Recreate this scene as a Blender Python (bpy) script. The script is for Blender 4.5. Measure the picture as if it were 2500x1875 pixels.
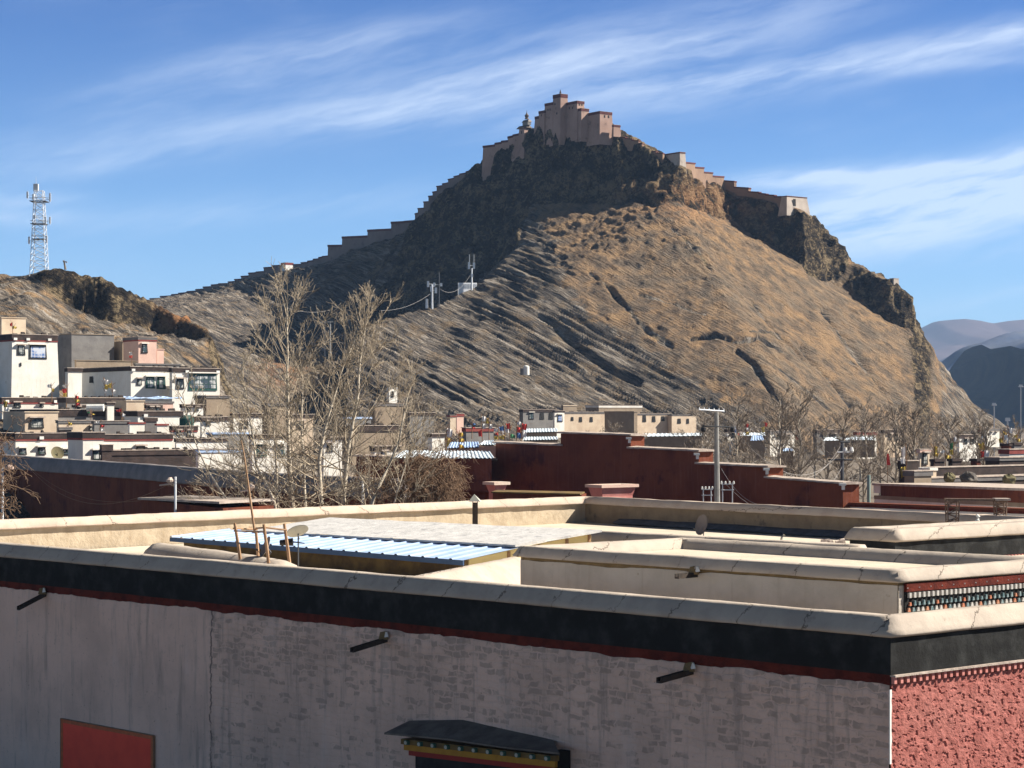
import bpy, bmesh, math, random
import numpy as np
from mathutils import Vector, Matrix
from mathutils.geometry import delaunay_2d_cdt

for o in list(bpy.data.objects):
    bpy.data.objects.remove(o, do_unlink=True)
SC = bpy.context.scene
COL = SC.collection
R = math.radians

# ---------------------------------------------------------------- camera, sky, sun, exposure
K, CX, HZ, H = 5000.0, 1250.0, 1010.0, 14.0      # focal length in photo pixels, principal column, horizon row, eye height (m)
cam = bpy.data.cameras.new("camera")
cam.sensor_width = 36.0
cam.lens = 36.0 * K / 2500.0
cam.shift_y = (HZ - 937.5) / 2500.0
cam.clip_start = 0.5
cam.clip_end = 60000.0
camo = bpy.data.objects.new("camera", cam)
camo.location = (0, 0, H)
camo.rotation_euler = (R(90), 0, 0)
COL.objects.link(camo)
SC.camera = camo

SUN_AZ, SUN_EL = 82.0, 38.0                      # degrees to the right of the view direction (+Y), and above the horizon
SUN_STRENGTH, SKY_STRENGTH, EXPOSURE = 5.0, 0.05, 1.2
saz, sel = R(SUN_AZ), R(SUN_EL)
SUN_DIR = Vector((math.sin(saz) * math.cos(sel), math.cos(saz) * math.cos(sel), math.sin(sel)))
sun = bpy.data.lights.new("sun", 'SUN')
sun.energy = SUN_STRENGTH
sun.angle = R(0.5)
sun.color = (1.0, 0.93, 0.82)
suno = bpy.data.objects.new("sun", sun)
suno.rotation_euler = SUN_DIR.to_track_quat('Z', 'Y').to_euler()
suno.location = (60, 20, 120)
COL.objects.link(suno)

SC.view_settings.view_transform = 'Standard'
SC.view_settings.look = 'None'
SC.view_settings.exposure = EXPOSURE
SC.view_settings.gamma = 1.0
SC.view_settings.use_curve_mapping = False


class NT:
    """small helper for node trees"""
    def __init__(self, tree):
        self.t = tree

    def n(self, kind, **kw):
        nd = self.t.nodes.new(kind)
        for k, v in kw.items():
            setattr(nd, k, v)
        return nd

    def set(self, sock, v):
        if hasattr(v, 'links') or hasattr(v, 'is_linked'):
            self.t.links.new(v, sock)
        elif isinstance(v, (tuple, list)) and len(v) == 3 and sock.type == 'RGBA':
            sock.default_value = (v[0], v[1], v[2], 1.0)
        else:
            sock.default_value = v

    def m(self, op, a, b=None, c=None, clamp=False):
        nd = self.n('ShaderNodeMath', operation=op)
        nd.use_clamp = clamp
        self.set(nd.inputs[0], a)
        if b is not None:
            self.set(nd.inputs[1], b)
        if c is not None:
            self.set(nd.inputs[2], c)
        return nd.outputs[0]

    def vm(self, op, a, b=None):
        nd = self.n('ShaderNodeVectorMath', operation=op)
        self.set(nd.inputs[0], a)
        if b is not None:
            self.set(nd.inputs[1], b)
        return nd.outputs['Value'] if op in ('DOT_PRODUCT', 'LENGTH') else nd.outputs[0]

    def mix(self, f, a, b, mode='MIX'):
        nd = self.n('ShaderNodeMix', data_type='RGBA', blend_type=mode)
        self.set(nd.inputs['Factor'], f)
        self.set(nd.inputs[6], a)
        self.set(nd.inputs[7], b)
        return nd.outputs[2]

    def ramp(self, f, stops, interp='LINEAR'):
        nd = self.n('ShaderNodeValToRGB')
        cr = nd.color_ramp
        cr.interpolation = interp
        while len(cr.elements) < len(stops):
            cr.elements.new(0.5)
        for e, (p, c) in zip(cr.elements, stops):
            e.position = p
            e.color = (c[0], c[1], c[2], 1) if isinstance(c, (tuple, list)) else (c, c, c, 1)
        self.set(nd.inputs[0], f)
        return nd.outputs[0]

    def smooth(self, x, a, b):
        nd = self.n('ShaderNodeMapRange', interpolation_type='SMOOTHSTEP')
        self.set(nd.inputs['Value'], x)
        nd.inputs['From Min'].default_value = a
        nd.inputs['From Max'].default_value = b
        return nd.outputs[0]

    def comb(self, x, y, z):
        nd = self.n('ShaderNodeCombineXYZ')
        for i, v in enumerate((x, y, z)):
            self.set(nd.inputs[i], v)
        return nd.outputs[0]

    def sep(self, v):
        nd = self.n('ShaderNodeSeparateXYZ')
        self.set(nd.inputs[0], v)
        return nd.outputs

    def noise(self, vec, scale, detail=4, rough=0.55, dist=0.0, out='Fac'):
        nd = self.n('ShaderNodeTexNoise')
        self.set(nd.inputs['Vector'], vec)
        nd.inputs['Scale'].default_value = scale
        nd.inputs['Detail'].default_value = detail
        nd.inputs['Roughness'].default_value = rough
        nd.inputs['Distortion'].default_value = dist
        return nd.outputs[out]


# ---- world: Nishita sky with cirrus streaks laid out by direction
W = bpy.data.worlds.new("World")
SC.world = W
W.use_nodes = True
nt = NT(W.node_tree)
W.node_tree.nodes.clear()
sky = nt.n('ShaderNodeTexSky', sky_type='NISHITA')
sky.sun_disc = False
sky.sun_elevation = sel
sky.sun_rotation = saz
sky.altitude = 4000.0
sky.air_density = 1.15
sky.dust_density = 0.35
sky.ozone_density = 2.2
d = nt.n('ShaderNodeTexCoord').outputs['Generated']
x, y, z = nt.sep(d)
ys = nt.m('MAXIMUM', y, 0.05)
u = nt.m('DIVIDE', x, ys)
v = nt.m('DIVIDE', z, ys)


def line_dist(px0, py0, px1, py1, curve=0.0):
    """signed height above a streak line, in units of tan(angle)"""
    u0, v0, u1, v1 = (px0 - CX) / K, (HZ - py0) / K, (px1 - CX) / K, (HZ - py1) / K
    s = (v1 - v0) / (u1 - u0)
    base = nt.m('MULTIPLY_ADD', u, s, v0 - s * u0)
    if curve:
        q = nt.m('SUBTRACT', u, (u0 + u1) / 2)
        base = nt.m('MULTIPLY_ADD', nt.m('MULTIPLY', q, q), curve, base)
    return nt.m('SUBTRACT', v, base)


def gauss(dist, up, dn, lo=-9, hi=9, fade=0.05):
    """soft band: 'up' and 'dn' are its half widths above and below the line; lo..hi limit it in u"""
    a = nt.m('DIVIDE', dist, nt.m('ADD', nt.m('MULTIPLY', nt.m('GREATER_THAN', dist, 0.0), up - dn), dn))
    g = nt.m('POWER', 2.71828, nt.m('MULTIPLY', nt.m('MULTIPLY', a, a), -1.0))
    if lo > -9:
        g = nt.m('MULTIPLY', g, nt.smooth(u, lo - fade, lo + fade))
    if hi < 9:
        g = nt.m('MULTIPLY', g, nt.m('SUBTRACT', 1.0, nt.smooth(u, hi - fade, hi + fade)))
    return g


ca, sa = math.cos(R(14)), math.sin(R(14))
uu = nt.m('ADD', nt.m('MULTIPLY', u, ca), nt.m('MULTIPLY', v, sa))
vv = nt.m('SUBTRACT', nt.m('MULTIPLY', v, ca), nt.m('MULTIPLY', u, sa))
warp = nt.noise(nt.comb(nt.m('MULTIPLY', uu, 9.0), nt.m('MULTIPLY', vv, 22.0), 0.0), 1.0, 4, 0.55)
vv2 = nt.m('MULTIPLY_ADD', warp, 0.02, vv)
fib = nt.noise(nt.comb(nt.m('MULTIPLY', uu, 7.0), nt.m('MULTIPLY', vv2, 60.0), 3.3), 1.0, 6, 0.6)
fib2 = nt.noise(nt.comb(nt.m('MULTIPLY', uu, 22.0), nt.m('MULTIPLY', vv2, 120.0), 7.7), 1.0, 5, 0.62)
big = nt.noise(nt.comb(nt.m('MULTIPLY', u, 9.0), nt.m('MULTIPLY', v, 26.0), 1.3), 1.0, 4, 0.5)
wv = nt.m('MULTIPLY', nt.m('SUBTRACT', warp, 0.5), 0.016)


def band(px0, py0, px1, py1, up, dn, amp, lo=-9, hi=9, fade=0.05, curve=0.0):
    return nt.m('MULTIPLY', gauss(nt.m('ADD', line_dist(px0, py0, px1, py1, curve), wv), up, dn, lo, hi, fade), amp)


bands = [
    band(0, 415, 1360, 215, 0.020, 0.009, 0.52, -0.30, 0.04, 0.10),
    band(1000, 250, 1950, 40, 0.018, 0.015, 0.78, -0.06, 0.16, 0.07),
    band(1380, 262, 2500, 78, 0.007, 0.010, 1.0, 0.02, 9, 0.05),
    band(2150, 520, 2500, 455, 0.016, 0.016, 2.2, 0.13, 9, 0.045),
    band(1900, 440, 2500, 385, 0.005, 0.005, 1.1, 0.10, 9, 0.05),
    band(450, 190, 1020, 80, 0.010, 0.012, 0.55, -0.19, -0.02, 0.07),
    band(200, 545, 1100, 470, 0.007, 0.007, 0.35, -0.22, -0.03, 0.06),
    band(0, 480, 130, 478, 0.004, 0.004, 0.7, -9, -0.22, 0.03),
    band(0, 525, 140, 522, 0.004, 0.004, 0.6, -9, -0.22, 0.03),
    band(2100, 170, 2500, 155, 0.004, 0.004, 0.4, 0.15, 9, 0.04),
    band(2250, 745, 2500, 715, 0.004, 0.005, 0.5, 0.18, 9, 0.04),
    band(2150, 610, 2500, 590, 0.006, 0.008, 0.45, 0.15, 9, 0.05),
]
env = bands[0]
for b_ in bands[1:]:
    env = nt.m('ADD', env, b_)
tex = nt.m('ADD', nt.m('MULTIPLY_ADD', nt.smooth(fib, 0.30, 0.70), 0.58, nt.m('MULTIPLY', nt.smooth(fib2, 0.36, 0.66), 0.32)), 0.10)
cl = nt.m('MULTIPLY', env, tex)
veil = nt.m('MULTIPLY', nt.smooth(big, 0.40, 0.75), nt.m('MULTIPLY', nt.smooth(fib, 0.35, 0.8), 0.22))
cl = nt.m('ADD', cl, veil)
cl = nt.m('MULTIPLY', nt.m('MINIMUM', cl, 1.0), nt.m('GREATER_THAN', y, 0.05))
tint = nt.ramp(z, [(0.0, (0.92, 1.15, 1.32)), (0.10, (0.68, 0.97, 1.25)), (0.20, (0.33, 0.61, 1.04)), (0.32, (0.56, 0.52, 0.46)), (1.0, (0.58, 0.54, 0.48))])  # above the view it turns warm grey, added to warm the shade light
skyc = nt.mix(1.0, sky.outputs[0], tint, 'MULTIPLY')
dark = nt.m('MULTIPLY_ADD', nt.smooth(z, 0.22, 0.50), -0.55, 1.0)      # thin high-altitude air, dimmed further above the view to weaken ambient light in shade
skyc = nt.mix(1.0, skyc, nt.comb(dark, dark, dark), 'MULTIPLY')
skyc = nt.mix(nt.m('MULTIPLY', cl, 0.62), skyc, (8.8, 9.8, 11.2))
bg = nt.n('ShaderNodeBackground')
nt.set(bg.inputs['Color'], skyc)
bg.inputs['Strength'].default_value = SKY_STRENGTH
wo = nt.n('ShaderNodeOutputWorld')
W.node_tree.links.new(bg.outputs[0], wo.inputs['Surface'])


# ---------------------------------------------------------------- helpers
def P(px, py, Y):
    """world point seen at photo pixel (px, py) at distance Y in front of the camera"""
    return Vector(((px - CX) * Y / K, Y, H + (HZ - py) * Y / K))


def zat(py, Y):
    return H + (HZ - py) * Y / K


def solve_t(p, d, px):
    """distance along the plan direction d from p until the photo column px"""
    r = (px - CX) / K
    return (r * p[1] - p[0]) / (d[0] - r * d[1])


def _hash(ix, iy, iz, seed):
    h = (ix.astype(np.int64) * 374761393 + iy.astype(np.int64) * 668265263 + iz.astype(np.int64) * 2147483647 + seed * 1274126177) & 0xFFFFFFFF
    h = ((h ^ (h >> 13)) * 1274126177) & 0xFFFFFFFF
    h = (h ^ (h >> 16)) & 0xFFFFFF
    return h.astype(np.float64) / 0xFFFFFF


def vnoise(x, y, z, seed=0):
    x, y, z = np.broadcast_arrays(np.asarray(x, float), np.asarray(y, float), np.asarray(z, float))
    ix, iy, iz = np.floor(x), np.floor(y), np.floor(z)
    fx, fy, fz = x - ix, y - iy, z - iz
    fx, fy, fz = fx * fx * (3 - 2 * fx), fy * fy * (3 - 2 * fy), fz * fz * (3 - 2 * fz)
    ix, iy, iz = ix.astype(np.int64), iy.astype(np.int64), iz.astype(np.int64)
    r = 0
    for a in (0, 1):
        wa = fx if a else 1 - fx
        for b in (0, 1):
            wb = fy if b else 1 - fy
            for c in (0, 1):
                wc = fz if c else 1 - fz
                r = r + _hash(ix + a, iy + b, iz + c, seed) * wa * wb * wc
    return r * 2 - 1


def fbm(x, y, z, octv=4, seed=0, gain=0.5):
    s, a, f = 0, 1.0, 1.0
    for i in range(octv):
        s = s + a * vnoise(np.asarray(x) * f, np.asarray(y) * f, np.asarray(z) * f, seed + i * 17)
        a *= gain
        f *= 2.03
    return s


def n1(t, seed=0):
    return float(fbm(np.array([t]), np.array([seed * 3.7]), np.array([0.3]), 3, seed)[0])


BASE = {}


class MB:
    """collects faces (with material slots) and builds ONE mesh object"""
    def __init__(self):
        self.v, self.f, self.mi = [], [], []

    def face(self, pts, m=0):
        i = len(self.v)
        self.v += [tuple(p) for p in pts]
        self.f.append(tuple(range(i, i + len(pts))))
        self.mi.append(m)

    def hexa(self, p, m=0):
        """8 points: bottom 0-3, top 4-7, both counter-clockwise from above"""
        i = len(self.v)
        self.v += [tuple(q) for q in p]
        for f in ((3, 2, 1, 0), (4, 5, 6, 7), (0, 1, 5, 4), (1, 2, 6, 5), (2, 3, 7, 6), (3, 0, 4, 7)):
            self.f.append(tuple(i + k for k in f))
            self.mi.append(m)

    def box(self, o, ex, ey, ez, m=0):
        o, ex, ey, ez = Vector(o), Vector(ex), Vector(ey), Vector(ez)
        if ex.cross(ey).dot(ez) < 0:
            ex, ey = ey, ex
        self.hexa([o, o + ex, o + ex + ey, o + ey, o + ez, o + ex + ez, o + ex + ey + ez, o + ey + ez], m)

    def cbox(self, c, sx, sy, sz, m=0, rz=0.0):
        ca, sa = math.cos(rz), math.sin(rz)
        ex, ey = Vector((ca * sx, sa * sx, 0)), Vector((-sa * sy, ca * sy, 0))
        o = Vector(c) - ex / 2 - ey / 2 - Vector((0, 0, sz / 2))
        self.box(o, ex, ey, (0, 0, sz), m)

    def prism(self, poly, dvec, m=0):
        """closed polygon swept along dvec"""
        n = len(poly)
        poly = [Vector(p) for p in poly]
        dv = Vector(dvec)
        i = len(self.v)
        self.v += [tuple(p) for p in poly] + [tuple(p + dv) for p in poly]
        self.f.append(tuple(range(i + n - 1, i - 1, -1)))
        self.f.append(tuple(range(i + n, i + 2 * n)))
        self.mi += [m, m]
        for k in range(n):
            a, b = i + k, i + (k + 1) % n
            self.f.append((a, b, b + n, a + n))
            self.mi.append(m)

    def tube(self, pts, radii, n=6, m=0, cap=True):
        pts = [Vector(p) for p in pts]
        if not isinstance(radii, (list, tuple)):
            radii = [radii] * len(pts)
        rings = []
        for k, p in enumerate(pts):
            t = (pts[min(k + 1, len(pts) - 1)] - pts[max(k - 1, 0)]).normalized()
            ref = Vector((0, 0, 1)) if abs(t.z) < 0.9 else Vector((1, 0, 0))
            a = t.cross(ref).normalized()
            b = t.cross(a)
            i = len(self.v)
            for j in range(n):
                an = 2 * math.pi * j / n
                self.v.append(tuple(p + (a * math.cos(an) + b * math.sin(an)) * radii[k]))
            rings.append(i)
        for k in range(len(rings) - 1):
            for j in range(n):
                a, b = rings[k] + j, rings[k] + (j + 1) % n
                c, e = rings[k + 1] + (j + 1) % n, rings[k + 1] + j
                self.f.append((a, b, c, e))
                self.mi.append(m)
        if cap:
            self.f.append(tuple(rings[0] + j for j in range(n)))
            self.f.append(tuple(rings[-1] + n - 1 - j for j in range(n)))
            self.mi += [m, m]

    def lathe(self, c, prof, n=12, m=0):
        """prof: (radius, z) pairs turned about the vertical through c"""
        c = Vector(c)
        i = len(self.v)
        for r, zz in prof:
            for j in range(n):
                an = 2 * math.pi * j / n
                self.v.append((c.x + r * math.cos(an), c.y + r * math.sin(an), c.z + zz))
        for k in range(len(prof) - 1):
            for j in range(n):
                a, b = i + k * n + j, i + k * n + (j + 1) % n
                self.f.append((a, b, b + n, a + n))
                self.mi.append(m)
        self.f.append(tuple(i + n - 1 - j for j in range(n)))
        q = i + (len(prof) - 1) * n
        self.f.append(tuple(q + j for j in range(n)))
        self.mi += [m, m]

    def dish(self, c, nrm, rad, depth, n=18, rings=4, m=0, th=0.02):
        """open bowl facing nrm"""
        c, w = Vector(c), Vector(nrm).normalized()
        ref = Vector((0, 0, 1)) if abs(w.z) < 0.9 else Vector((1, 0, 0))
        a = w.cross(ref).normalized()
        b = w.cross(a)
        for off in (0.0, -th):
            i = len(self.v)
            self.v.append(tuple(c + w * (off - depth)))
            for k in range(1, rings + 1):
                f = k / rings
                for j in range(n):
                    an = 2 * math.pi * j / n
                    self.v.append(tuple(c + (a * math.cos(an) + b * math.sin(an)) * rad * f + w * (off - depth * (1 - f * f))))
            for j in range(n):
                t = (i, i + 1 + j, i + 1 + (j + 1) % n)
                self.f.append(t if off == 0 else t[::-1])
                self.mi.append(m)
            for k in range(rings - 1):
                for j in range(n):
                    p0, p1 = i + 1 + k * n + j, i + 1 + k * n + (j + 1) % n
                    q = (p0, p0 + n, p1 + n, p1)
                    self.f.append(q if off == 0 else q[::-1])
                    self.mi.append(m)

    def sweep(self, path, prof, z0, closed=False, step=0.5, jit=0.0, seed=0, m=0, caps=True, zs=None):
        """profile (outward, z) swept along a plan path; outward = right-hand side of travel; corners are mitred"""
        pts = [Vector((p[0], p[1])) for p in path]
        n = len(pts)
        segs = n if closed else n - 1
        nr = []
        for k in range(segs):
            dd = (pts[(k + 1) % n] - pts[k]).normalized()
            nr.append(Vector((dd.y, -dd.x)))
        mit = []
        for k in range(n):
            if closed:
                a, b = nr[(k - 1) % segs], nr[k % segs]
            else:
                a, b = nr[max(k - 1, 0)], nr[min(k, segs - 1)]
            s = a + b
            mit.append(s * (2.0 / s.length_squared))
        st = []
        L = 0.0
        for k in range(segs):
            p, q = pts[k], pts[(k + 1) % n]
            c = max(1, int((q - p).length / step))
            for j in range(c):
                f = j / c
                o = mit[k] if j == 0 else nr[k]
                st.append((p.lerp(q, f), o, L + (q - p).length * f, k + f))
            L += (q - p).length
        if not closed:
            st.append((pts[-1], mit[-1], L, float(segs)))
        rings = []
        for p, o, l, kk in st:
            i = len(self.v)
            zb = z0
            if zs is not None:
                k0 = min(int(kk), len(zs) - 2)
                zb = zs[k0] + (zs[k0 + 1] - zs[k0]) * (kk - k0)
            for q, (a, zz) in enumerate(prof):
                da = dz = 0.0
                if jit:
                    da = jit * n1(l * 0.9 + q * 11.3, seed) + 0.4 * jit * n1(l * 3.1 + q * 5.3, seed + 5)
                    dz = jit * 0.8 * n1(l * 0.7 + q * 7.1, seed + 9) + 0.3 * jit * n1(l * 2.7 + q * 3.3, seed + 3)
                w = p + o * (a + da)
                self.v.append((w.x, w.y, zb + zz + dz))
            rings.append(i)
        np_ = len(prof)
        cnt = len(rings) if closed else len(rings) - 1
        for k in range(cnt):
            a, b = rings[k], rings[(k + 1) % len(rings)]
            for q in range(np_ - 1):
                self.f.append((a + q, b + q, b + q + 1, a + q + 1))
                self.mi.append(m)
        if not closed and caps:
            self.f.append(tuple(rings[0] + q for q in range(np_)))
            self.f.append(tuple(rings[-1] + np_ - 1 - q for q in range(np_)))
            self.mi += [m, m]

    def build(self, name, mats, parent=None, base=None, smooth=False):
        if not isinstance(mats, (list, tuple)):
            mats = [mats]
        b = BASE[parent] if parent is not None else Vector(base if base is not None else (0, 0, 0))
        me = bpy.data.meshes.new(name)
        arr = np.array(self.v, float) - np.array(b)
        me.from_pydata(arr.tolist(), [], self.f)
        for mt in mats:
            me.materials.append(mt)
        if len(mats) > 1:
            me.polygons.foreach_set('material_index', self.mi)
        if smooth:
            me.polygons.foreach_set('use_smooth', [True] * len(me.polygons))
        me.update()
        ob = bpy.data.objects.new(name, me)
        COL.objects.link(ob)
        if parent is not None:
            ob.parent = parent
        else:
            ob.location = b
        BASE[ob] = b
        return ob


def tag(o, label, cat, group=None, kind=None):
    o['label'] = label
    o['category'] = cat
    if group:
        o['group'] = group
    if kind:
        o['kind'] = kind
    return o


def thing(name, label, cat, base, group=None):
    o = bpy.data.objects.new(name, None)
    o.empty_display_size = 0.3
    o.location = base
    COL.objects.link(o)
    BASE[o] = Vector(base)
    return tag(o, label, cat, group)


def struct(name, mb, mats, base=(0, 0, 0), smooth=False, kind='structure'):
    o = mb.build(name, mats, None, base, smooth)
    o['kind'] = kind
    return o


def copy_tree(o, loc):
    c = o.copy()
    COL.objects.link(c)
    c.location = loc
    for ch in o.children:
        k = ch.copy()
        COL.objects.link(k)
        k.parent = c
        for g in ch.children:
            q = g.copy()
            COL.objects.link(q)
            q.parent = k
    return c


# ---------------------------------------------------------------- materials
MATS = {}


def mat(name, col, col2=None, scale=1.0, bump=0.0, bscale=6.0, rough=0.9, detail=5, spots=None, streak=None, spec=0.25, bdist=0.05, lo=0.35, hi=0.68):
    """base colour broken up by noise; optional stains (colour, scale, threshold) and vertical streaks (colour, amount)"""
    m = bpy.data.materials.new(name)
    m.use_nodes = True
    t = NT(m.node_tree)
    bs = m.node_tree.nodes['Principled BSDF']
    pos = t.n('ShaderNodeNewGeometry').outputs['Position']
    c = col
    if col2 is not None:
        f = t.smooth(t.noise(pos, scale, detail, 0.6), lo, hi)
        c = t.mix(f, col, col2)
    if spots:
        sc, ss, th = spots
        f = t.smooth(t.noise(t.vm('ADD', pos, (13.1, 5.7, 2.2)), ss, 6, 0.65), th, th + 0.12)
        c = t.mix(f, c, sc)
    if streak:
        sc, amt = streak
        q = t.vm('MULTIPLY', pos, (5.0, 5.0, 0.35))
        f = t.m('MULTIPLY', t.smooth(t.noise(q, 1.0, 5, 0.6), 0.5, 0.75), amt)
        c = t.mix(f, c, sc)
    t.set(bs.inputs['Base Color'], c)
    bs.inputs['Roughness'].default_value = rough
    bs.inputs['Specular IOR Level'].default_value = spec
    if bump:
        b = t.n('ShaderNodeBump')
        b.inputs['Strength'].default_value = bump
        b.inputs['Distance'].default_value = bdist
        t.set(b.inputs['Height'], t.noise(pos, bscale, 6, 0.65))
        m.node_tree.links.new(b.outputs[0], bs.inputs['Normal'])
    MATS[name] = m
    return m


mat('cream_plaster', (0.60, 0.53, 0.43), (0.50, 0.43, 0.34), 0.9, 0.5, 5.0, 0.95, spots=((0.40, 0.35, 0.28), 1.3, 0.60), spec=0.15)
mat('pink_plaster', (0.62, 0.50, 0.41), (0.58, 0.40, 0.33), 0.5, 0.5, 5.0, 0.95, spots=((0.45, 0.38, 0.31), 1.5, 0.60), spec=0.15)
mat('roof_earth', (0.60, 0.525, 0.42), (0.50, 0.435, 0.345), 0.45, 0.5, 3.0, 0.95, spots=((0.33, 0.29, 0.24), 0.9, 0.62), spec=0.1)
mat('black_band', (0.020, 0.020, 0.020), (0.042, 0.043, 0.042), 1.6, 0.4, 9.0, 0.98, spec=0.06, lo=0.4, hi=0.75)
mat('red_frieze', (0.145, 0.030, 0.020), (0.08, 0.018, 0.014), 2.5, 0.8, 14.0, 0.95, spec=0.1)
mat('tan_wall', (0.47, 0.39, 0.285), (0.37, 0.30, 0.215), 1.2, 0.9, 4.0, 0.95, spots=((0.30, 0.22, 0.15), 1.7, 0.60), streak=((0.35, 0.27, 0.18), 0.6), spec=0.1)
mat('tan_wall_shaded', (0.26, 0.20, 0.13), (0.20, 0.15, 0.10), 0.8, 0.6, 4.0, 0.95, spots=((0.14, 0.11, 0.08), 1.2, 0.58), spec=0.1)  # tan wall darkened: the parapet's shaded side is put into this colour
mat('upper_plaster', (0.50, 0.45, 0.39), (0.42, 0.375, 0.32), 0.8, 0.6, 5.0, 0.95, spots=((0.30, 0.255, 0.20), 2.0, 0.63), streak=((0.36, 0.31, 0.26), 0.5), spec=0.1)
mat('mud_edge', (0.17, 0.12, 0.06), (0.24, 0.17, 0.09), 2.0, 0.9, 12.0, 0.98, spec=0.05)
mat('dark_red_wall', (0.19, 0.062, 0.036), (0.13, 0.043, 0.027), 0.35, 0.7, 2.0, 0.95, spots=((0.085, 0.030, 0.026), 0.3, 0.54), streak=((0.24, 0.10, 0.075), 0.45), spec=0.05)
mat('rose_plaster', (0.55, 0.24, 0.21), (0.45, 0.17, 0.15), 0.8, 0.5, 4.0, 0.95, spec=0.1)
mat('grey_coping', (0.27, 0.245, 0.24), (0.20, 0.185, 0.185), 0.7, 0.5, 3.0, 0.95, spots=((0.20, 0.19, 0.20), 0.6, 0.6), spec=0.1)
mat('stone_cap', (0.50, 0.42, 0.36), (0.34, 0.28, 0.24), 1.5, 0.8, 6.0, 0.95, spec=0.1)
mat('dark_wood', (0.035, 0.028, 0.024), (0.06, 0.045, 0.035), 4.0, 0.3, 20.0, 0.8)
mat('brown_wood', (0.30, 0.17, 0.09), (0.20, 0.11, 0.06), 3.0, 0.3, 20.0, 0.8)
mat('pole_wood', (0.40, 0.25, 0.15), (0.30, 0.18, 0.10), 3.0, 0.2, 20.0, 0.8)
mat('blue_tin', (0.33, 0.46, 0.70), (0.45, 0.56, 0.74), 0.7, 0.1, 3.0, 0.6, spec=0.3, spots=((0.52, 0.58, 0.66), 0.8, 0.58))
mat('blue_edge', (0.05, 0.10, 0.20), (0.04, 0.08, 0.16), 1.0, 0, 1, 0.6)
mat('pale_tin', (0.62, 0.70, 0.76), (0.70, 0.76, 0.80), 0.5, 0.1, 3.0, 0.45, spec=0.5)
mat('grey_sheet', (0.46, 0.45, 0.44), (0.56, 0.545, 0.53), 1.6, 0.7, 4.0, 0.95, spots=((0.33, 0.325, 0.33), 2.2, 0.54), spec=0.1)
mat('yellow_panel', (0.66, 0.52, 0.24), (0.60, 0.47, 0.22), 1.0, 0.1, 5.0, 0.8)
mat('ochre_board', (0.20, 0.13, 0.045), (0.10, 0.065, 0.03), 1.2, 0.4, 8.0, 0.9)
mat('slate', (0.15, 0.13, 0.112), (0.085, 0.074, 0.066), 1.5, 0.6, 6.0, 0.85)
mat('yellow_paint', (0.42, 0.22, 0.03), (0.34, 0.17, 0.025), 3.0, 0.2, 10.0, 0.8)
mat('red_paint', (0.30, 0.035, 0.025), (0.24, 0.03, 0.025), 3.0, 0.2, 10.0, 0.8)
mat('sign_red', (0.82, 0.085, 0.045), (0.74, 0.07, 0.04), 1.5, 0.05, 8.0, 0.7, spots=((0.62, 0.13, 0.08), 2.0, 0.66))
mat('sign_edge', (0.55, 0.15, 0.06), (0.40, 0.12, 0.05), 6.0, 0.1, 10.0, 0.8)
mat('white_paint', (0.75, 0.74, 0.70), (0.68, 0.67, 0.63), 1.2, 0.3, 4.0, 0.9)
mat('green_paint', (0.05, 0.13, 0.10), None)
mat('teal_block', (0.08, 0.15, 0.17), (0.30, 0.36, 0.36), 8.0)
mat('joist_white', (0.50, 0.48, 0.45), (0.38, 0.36, 0.34), 6.0)
mat('orange_block', (0.48, 0.15, 0.08), (0.45, 0.25, 0.16), 8.0)
mat('shadow_timber', (0.012, 0.012, 0.012), None)  # near-black, stands in for the shade behind joist ends
mat('dish_grey', (0.45, 0.44, 0.38), (0.38, 0.37, 0.32), 2.0, 0, 1, 0.6)
mat('dish_grey_shaded', (0.13, 0.11, 0.10), (0.18, 0.15, 0.14), 2.0, 0, 1, 0.6)  # dish grey darkened, so the shade sits in the colour
mat('tarp', (0.05, 0.055, 0.065), (0.08, 0.085, 0.10), 2.0, 0.5, 5.0, 0.7)
mat('concrete_pole', (0.31, 0.30, 0.28), (0.25, 0.24, 0.225), 2.0, 0.1, 8.0, 0.9)
mat('steel', (0.55, 0.57, 0.60), (0.48, 0.50, 0.54), 2.0, 0, 1, 0.55, spec=0.5)
mat('mast_white', (0.72, 0.74, 0.76), (0.62, 0.64, 0.68), 1.0, 0, 1, 0.6)
mat('dark_steel', (0.07, 0.075, 0.08), (0.10, 0.10, 0.11), 2.0, 0, 1, 0.6)
mat('rust_frame', (0.13, 0.085, 0.065), (0.20, 0.14, 0.10), 6.0, 0.1, 10.0, 0.85)
mat('green_pole', (0.24, 0.32, 0.30), None)
mat('black_metal', (0.012, 0.012, 0.014), None, rough=0.5)
mat('bark', (0.58, 0.51, 0.41), (0.32, 0.27, 0.21), 5.0, 0.4, 18.0, 0.95, spec=0.05)
mat('twig', (0.42, 0.35, 0.26), (0.27, 0.22, 0.165), 1.5, 0, 1, 0.95, spec=0.05)
mat('brown_twig', (0.25, 0.165, 0.11), (0.17, 0.115, 0.08), 2.0, 0, 1, 0.95, spec=0.05)
mat('grey_twig', (0.27, 0.225, 0.18), (0.20, 0.165, 0.135), 0.5, 0, 1, 0.95, spec=0.05)
mat('leaf_dry', (0.20, 0.17, 0.10), (0.13, 0.12, 0.07), 2.0, 0, 1, 0.95, spec=0.05)
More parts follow.
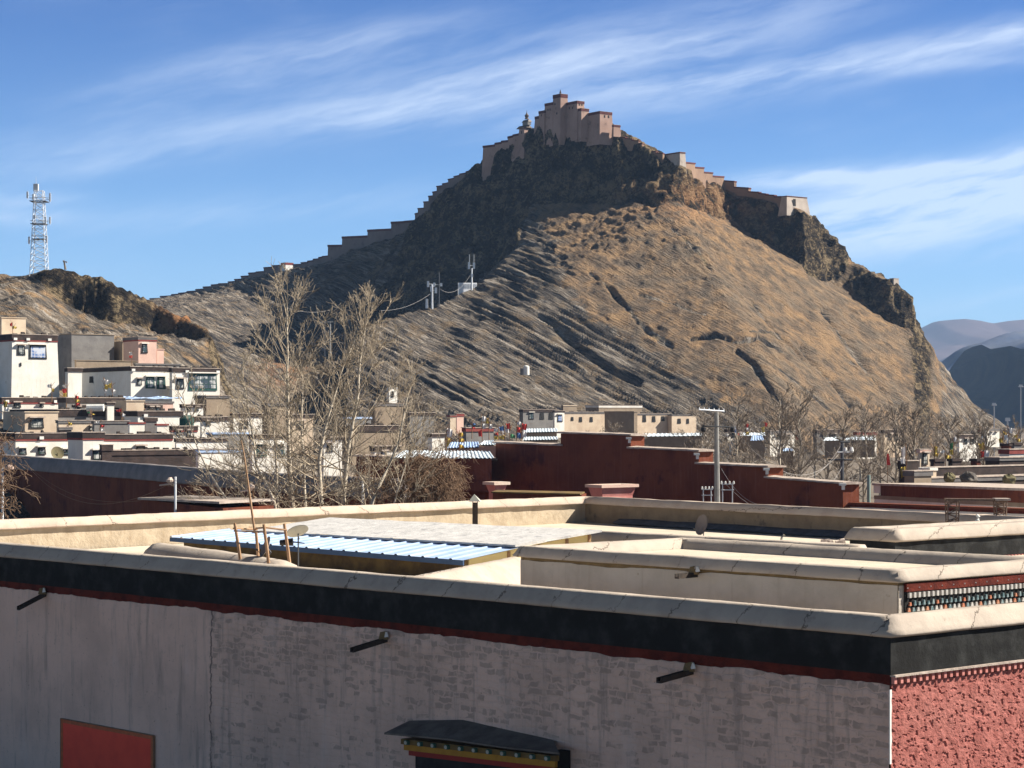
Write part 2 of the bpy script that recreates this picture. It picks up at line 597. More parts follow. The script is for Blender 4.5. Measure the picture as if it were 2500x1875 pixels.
# houses of the town
mat('house_white', (0.78, 0.75, 0.69), (0.70, 0.66, 0.59), 0.5, 0.3, 2.0, 0.95, spots=((0.50, 0.45, 0.38), 0.5, 0.64), streak=((0.55, 0.48, 0.40), 0.35), spec=0.1)
mat('house_cream', (0.60, 0.49, 0.37), (0.50, 0.39, 0.29), 0.5, 0.3, 2.0, 0.95, spots=((0.44, 0.33, 0.24), 0.5, 0.62), spec=0.1)
mat('house_mud', (0.31, 0.245, 0.18), (0.25, 0.195, 0.145), 0.6, 0.6, 2.5, 0.95, spots=((0.25, 0.19, 0.14), 0.6, 0.58), spec=0.1)
mat('house_grey', (0.22, 0.21, 0.20), (0.17, 0.16, 0.155), 0.6, 0.5, 2.5, 0.95, spots=((0.12, 0.115, 0.11), 0.7, 0.58), spec=0.1)
mat('house_rose', (0.66, 0.46, 0.38), (0.60, 0.40, 0.33), 0.6, 0.3, 2.5, 0.95, spec=0.1)
mat('parapet_dark', (0.045, 0.036, 0.034), (0.075, 0.055, 0.05), 1.0, 0.4, 4.0, 0.95, spec=0.1)
mat('parapet_red', (0.26, 0.07, 0.06), (0.20, 0.055, 0.05), 1.0, 0.4, 4.0, 0.95, spec=0.1)
mat('parapet_grey', (0.17, 0.16, 0.155), (0.13, 0.12, 0.12), 1.0, 0.4, 4.0, 0.95, spec=0.1)
mat('window_black', (0.018, 0.018, 0.02), (0.03, 0.03, 0.03), 3.0)
mat('window_green', (0.02, 0.07, 0.06), (0.03, 0.09, 0.08), 3.0)
mat('fort_wall_shaded', (0.20, 0.165, 0.155), (0.15, 0.125, 0.12), 0.12, 0.6, 0.9, 0.95, spots=((0.10, 0.085, 0.08), 0.25, 0.56), streak=((0.11, 0.09, 0.085), 0.6), spec=0.05)  # darker copy of the fort wall, with the left ramparts' shade in its colour
mat('fort_pale', (0.46, 0.40, 0.35), (0.36, 0.31, 0.27), 0.2, 0.5, 0.9, 0.95, spots=((0.25, 0.215, 0.19), 0.3, 0.56), spec=0.05)
mat('fort_wall', (0.37, 0.255, 0.21), (0.29, 0.195, 0.16), 0.12, 0.6, 0.9, 0.95, spots=((0.20, 0.14, 0.115), 0.25, 0.56), streak=((0.20, 0.135, 0.11), 0.6), spec=0.1)
mat('fort_brown', (0.26, 0.175, 0.125), (0.21, 0.14, 0.10), 0.12, 0.6, 0.9, 0.95, spots=((0.16, 0.11, 0.085), 0.2, 0.56), spec=0.1)
mat('fort_cap', (0.12, 0.045, 0.042), (0.085, 0.035, 0.035), 0.3, 0.4, 2.0, 0.95, spec=0.1)
mat('fort_white', (0.74, 0.72, 0.68), None)
mat('gold_roof', (0.10, 0.07, 0.05), None, rough=0.5)
mat('flag_red', (0.62, 0.07, 0.06), None)
mat('flag_yellow', (0.62, 0.45, 0.10), None)
mat('flag_white', (0.75, 0.73, 0.70), None)
mat('flag_blue', (0.12, 0.22, 0.45), None)
mat('flag_green', (0.10, 0.30, 0.14), None)
mat('wire', (0.05, 0.05, 0.05), None)
mat('pale_wire', (0.45, 0.42, 0.40), None)
mat('boulder', (0.28, 0.22, 0.16), (0.20, 0.16, 0.12), 0.8, 0.6, 3.0, 0.95)


def pane_mat(name, glass, bars, curtain, sx=0.55, sz=0.5):
    """window glass with its bars and curtain behind as one pattern"""
    m = bpy.data.materials.new(name)
    m.use_nodes = True
    t = NT(m.node_tree)
    bs = m.node_tree.nodes['Principled BSDF']
    pos = t.n('ShaderNodeNewGeometry').outputs['Position']
    x, y, z = t.sep(pos)
    h = t.m('MULTIPLY', t.m('ADD', t.m('MULTIPLY', x, 0.8), t.m('MULTIPLY', y, 0.6)), 1.0)
    fx = t.m('FRACT', t.m('DIVIDE', h, sx))
    fz = t.m('FRACT', t.m('DIVIDE', z, sz))
    bar = t.m('MAXIMUM', t.m('LESS_THAN', fx, 0.16), t.m('LESS_THAN', fz, 0.18))
    cur = t.smooth(t.noise(pos, 0.9, 3), 0.48, 0.6)
    c = t.mix(cur, glass, curtain)
    c = t.mix(bar, c, bars)
    t.set(bs.inputs['Base Color'], c)
    bs.inputs['Roughness'].default_value = 0.25
    MATS[name] = m
    return m


pane_mat('pane_dark', (0.02, 0.025, 0.03), (0.05, 0.06, 0.06), (0.45, 0.45, 0.42))
pane_mat('pane_blue', (0.12, 0.20, 0.42), (0.60, 0.60, 0.62), (0.55, 0.60, 0.70), 0.5, 0.45)
pane_mat('pane_white', (0.06, 0.08, 0.10), (0.03, 0.06, 0.05), (0.55, 0.55, 0.53), 0.7, 0.6)
M = MATS
# ---------------------------------------------------------------- ground, hills, mountains
def hill_material():
    m = bpy.data.materials.new('hill_rock')
    m.use_nodes = True
    t = NT(m.node_tree)
    bs = m.node_tree.nodes['Principled BSDF']
    pos = t.n('ShaderNodeNewGeometry').outputs['Position']

    def attr(n):
        a = t.n('ShaderNodeAttribute')
        a.attribute_name = n
        return a.outputs['Fac']
    grass, cliff, q, rust = attr('grass'), attr('cliff'), attr('bed'), attr('rust')
    w = t.noise(pos, 0.035, 4, 0.6)
    # bedding: position measured across the strata, long along them
    qq = t.m('MULTIPLY_ADD', w, 2.0, q)
    along = t.vm('MULTIPLY', pos, (0.05, 0.05, 0.05))
    ax, ay, az = t.sep(along)
    b1 = t.noise(t.comb(t.m('MULTIPLY', qq, 0.55), ax, ay), 1.0, 6, 0.68)
    b2 = t.noise(t.comb(t.m('MULTIPLY', qq, 1.9), t.m('MULTIPLY', ax, 3.0), t.m('MULTIPLY', ay, 3.0)), 1.0, 5, 0.65)
    fine = t.noise(pos, 0.9, 6, 0.7)
    mid = t.noise(pos, 0.16, 5, 0.65)
    bed = t.m('ADD', t.m('MULTIPLY', b1, 0.5), t.m('MULTIPLY', b2, 0.5))
    rock = t.ramp(bed, [(0.40, (0.030, 0.030, 0.034)), (0.455, (0.085, 0.076, 0.070)), (0.50, (0.16, 0.135, 0.11)), (0.545, (0.25, 0.21, 0.168)), (0.60, (0.42, 0.37, 0.315))])
    rock = t.mix(t.m('MULTIPLY', t.smooth(mid, 0.50, 0.66), 0.65), rock, (0.24, 0.17, 0.10))
    rock = t.mix(t.m('MULTIPLY', t.smooth(fine, 0.52, 0.7), 0.55), rock, (0.06, 0.052, 0.048))
    gr = t.ramp(t.m('ADD', t.m('MULTIPLY', mid, 0.85), t.m('MULTIPLY', b1, 0.15)), [(0.38, (0.12, 0.092, 0.068)), (0.47, (0.215, 0.155, 0.105)), (0.55, (0.315, 0.208, 0.120)), (0.64, (0.39, 0.255, 0.14))])
    gr = t.mix(t.m('MULTIPLY', t.smooth(fine, 0.55, 0.68), 0.6), gr, (0.085, 0.065, 0.05))
    gr = t.mix(t.m('MULTIPLY', t.smooth(b2, 0.58, 0.66), 0.25), gr, (0.13, 0.115, 0.10))
    cl = t.ramp(t.m('ADD', t.m('MULTIPLY', mid, 0.5), t.m('MULTIPLY', fine, 0.5)), [(0.42, (0.020, 0.018, 0.017)), (0.50, (0.062, 0.048, 0.033)), (0.57, (0.25, 0.19, 0.115))])
    gf = t.smooth(t.m('ADD', grass, t.m('MULTIPLY', t.m('SUBTRACT', mid, 0.5), 1.7)), 0.30, 0.62)
    patch = t.smooth(t.noise(t.vm('MULTIPLY', pos, (1.0, 1.0, 1.6)), 0.028, 5, 0.62), 0.42, 0.60)
    gr = t.mix(t.m('MULTIPLY', patch, 0.45), gr, t.mix(t.smooth(b2, 0.42, 0.58), (0.085, 0.072, 0.062), (0.27, 0.225, 0.17)))
    gr = t.mix(t.m('MULTIPLY', t.smooth(t.noise(pos, 0.55, 4, 0.6), 0.62, 0.68), 0.6), gr, (0.07, 0.056, 0.045))
    c = t.mix(gf, rock, gr)
    c = t.mix(t.smooth(t.m('ADD', cliff, t.m('MULTIPLY', t.m('SUBTRACT', mid, 0.5), 0.7)), 0.35, 0.65), c, cl)
    c = t.mix(t.m('MULTIPLY', rust, t.smooth(mid, 0.40, 0.55)), c, (0.36, 0.18, 0.085))
    t.set(bs.inputs['Base Color'], c)
    bs.inputs['Roughness'].default_value = 1.0
    bs.inputs['Specular IOR Level'].default_value = 0.05
    hgt = t.m('ADD', t.m('ADD', t.m('MULTIPLY', fine, 1.0), t.m('MULTIPLY', t.noise(pos, 2.6, 4, 0.6), 0.35)), t.m('ADD', t.m('MULTIPLY', b2, 1.3), t.m('MULTIPLY', b1, 0.9)))
    b = t.n('ShaderNodeBump')
    b.inputs['Strength'].default_value = 0.9
    b.inputs['Distance'].default_value = 2.0
    t.set(b.inputs['Height'], hgt)
    m.node_tree.links.new(b.outputs[0], bs.inputs['Normal'])
    return m


def zg(px, py, Y):
    return ((px - CX) * Y / K, Y, -1.5 if py is None else zat(py, Y))


CREST = [(-250, None, 1010), (100, 800, 985), (300, 745, 960), (380, 735, 945), (460, 722, 930), (537, 701, 915), (608, 678, 898), (690, 660, 885), (799, 640, 870),
         (836, 632, 860), (900, 606, 843), (955, 585, 830), (1015, 553, 816), (1032, 530, 811), (1100, 467, 799), (1150, 431, 791), (1172, 412, 787),
         (1290, 345, 772), (1330, 312, 766), (1380, 305, 760), (1450, 305, 757), (1505, 330, 752), (1560, 350, 748), (1610, 380, 744), (1664, 408, 741),
         (1700, 440, 765), (1764, 466, 790), (1830, 480, 783), (1900, 495, 775), (1965, 517, 765), (1990, 535, 772), (2011, 549, 792), (2046, 609, 792), (2075, 634, 788),
         (2116, 652, 781), (2151, 675, 774), (2182, 678, 768), (2194, 704, 772), (2219, 732, 766), (2231, 767, 764), (2240, 815, 762), (2253, 858, 760),
         (2273, 884, 766), (2317, 930, 776), (2373, 982, 786), (2440, 1045, 800), (2560, None, 830)]
BACK = [(-250, None, 1075), (300, None, 1045), (700, None, 1000), (1000, None, 960), (1250, None, 925), (1500, None, 900), (1800, None, 890), (2050, None, 870), (2250, None, 845), (2480, None, 835)]
CLIFF1 = [(1290, 500, 757), (1345, 500, 752), (1400, 497, 747), (1500, 494, 740), (1600, 496, 732), (1655, 502, 727), (1675, 505, 733), (1752, 537, 772), (1770, 541, 778), (1840, 588, 768),
          (1916, 626, 760), (1975, 668, 750), (2004, 683, 762), (2016, 686, 779), (2049, 705, 777), (2106, 749, 768), (2154, 784, 759), (2201, 820, 752), (2235, 856, 752)]
SPUR = [(1290, 500, 757), (1255, 610, 728), (1215, 655, 716), (1165, 700, 704), (1060, 741, 690), (980, 758, 681), (915, 785, 672), (865, 830, 660), (845, 900, 645), (845, 1000, 625), (840, None, 600)]
BOWL = [(1245, 600, 750), (1190, 690, 749), (1100, 745, 750), (980, 785, 756), (880, 812, 766), (800, 838, 780), (780, 870, 755), (795, 920, 715), (805, 980, 675), (815, 1050, 640)]
TSPUR = [(537, 701, 915), (576, 710, 885), (621, 742, 848), (666, 778, 815), (702, 810, 790), (725, 850, 765), (735, 900, 735), (740, 970, 700), (745, None, 640)]
VALE = [(300, 745, 960), (330, 775, 740), (400, 830, 650), (490, 890, 600), (560, 950, 560), (600, 1030, 520), (625, None, 470)]
LCREST = [(-350, 690, 500), (-120, 668, 495), (0, 662, 490), (76, 660, 485), (92, 652, 483), (123, 641, 480), (152, 645, 480), (203, 655, 480), (247, 677, 478), (269, 696, 478), (316, 711, 480), (373, 726, 484),
          (443, 759, 480), (494, 790, 470), (510, 822, 462)]
LCLIFF = [(-350, 720, 492), (0, 690, 486), (60, 690, 481), (95, 705, 477), (190, 768, 477), (285, 806, 475), (380, 830, 480), (470, 842, 473), (510, 846, 459)]
LFOOT = [(-350, 850, 400), (0, 845, 395), (150, 855, 390), (300, 888, 385), (430, 925, 390), (520, 960, 410), (575, 1010, 440)]
LTOWN = [(-350, 955, 300), (0, 960, 292), (200, 985, 282), (400, 1015, 285), (500, 1050, 310), (580, 1090, 370)]
LTOWN2 = [(-350, 1090, 235), (0, 1100, 232), (250, 1120, 230), (420, 1170, 240), (520, None, 270)]
LFRONT = [(-350, 1190, 205), (0, 1200, 202), (250, None, 203), (430, None, 212)]
FRONT = [(700, None, 600), (1000, None, 580), (1300, None, 572), (1700, None, 590), (2000, None, 615), (2250, None, 670), (2400, None, 745), (2560, None, 800)]
# shaping points on the sunlit face: a shelf with ledges, the gully in its middle, the grass tongue
MID = [[(1100, 850, 662)], [(960, 860, 655)]]
lines = [CREST, BACK, CLIFF1, SPUR, BOWL, TSPUR, VALE, LCREST, LCLIFF, LFOOT, LTOWN, LTOWN2, LFRONT, FRONT] + MID
U0, U1, Y0, Y1 = -0.34, 0.32, 200.0, 1090.0
pts, edges, idx = [], [], {}
for ln in lines:
    prev = None
    for q in ln:
        k = (q[0], q[1], q[2])
        if k not in idx:
            idx[k] = len(pts)
            lift = float(np.interp(q[0], [300, 380, 800, 1000, 1420, 1520, 1800, 2000], [0, 5, 5, 13, 24, 11, 5, 8]) + 14 * max(0.0, 1 - abs(q[0] - 1230) / 110)) if (ln is CREST and q[1] is not None and 300 < q[0] < 2240) else 0
            pts.append(zg(q[0], None if q[1] is None else q[1] - lift, q[2]))
        if prev is not None:
            edges.append((prev, idx[k]))
        prev = idx[k]
for uu_, yy_ in ((U0 - 0.03, Y0 - 6), (U1 + 0.03, Y0 - 6), (U1 + 0.03, Y1 + 10), (U0 - 0.03, Y1 + 10), (0.1, Y0 - 6), (0.2, 420), (0.0, 420), (U1, 640), (0.1, Y1 + 10), (-0.1, Y1 + 10)):
    pts.append((uu_ * yy_, yy_, -1.5))
vo, eo, fo, ov, oe, of = delaunay_2d_cdt([Vector(p[:2]) for p in pts], edges, [], 0, 1e-4)
zz = []
for i, src in enumerate(ov):
    if len(src):
        zz.append(pts[src[0]][2])
    else:
        dd = sorted(((Vector(p[:2]) - vo[i]).length, p[2]) for p in pts)[:2]
        zz.append(sum(a[1] for a in dd) / 2)
NU = 1100
us = np.linspace(U0, U1, NU)
yl = [np.arange(Y0, 380, 3.0), np.arange(380, 500, 0.9), np.arange(500, 620, 1.6), np.arange(620, 805, 0.62), np.arange(805, 930, 1.3), np.arange(930, Y1, 5.0)]
ysr = np.concatenate(yl)
NY = len(ysr)
UU, YY = np.meshgrid(us, ysr)
XX = UU * YY
ZZ = np.full(XX.shape, -1.5)
for f in fo:
    a, b, c = (vo[i] for i in f)
    za, zb, zc = (zz[i] for i in f)
    ymin, ymax = min(a.y, b.y, c.y), max(a.y, b.y, c.y)
    umin, umax = min(p.x / p.y for p in (a, b, c)), max(p.x / p.y for p in (a, b, c))
    i0, i1 = np.searchsorted(ysr, ymin - 0.01), np.searchsorted(ysr, ymax + 0.01)
    j0, j1 = np.searchsorted(us, umin - 1e-4), np.searchsorted(us, umax + 1e-4)
    if i1 <= i0 or j1 <= j0:
        continue
    X_, Y_ = XX[i0:i1, j0:j1], YY[i0:i1, j0:j1]
    det = (b.y - c.y) * (a.x - c.x) + (c.x - b.x) * (a.y - c.y)
    if abs(det) < 1e-9:
        continue
    l1 = ((b.y - c.y) * (X_ - c.x) + (c.x - b.x) * (Y_ - c.y)) / det
    l2 = ((c.y - a.y) * (X_ - c.x) + (a.x - c.x) * (Y_ - c.y)) / det
    l3 = 1 - l1 - l2
    ins = (l1 > -1e-4) & (l2 > -1e-4) & (l3 > -1e-4)
    sub = ZZ[i0:i1, j0:j1]
    sub[ins] = (l1 * za + l2 * zb + l3 * zc)[ins]


def blur(a, r, axis):
    k = np.hanning(2 * r + 3)[1:-1]
    k /= k.sum()
    pad = [(0, 0), (0, 0)]
    pad[axis] = (r, r)
    ap = np.pad(a, pad, mode='edge')
    out = np.zeros_like(a)
    for i, w in enumerate(k):
        out += w * (ap[i:i + a.shape[0], :] if axis == 0 else ap[:, i:i + a.shape[1]])
    return out


ZS = blur(blur(ZZ, 2, 0), 3, 1)
ZT = blur(blur(ZZ, 7, 0), 9, 1)
gy0 = np.gradient(ZT, axis=0) / np.gradient(YY, axis=0)
gx0 = np.gradient(ZT, axis=1) / np.gradient(XX, axis=1)
slope = np.sqrt(gx0 ** 2 + gy0 ** 2)
steep = np.clip((blur(blur(np.sqrt((np.gradient(ZS, axis=0) / np.gradient(YY, axis=0)) ** 2 + (np.gradient(ZS, axis=1) / np.gradient(XX, axis=1)) ** 2), 3, 0), 4, 1) - 0.95) / 0.5, 0, 1)
gentle = ZS * (steep) + ZT * (1 - steep)
Z1 = gentle
PX = UU * K + CX
PY = HZ - (Z1 - H) * K / YY
hgt = np.clip((Z1 + 1.0) / 6.0, 0, 1)                 # fades every disturbance out towards the plain


def soft(a, lo, hi):
    t = np.clip((a - lo) / (hi - lo), 0, 1)
    return t * t * (3 - 2 * t)


# bedding planes: dip to the right
AL = R(34)
warpf = fbm(XX / 90, YY / 90, Z1 / 90, 2, 5) * 2.5
BED = XX * math.sin(AL) + Z1 * math.cos(AL) + 0.10 * YY + warpf
far = soft(YY, 520, 560)
townflat = 1 - soft(YY, 330, 400) * 0.0
grass = far * soft(PX - 0.35 * (PY - 560), 1270, 1400) * (1 - soft(PY - 0.62 * (PX - 1500), 760, 850)) * (1 - soft(PX, 2250, 2330))
grass = np.maximum(grass, far * 0.36 * soft(PX, 1650, 1800) * soft(PY, 700, 800) * (1 - soft(PY, 960, 1010)))
grass = np.maximum(grass, (1 - far) * 0.28)
cliffm = np.clip(steep * 1.3, 0, 1) * (1 - soft(PX, 2240, 2300))
summit = far * (1 - soft(np.abs(PX - 1420), 230, 330)) * (1 - soft(PY, 480, 520))
cliffm = np.maximum(cliffm, summit)
rust = np.exp(-(((PX - 460) / 70) ** 2 + ((PY - 775) / 32) ** 2)) * (YY < 500) + 0.8 * np.exp(-(((PX - 700) / 60) ** 2 + ((PY - 900) / 45) ** 2)) + 0.5 * np.exp(-(((PX - 1700) / 160) ** 2 + ((PY - 490) / 50) ** 2))
strat = (1 - 0.93 * np.clip(grass * 1.1, 0, 1)) * (1 - 0.6 * cliffm)


def saw(q, lam, sharp=0.75):
    f = q / lam - np.floor(q / lam)
    return np.where(f < sharp, f / sharp, (1 - f) / (1 - sharp)) - 0.5


mod1 = 1.3 * np.clip(0.35 + 1.1 * fbm(BED / 9, XX / 30, YY / 30, 3, 31), 0, 1.25)
mod2 = 0.15 + 1.1 * np.clip(0.45 + 1.0 * fbm(BED / 4, XX / 16, YY / 16, 3, 41), 0, 1.3)
led = 0.95 * saw(BED + 0.35 * fbm(XX / 26, YY / 22, Z1 / 22, 2, 3), 7.3) * mod1 + 0.95 * saw(BED + 0.30 * fbm(XX / 9, YY / 9, Z1 / 9, 2, 4), 2.9) * mod2 + 0.60 * saw(BED + 0.2 * fbm(XX / 4, YY / 4, Z1 / 4, 2, 6), 1.25) * mod2
lump = 1.2 * fbm(XX / 28, YY / 28, Z1 / 28, 4, 11) + 0.35 * fbm(XX / 3.2, YY / 3.2, Z1 / 3.2, 3, 12)
rid = 1 - np.abs(fbm(XX / 11, YY / 11, Z1 / 22, 4, 21)) * 2
rid2 = 1 - np.abs(fbm(XX / 4.2, YY / 4.2, Z1 / 8, 3, 22)) * 2
crag = 1.7 * rid + 1.1 * rid2
rough = far * (1 - soft(PY, 590, 690)) * soft(PX, 1270, 1360) * (1 - soft(PX, 1850, 1990)) * (1 - cliffm)
outc = np.clip(fbm(BED / 1.6, XX / 5, YY / 5, 3, 61) - 0.30, 0, 0.6) * 0.8 * np.clip(grass + 0.25, 0, 1) + rough * (0.55 * np.clip(fbm(XX / 1.9, YY / 1.9, Z1 / 1.4, 3, 62), -0.2, 1) + 0.22 * rid2)
disp = hgt * (led * strat * (0.55 + 0.45 * soft(slope, 0.15, 0.5)) + lump * 0.8 * (1 - 0.4 * cliffm) + crag * cliffm * (0.95 - 0.6 * (YY < 520)) - 0.9 * cliffm * (YY > 520) + outc)
disp *= soft(YY, 330, 400) * 0.85 + 0.15
# dark gullies cut in the sunlit face
def gully(px, py, w, depth):
    d = np.full(PX.shape, 1e9)
    for (a, b), (c, e) in zip(zip(px[:-1], py[:-1]), zip(px[1:], py[1:])):
        vx, vy = c - a, e - b
        tt = np.clip(((PX - a) * vx + (PY - b) * vy) / (vx * vx + vy * vy), 0, 1)
        d = np.minimum(d, np.hypot(PX - a - tt * vx, PY - b - tt * vy))
    w = np.maximum(w, 2.0)
    return -depth * np.exp(-(d / w) ** 2) * far


disp += gully([1440, 1462, 1490, 1512, 1536, 1560, 1600], [668, 690, 706, 735, 760, 795, 822], 3.6 + 2 * fbm(XX / 9, YY / 9, 0.2, 3, 71), 1.1 + 2.4 * fbm(XX / 9, YY / 9, 0.7, 4, 72))
disp += gully([1840, 1866, 1900, 1925, 1980], [735, 770, 815, 836, 890], 4.5 + 2 * fbm(XX / 9, YY / 9, 0.2, 3, 73), 1.3 + 1.6 * fbm(XX / 12, YY / 12, 0.7, 3, 74))
disp += gully([1800, 1835, 1860, 1910], [860, 890, 930, 985], 3.4 + 2 * fbm(XX / 9, YY / 9, 0.2, 3, 75), 0.8 + 2.2 * fbm(XX / 9, YY / 9, 0.7, 4, 76)) + gully([1690, 1740, 1800, 1850, 1905], [828, 822, 836, 828, 860], 4 + 3 * fbm(XX / 7, YY / 7, 0.2, 3, 77), 2.2 + 3.0 * fbm(XX / 10, YY / 10, 0.7, 3, 78)) + gully([1360, 1420, 1500, 1560], [800, 850, 905, 930], 7, 1.6 + 2.5 * fbm(XX / 14, YY / 14, 0.7, 3, 79))
disp += gully([1960, 2010, 2080], [845, 900, 985], 8, 2.0)
disp += gully([2010, 2060, 2120], [760, 830, 900], 8, 1.2)
# bare dark rock shows along the gullies and ledges
wl = 5.5 + 4.5 * fbm(XX / 6, YY / 6, Z1 / 6, 3, 81)
rk = np.zeros_like(PX)
for gx_, gy_, gs in (([1440, 1490, 1536, 1600], [668, 706, 760, 825], 0.8), ([1590, 1640], [815, 850], 1.2), ([1690, 1740, 1800, 1850, 1905], [828, 822, 836, 826, 862], 1.0), ([1830, 1880, 1930], [810, 812, 845], 1.0),
                     ([1800, 1835, 1860, 1910], [855, 890, 930, 985], 1.0), ([1840, 1900, 1980], [735, 815, 890], 0.45), ([2010, 2060, 2120], [760, 830, 900], 0.5), ([1960, 2010, 2080], [845, 900, 985], 0.8),
                     ([2080, 2140, 2210], [880, 930, 1000], 0.6), ([1560, 1640, 1720], [720, 745, 772], 0.5), ([1640, 1690, 1740], [560, 600, 660], 0.7), ([1360, 1420, 1500, 1560], [800, 850, 905, 930], 0.8), ([1900, 1960, 2040], [905, 950, 1010], 0.7)):
    rk = np.maximum(rk, -gully(gx_, gy_, np.maximum(wl * gs, 0.8), 1.0))
rk = np.clip(rk * 1.2, 0, 1)
grass = grass * (1 - 0.95 * rk)
cliffm = np.maximum(cliffm, 0.50 * rk)
disp = disp - 0.5 * rk * hgt + 0.5 * rk * rid2 * hgt
nx, ny, nz = -gx0, -gy0, np.ones_like(gx0)
nl = np.sqrt(nx * nx + ny * ny + 1)
VX, VY, VZ = XX + disp * nx / nl, YY + disp * ny / nl, Z1 + disp * nz / nl
VZ = np.where(Z1 < -0.6, Z1, VZ)
keep = Z1 > -1.2
vid = np.arange(NY * NU).reshape(NY, NU)
qd = np.stack([vid[:-1, :-1], vid[:-1, 1:], vid[1:, 1:], vid[1:, :-1]], -1).reshape(-1, 4)
kq = (keep[:-1, :-1] | keep[1:, 1:] | keep[:-1, 1:] | keep[1:, :-1]).reshape(-1)
qd = qd[kq]
used = np.zeros(NY * NU, bool)
used[qd.reshape(-1)] = True
remap = np.cumsum(used) - 1
qd = remap[qd]
co = np.stack([VX, VY, VZ], -1).reshape(-1, 3)[used]
me = bpy.data.meshes.new('hill')
me.vertices.add(len(co))
me.vertices.foreach_set('co', co.astype(np.float32).reshape(-1))
me.loops.add(len(qd) * 4)
me.loops.foreach_set('vertex_index', qd.astype(np.int32).reshape(-1))
me.polygons.add(len(qd))
me.polygons.foreach_set('loop_start', np.arange(0, len(qd) * 4, 4, dtype=np.int32))
me.update(calc_edges=True)
me.polygons.foreach_set('use_smooth', np.ones(len(qd), bool))
for nm, ar in (('grass', grass), ('cliff', cliffm), ('bed', BED), ('rust', rust)):
    a = me.attributes.new(nm, 'FLOAT', 'POINT')
    a.data.foreach_set('value', ar.reshape(-1)[used].astype(np.float32))
me.materials.append(hill_material())
hill = bpy.data.objects.new('hill', me)
hill['kind'] = 'structure'
COL.objects.link(hill)


def ground_z(x, y):
    """height of the finished terrain (0 on the plain)"""
    uu_ = x / y
    if y < Y0 or y > Y1 - 6 or uu_ < U0 or uu_ > U1:
        return 0.0
    i = int(np.searchsorted(ysr, y))
    j = int(np.clip(round((uu_ - U0) / (U1 - U0) * (NU - 1)), 0, NU - 1))
    return max(0.0, float(VZ[min(i, NY - 1), j]))


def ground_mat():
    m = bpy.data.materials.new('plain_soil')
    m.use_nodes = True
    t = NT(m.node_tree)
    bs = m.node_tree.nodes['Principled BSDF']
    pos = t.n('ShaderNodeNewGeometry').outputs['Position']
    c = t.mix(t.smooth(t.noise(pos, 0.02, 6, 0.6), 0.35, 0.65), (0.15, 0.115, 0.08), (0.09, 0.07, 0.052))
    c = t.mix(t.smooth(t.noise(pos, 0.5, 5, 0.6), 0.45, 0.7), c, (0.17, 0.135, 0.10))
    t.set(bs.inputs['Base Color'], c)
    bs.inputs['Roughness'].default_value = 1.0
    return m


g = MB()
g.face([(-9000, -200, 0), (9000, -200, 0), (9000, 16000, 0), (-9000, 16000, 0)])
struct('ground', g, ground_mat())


def mountain_mat(name, c1, c2, sc):
    m = bpy.data.materials.new(name)
    m.use_nodes = True
    t = NT(m.node_tree)
    bs = m.node_tree.nodes['Principled BSDF']
    pos = t.n('ShaderNodeNewGeometry').outputs['Position']
    c = t.mix(t.smooth(t.noise(pos, sc, 7, 0.65), 0.35, 0.65), c1, c2)
    t.set(bs.inputs['Base Color'], c)
    bs.inputs['Roughness'].default_value = 1.0
    bs.inputs['Specular IOR Level'].default_value = 0.05
    return m


def mountain(name, ridge, Y, front, back, material, seed, amp, yshift=0.0):
    """long ridge: (px, py) skyline at distance Y, slopes of plan width front/back"""
    n, mrows = 160, 60
    pxs = np.linspace(ridge[0][0], ridge[-1][0], n)
    pys = np.interp(pxs, [r[0] for r in ridge], [r[1] for r in ridge])
    mb = MB()
    tt = np.linspace(-1, 1, mrows)
    for i in range(n):
        Yr = Y + yshift * (pxs[i] - 2300) / 200.0
        zr = zat(pys[i], Yr)
        xr = (pxs[i] - CX) * Yr / K
        for t_ in tt:
            yy = Yr + (t_ * front if t_ < 0 else t_ * back)
            a = abs(t_)
            zz_ = zr * (1 - a) ** 1.15 - 2.0 * (a > 0.98)
            mb.v.append((xr * (1 + 0.0 * a), yy, zz_))
    V = np.array(mb.v)
    wob = fbm(V[:, 0] / (front * 0.5), V[:, 1] / (front * 0.5), 0.3, 5, seed, 0.55)
    rg = 1 - 2 * np.abs(fbm(V[:, 0] / (front * 0.25), V[:, 1] / (front * 0.6), 0.7, 4, seed + 3))
    a = np.abs(np.tile(tt, n))
    V[:, 2] += (wob * amp + rg * amp * 0.7) * np.sin(np.pi * np.clip(a, 0, 1)) - (a < 0.02) * 0
    mb.v = V.tolist()
    for i in range(n - 1):
        for j in range(mrows - 1):
            p = i * mrows + j
            mb.f.append((p, p + mrows, p + mrows + 1, p + 1))
            mb.mi.append(0)
    return struct(name, mb, material, smooth=True)


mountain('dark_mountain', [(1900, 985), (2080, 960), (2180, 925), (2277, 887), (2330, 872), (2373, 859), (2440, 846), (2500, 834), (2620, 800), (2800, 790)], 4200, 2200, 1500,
         mountain_mat('mountain_dark', (0.08, 0.11, 0.19), (0.15, 0.165, 0.20), 0.009), 71, 60, -900.0)  # blue in the rock colour adds to the haze over it
mountain('far_mountain', [(1700, 900), (2000, 850), (2150, 822), (2237, 803), (2283, 780), (2320, 776), (2350, 774), (2385, 778), (2418, 785), (2455, 779), (2500, 775), (2600, 790), (2800, 800)], 9000, 3000, 2500,
         mountain_mat('mountain_far', (0.12, 0.085, 0.085), (0.085, 0.064, 0.066), 0.002), 81, 50)

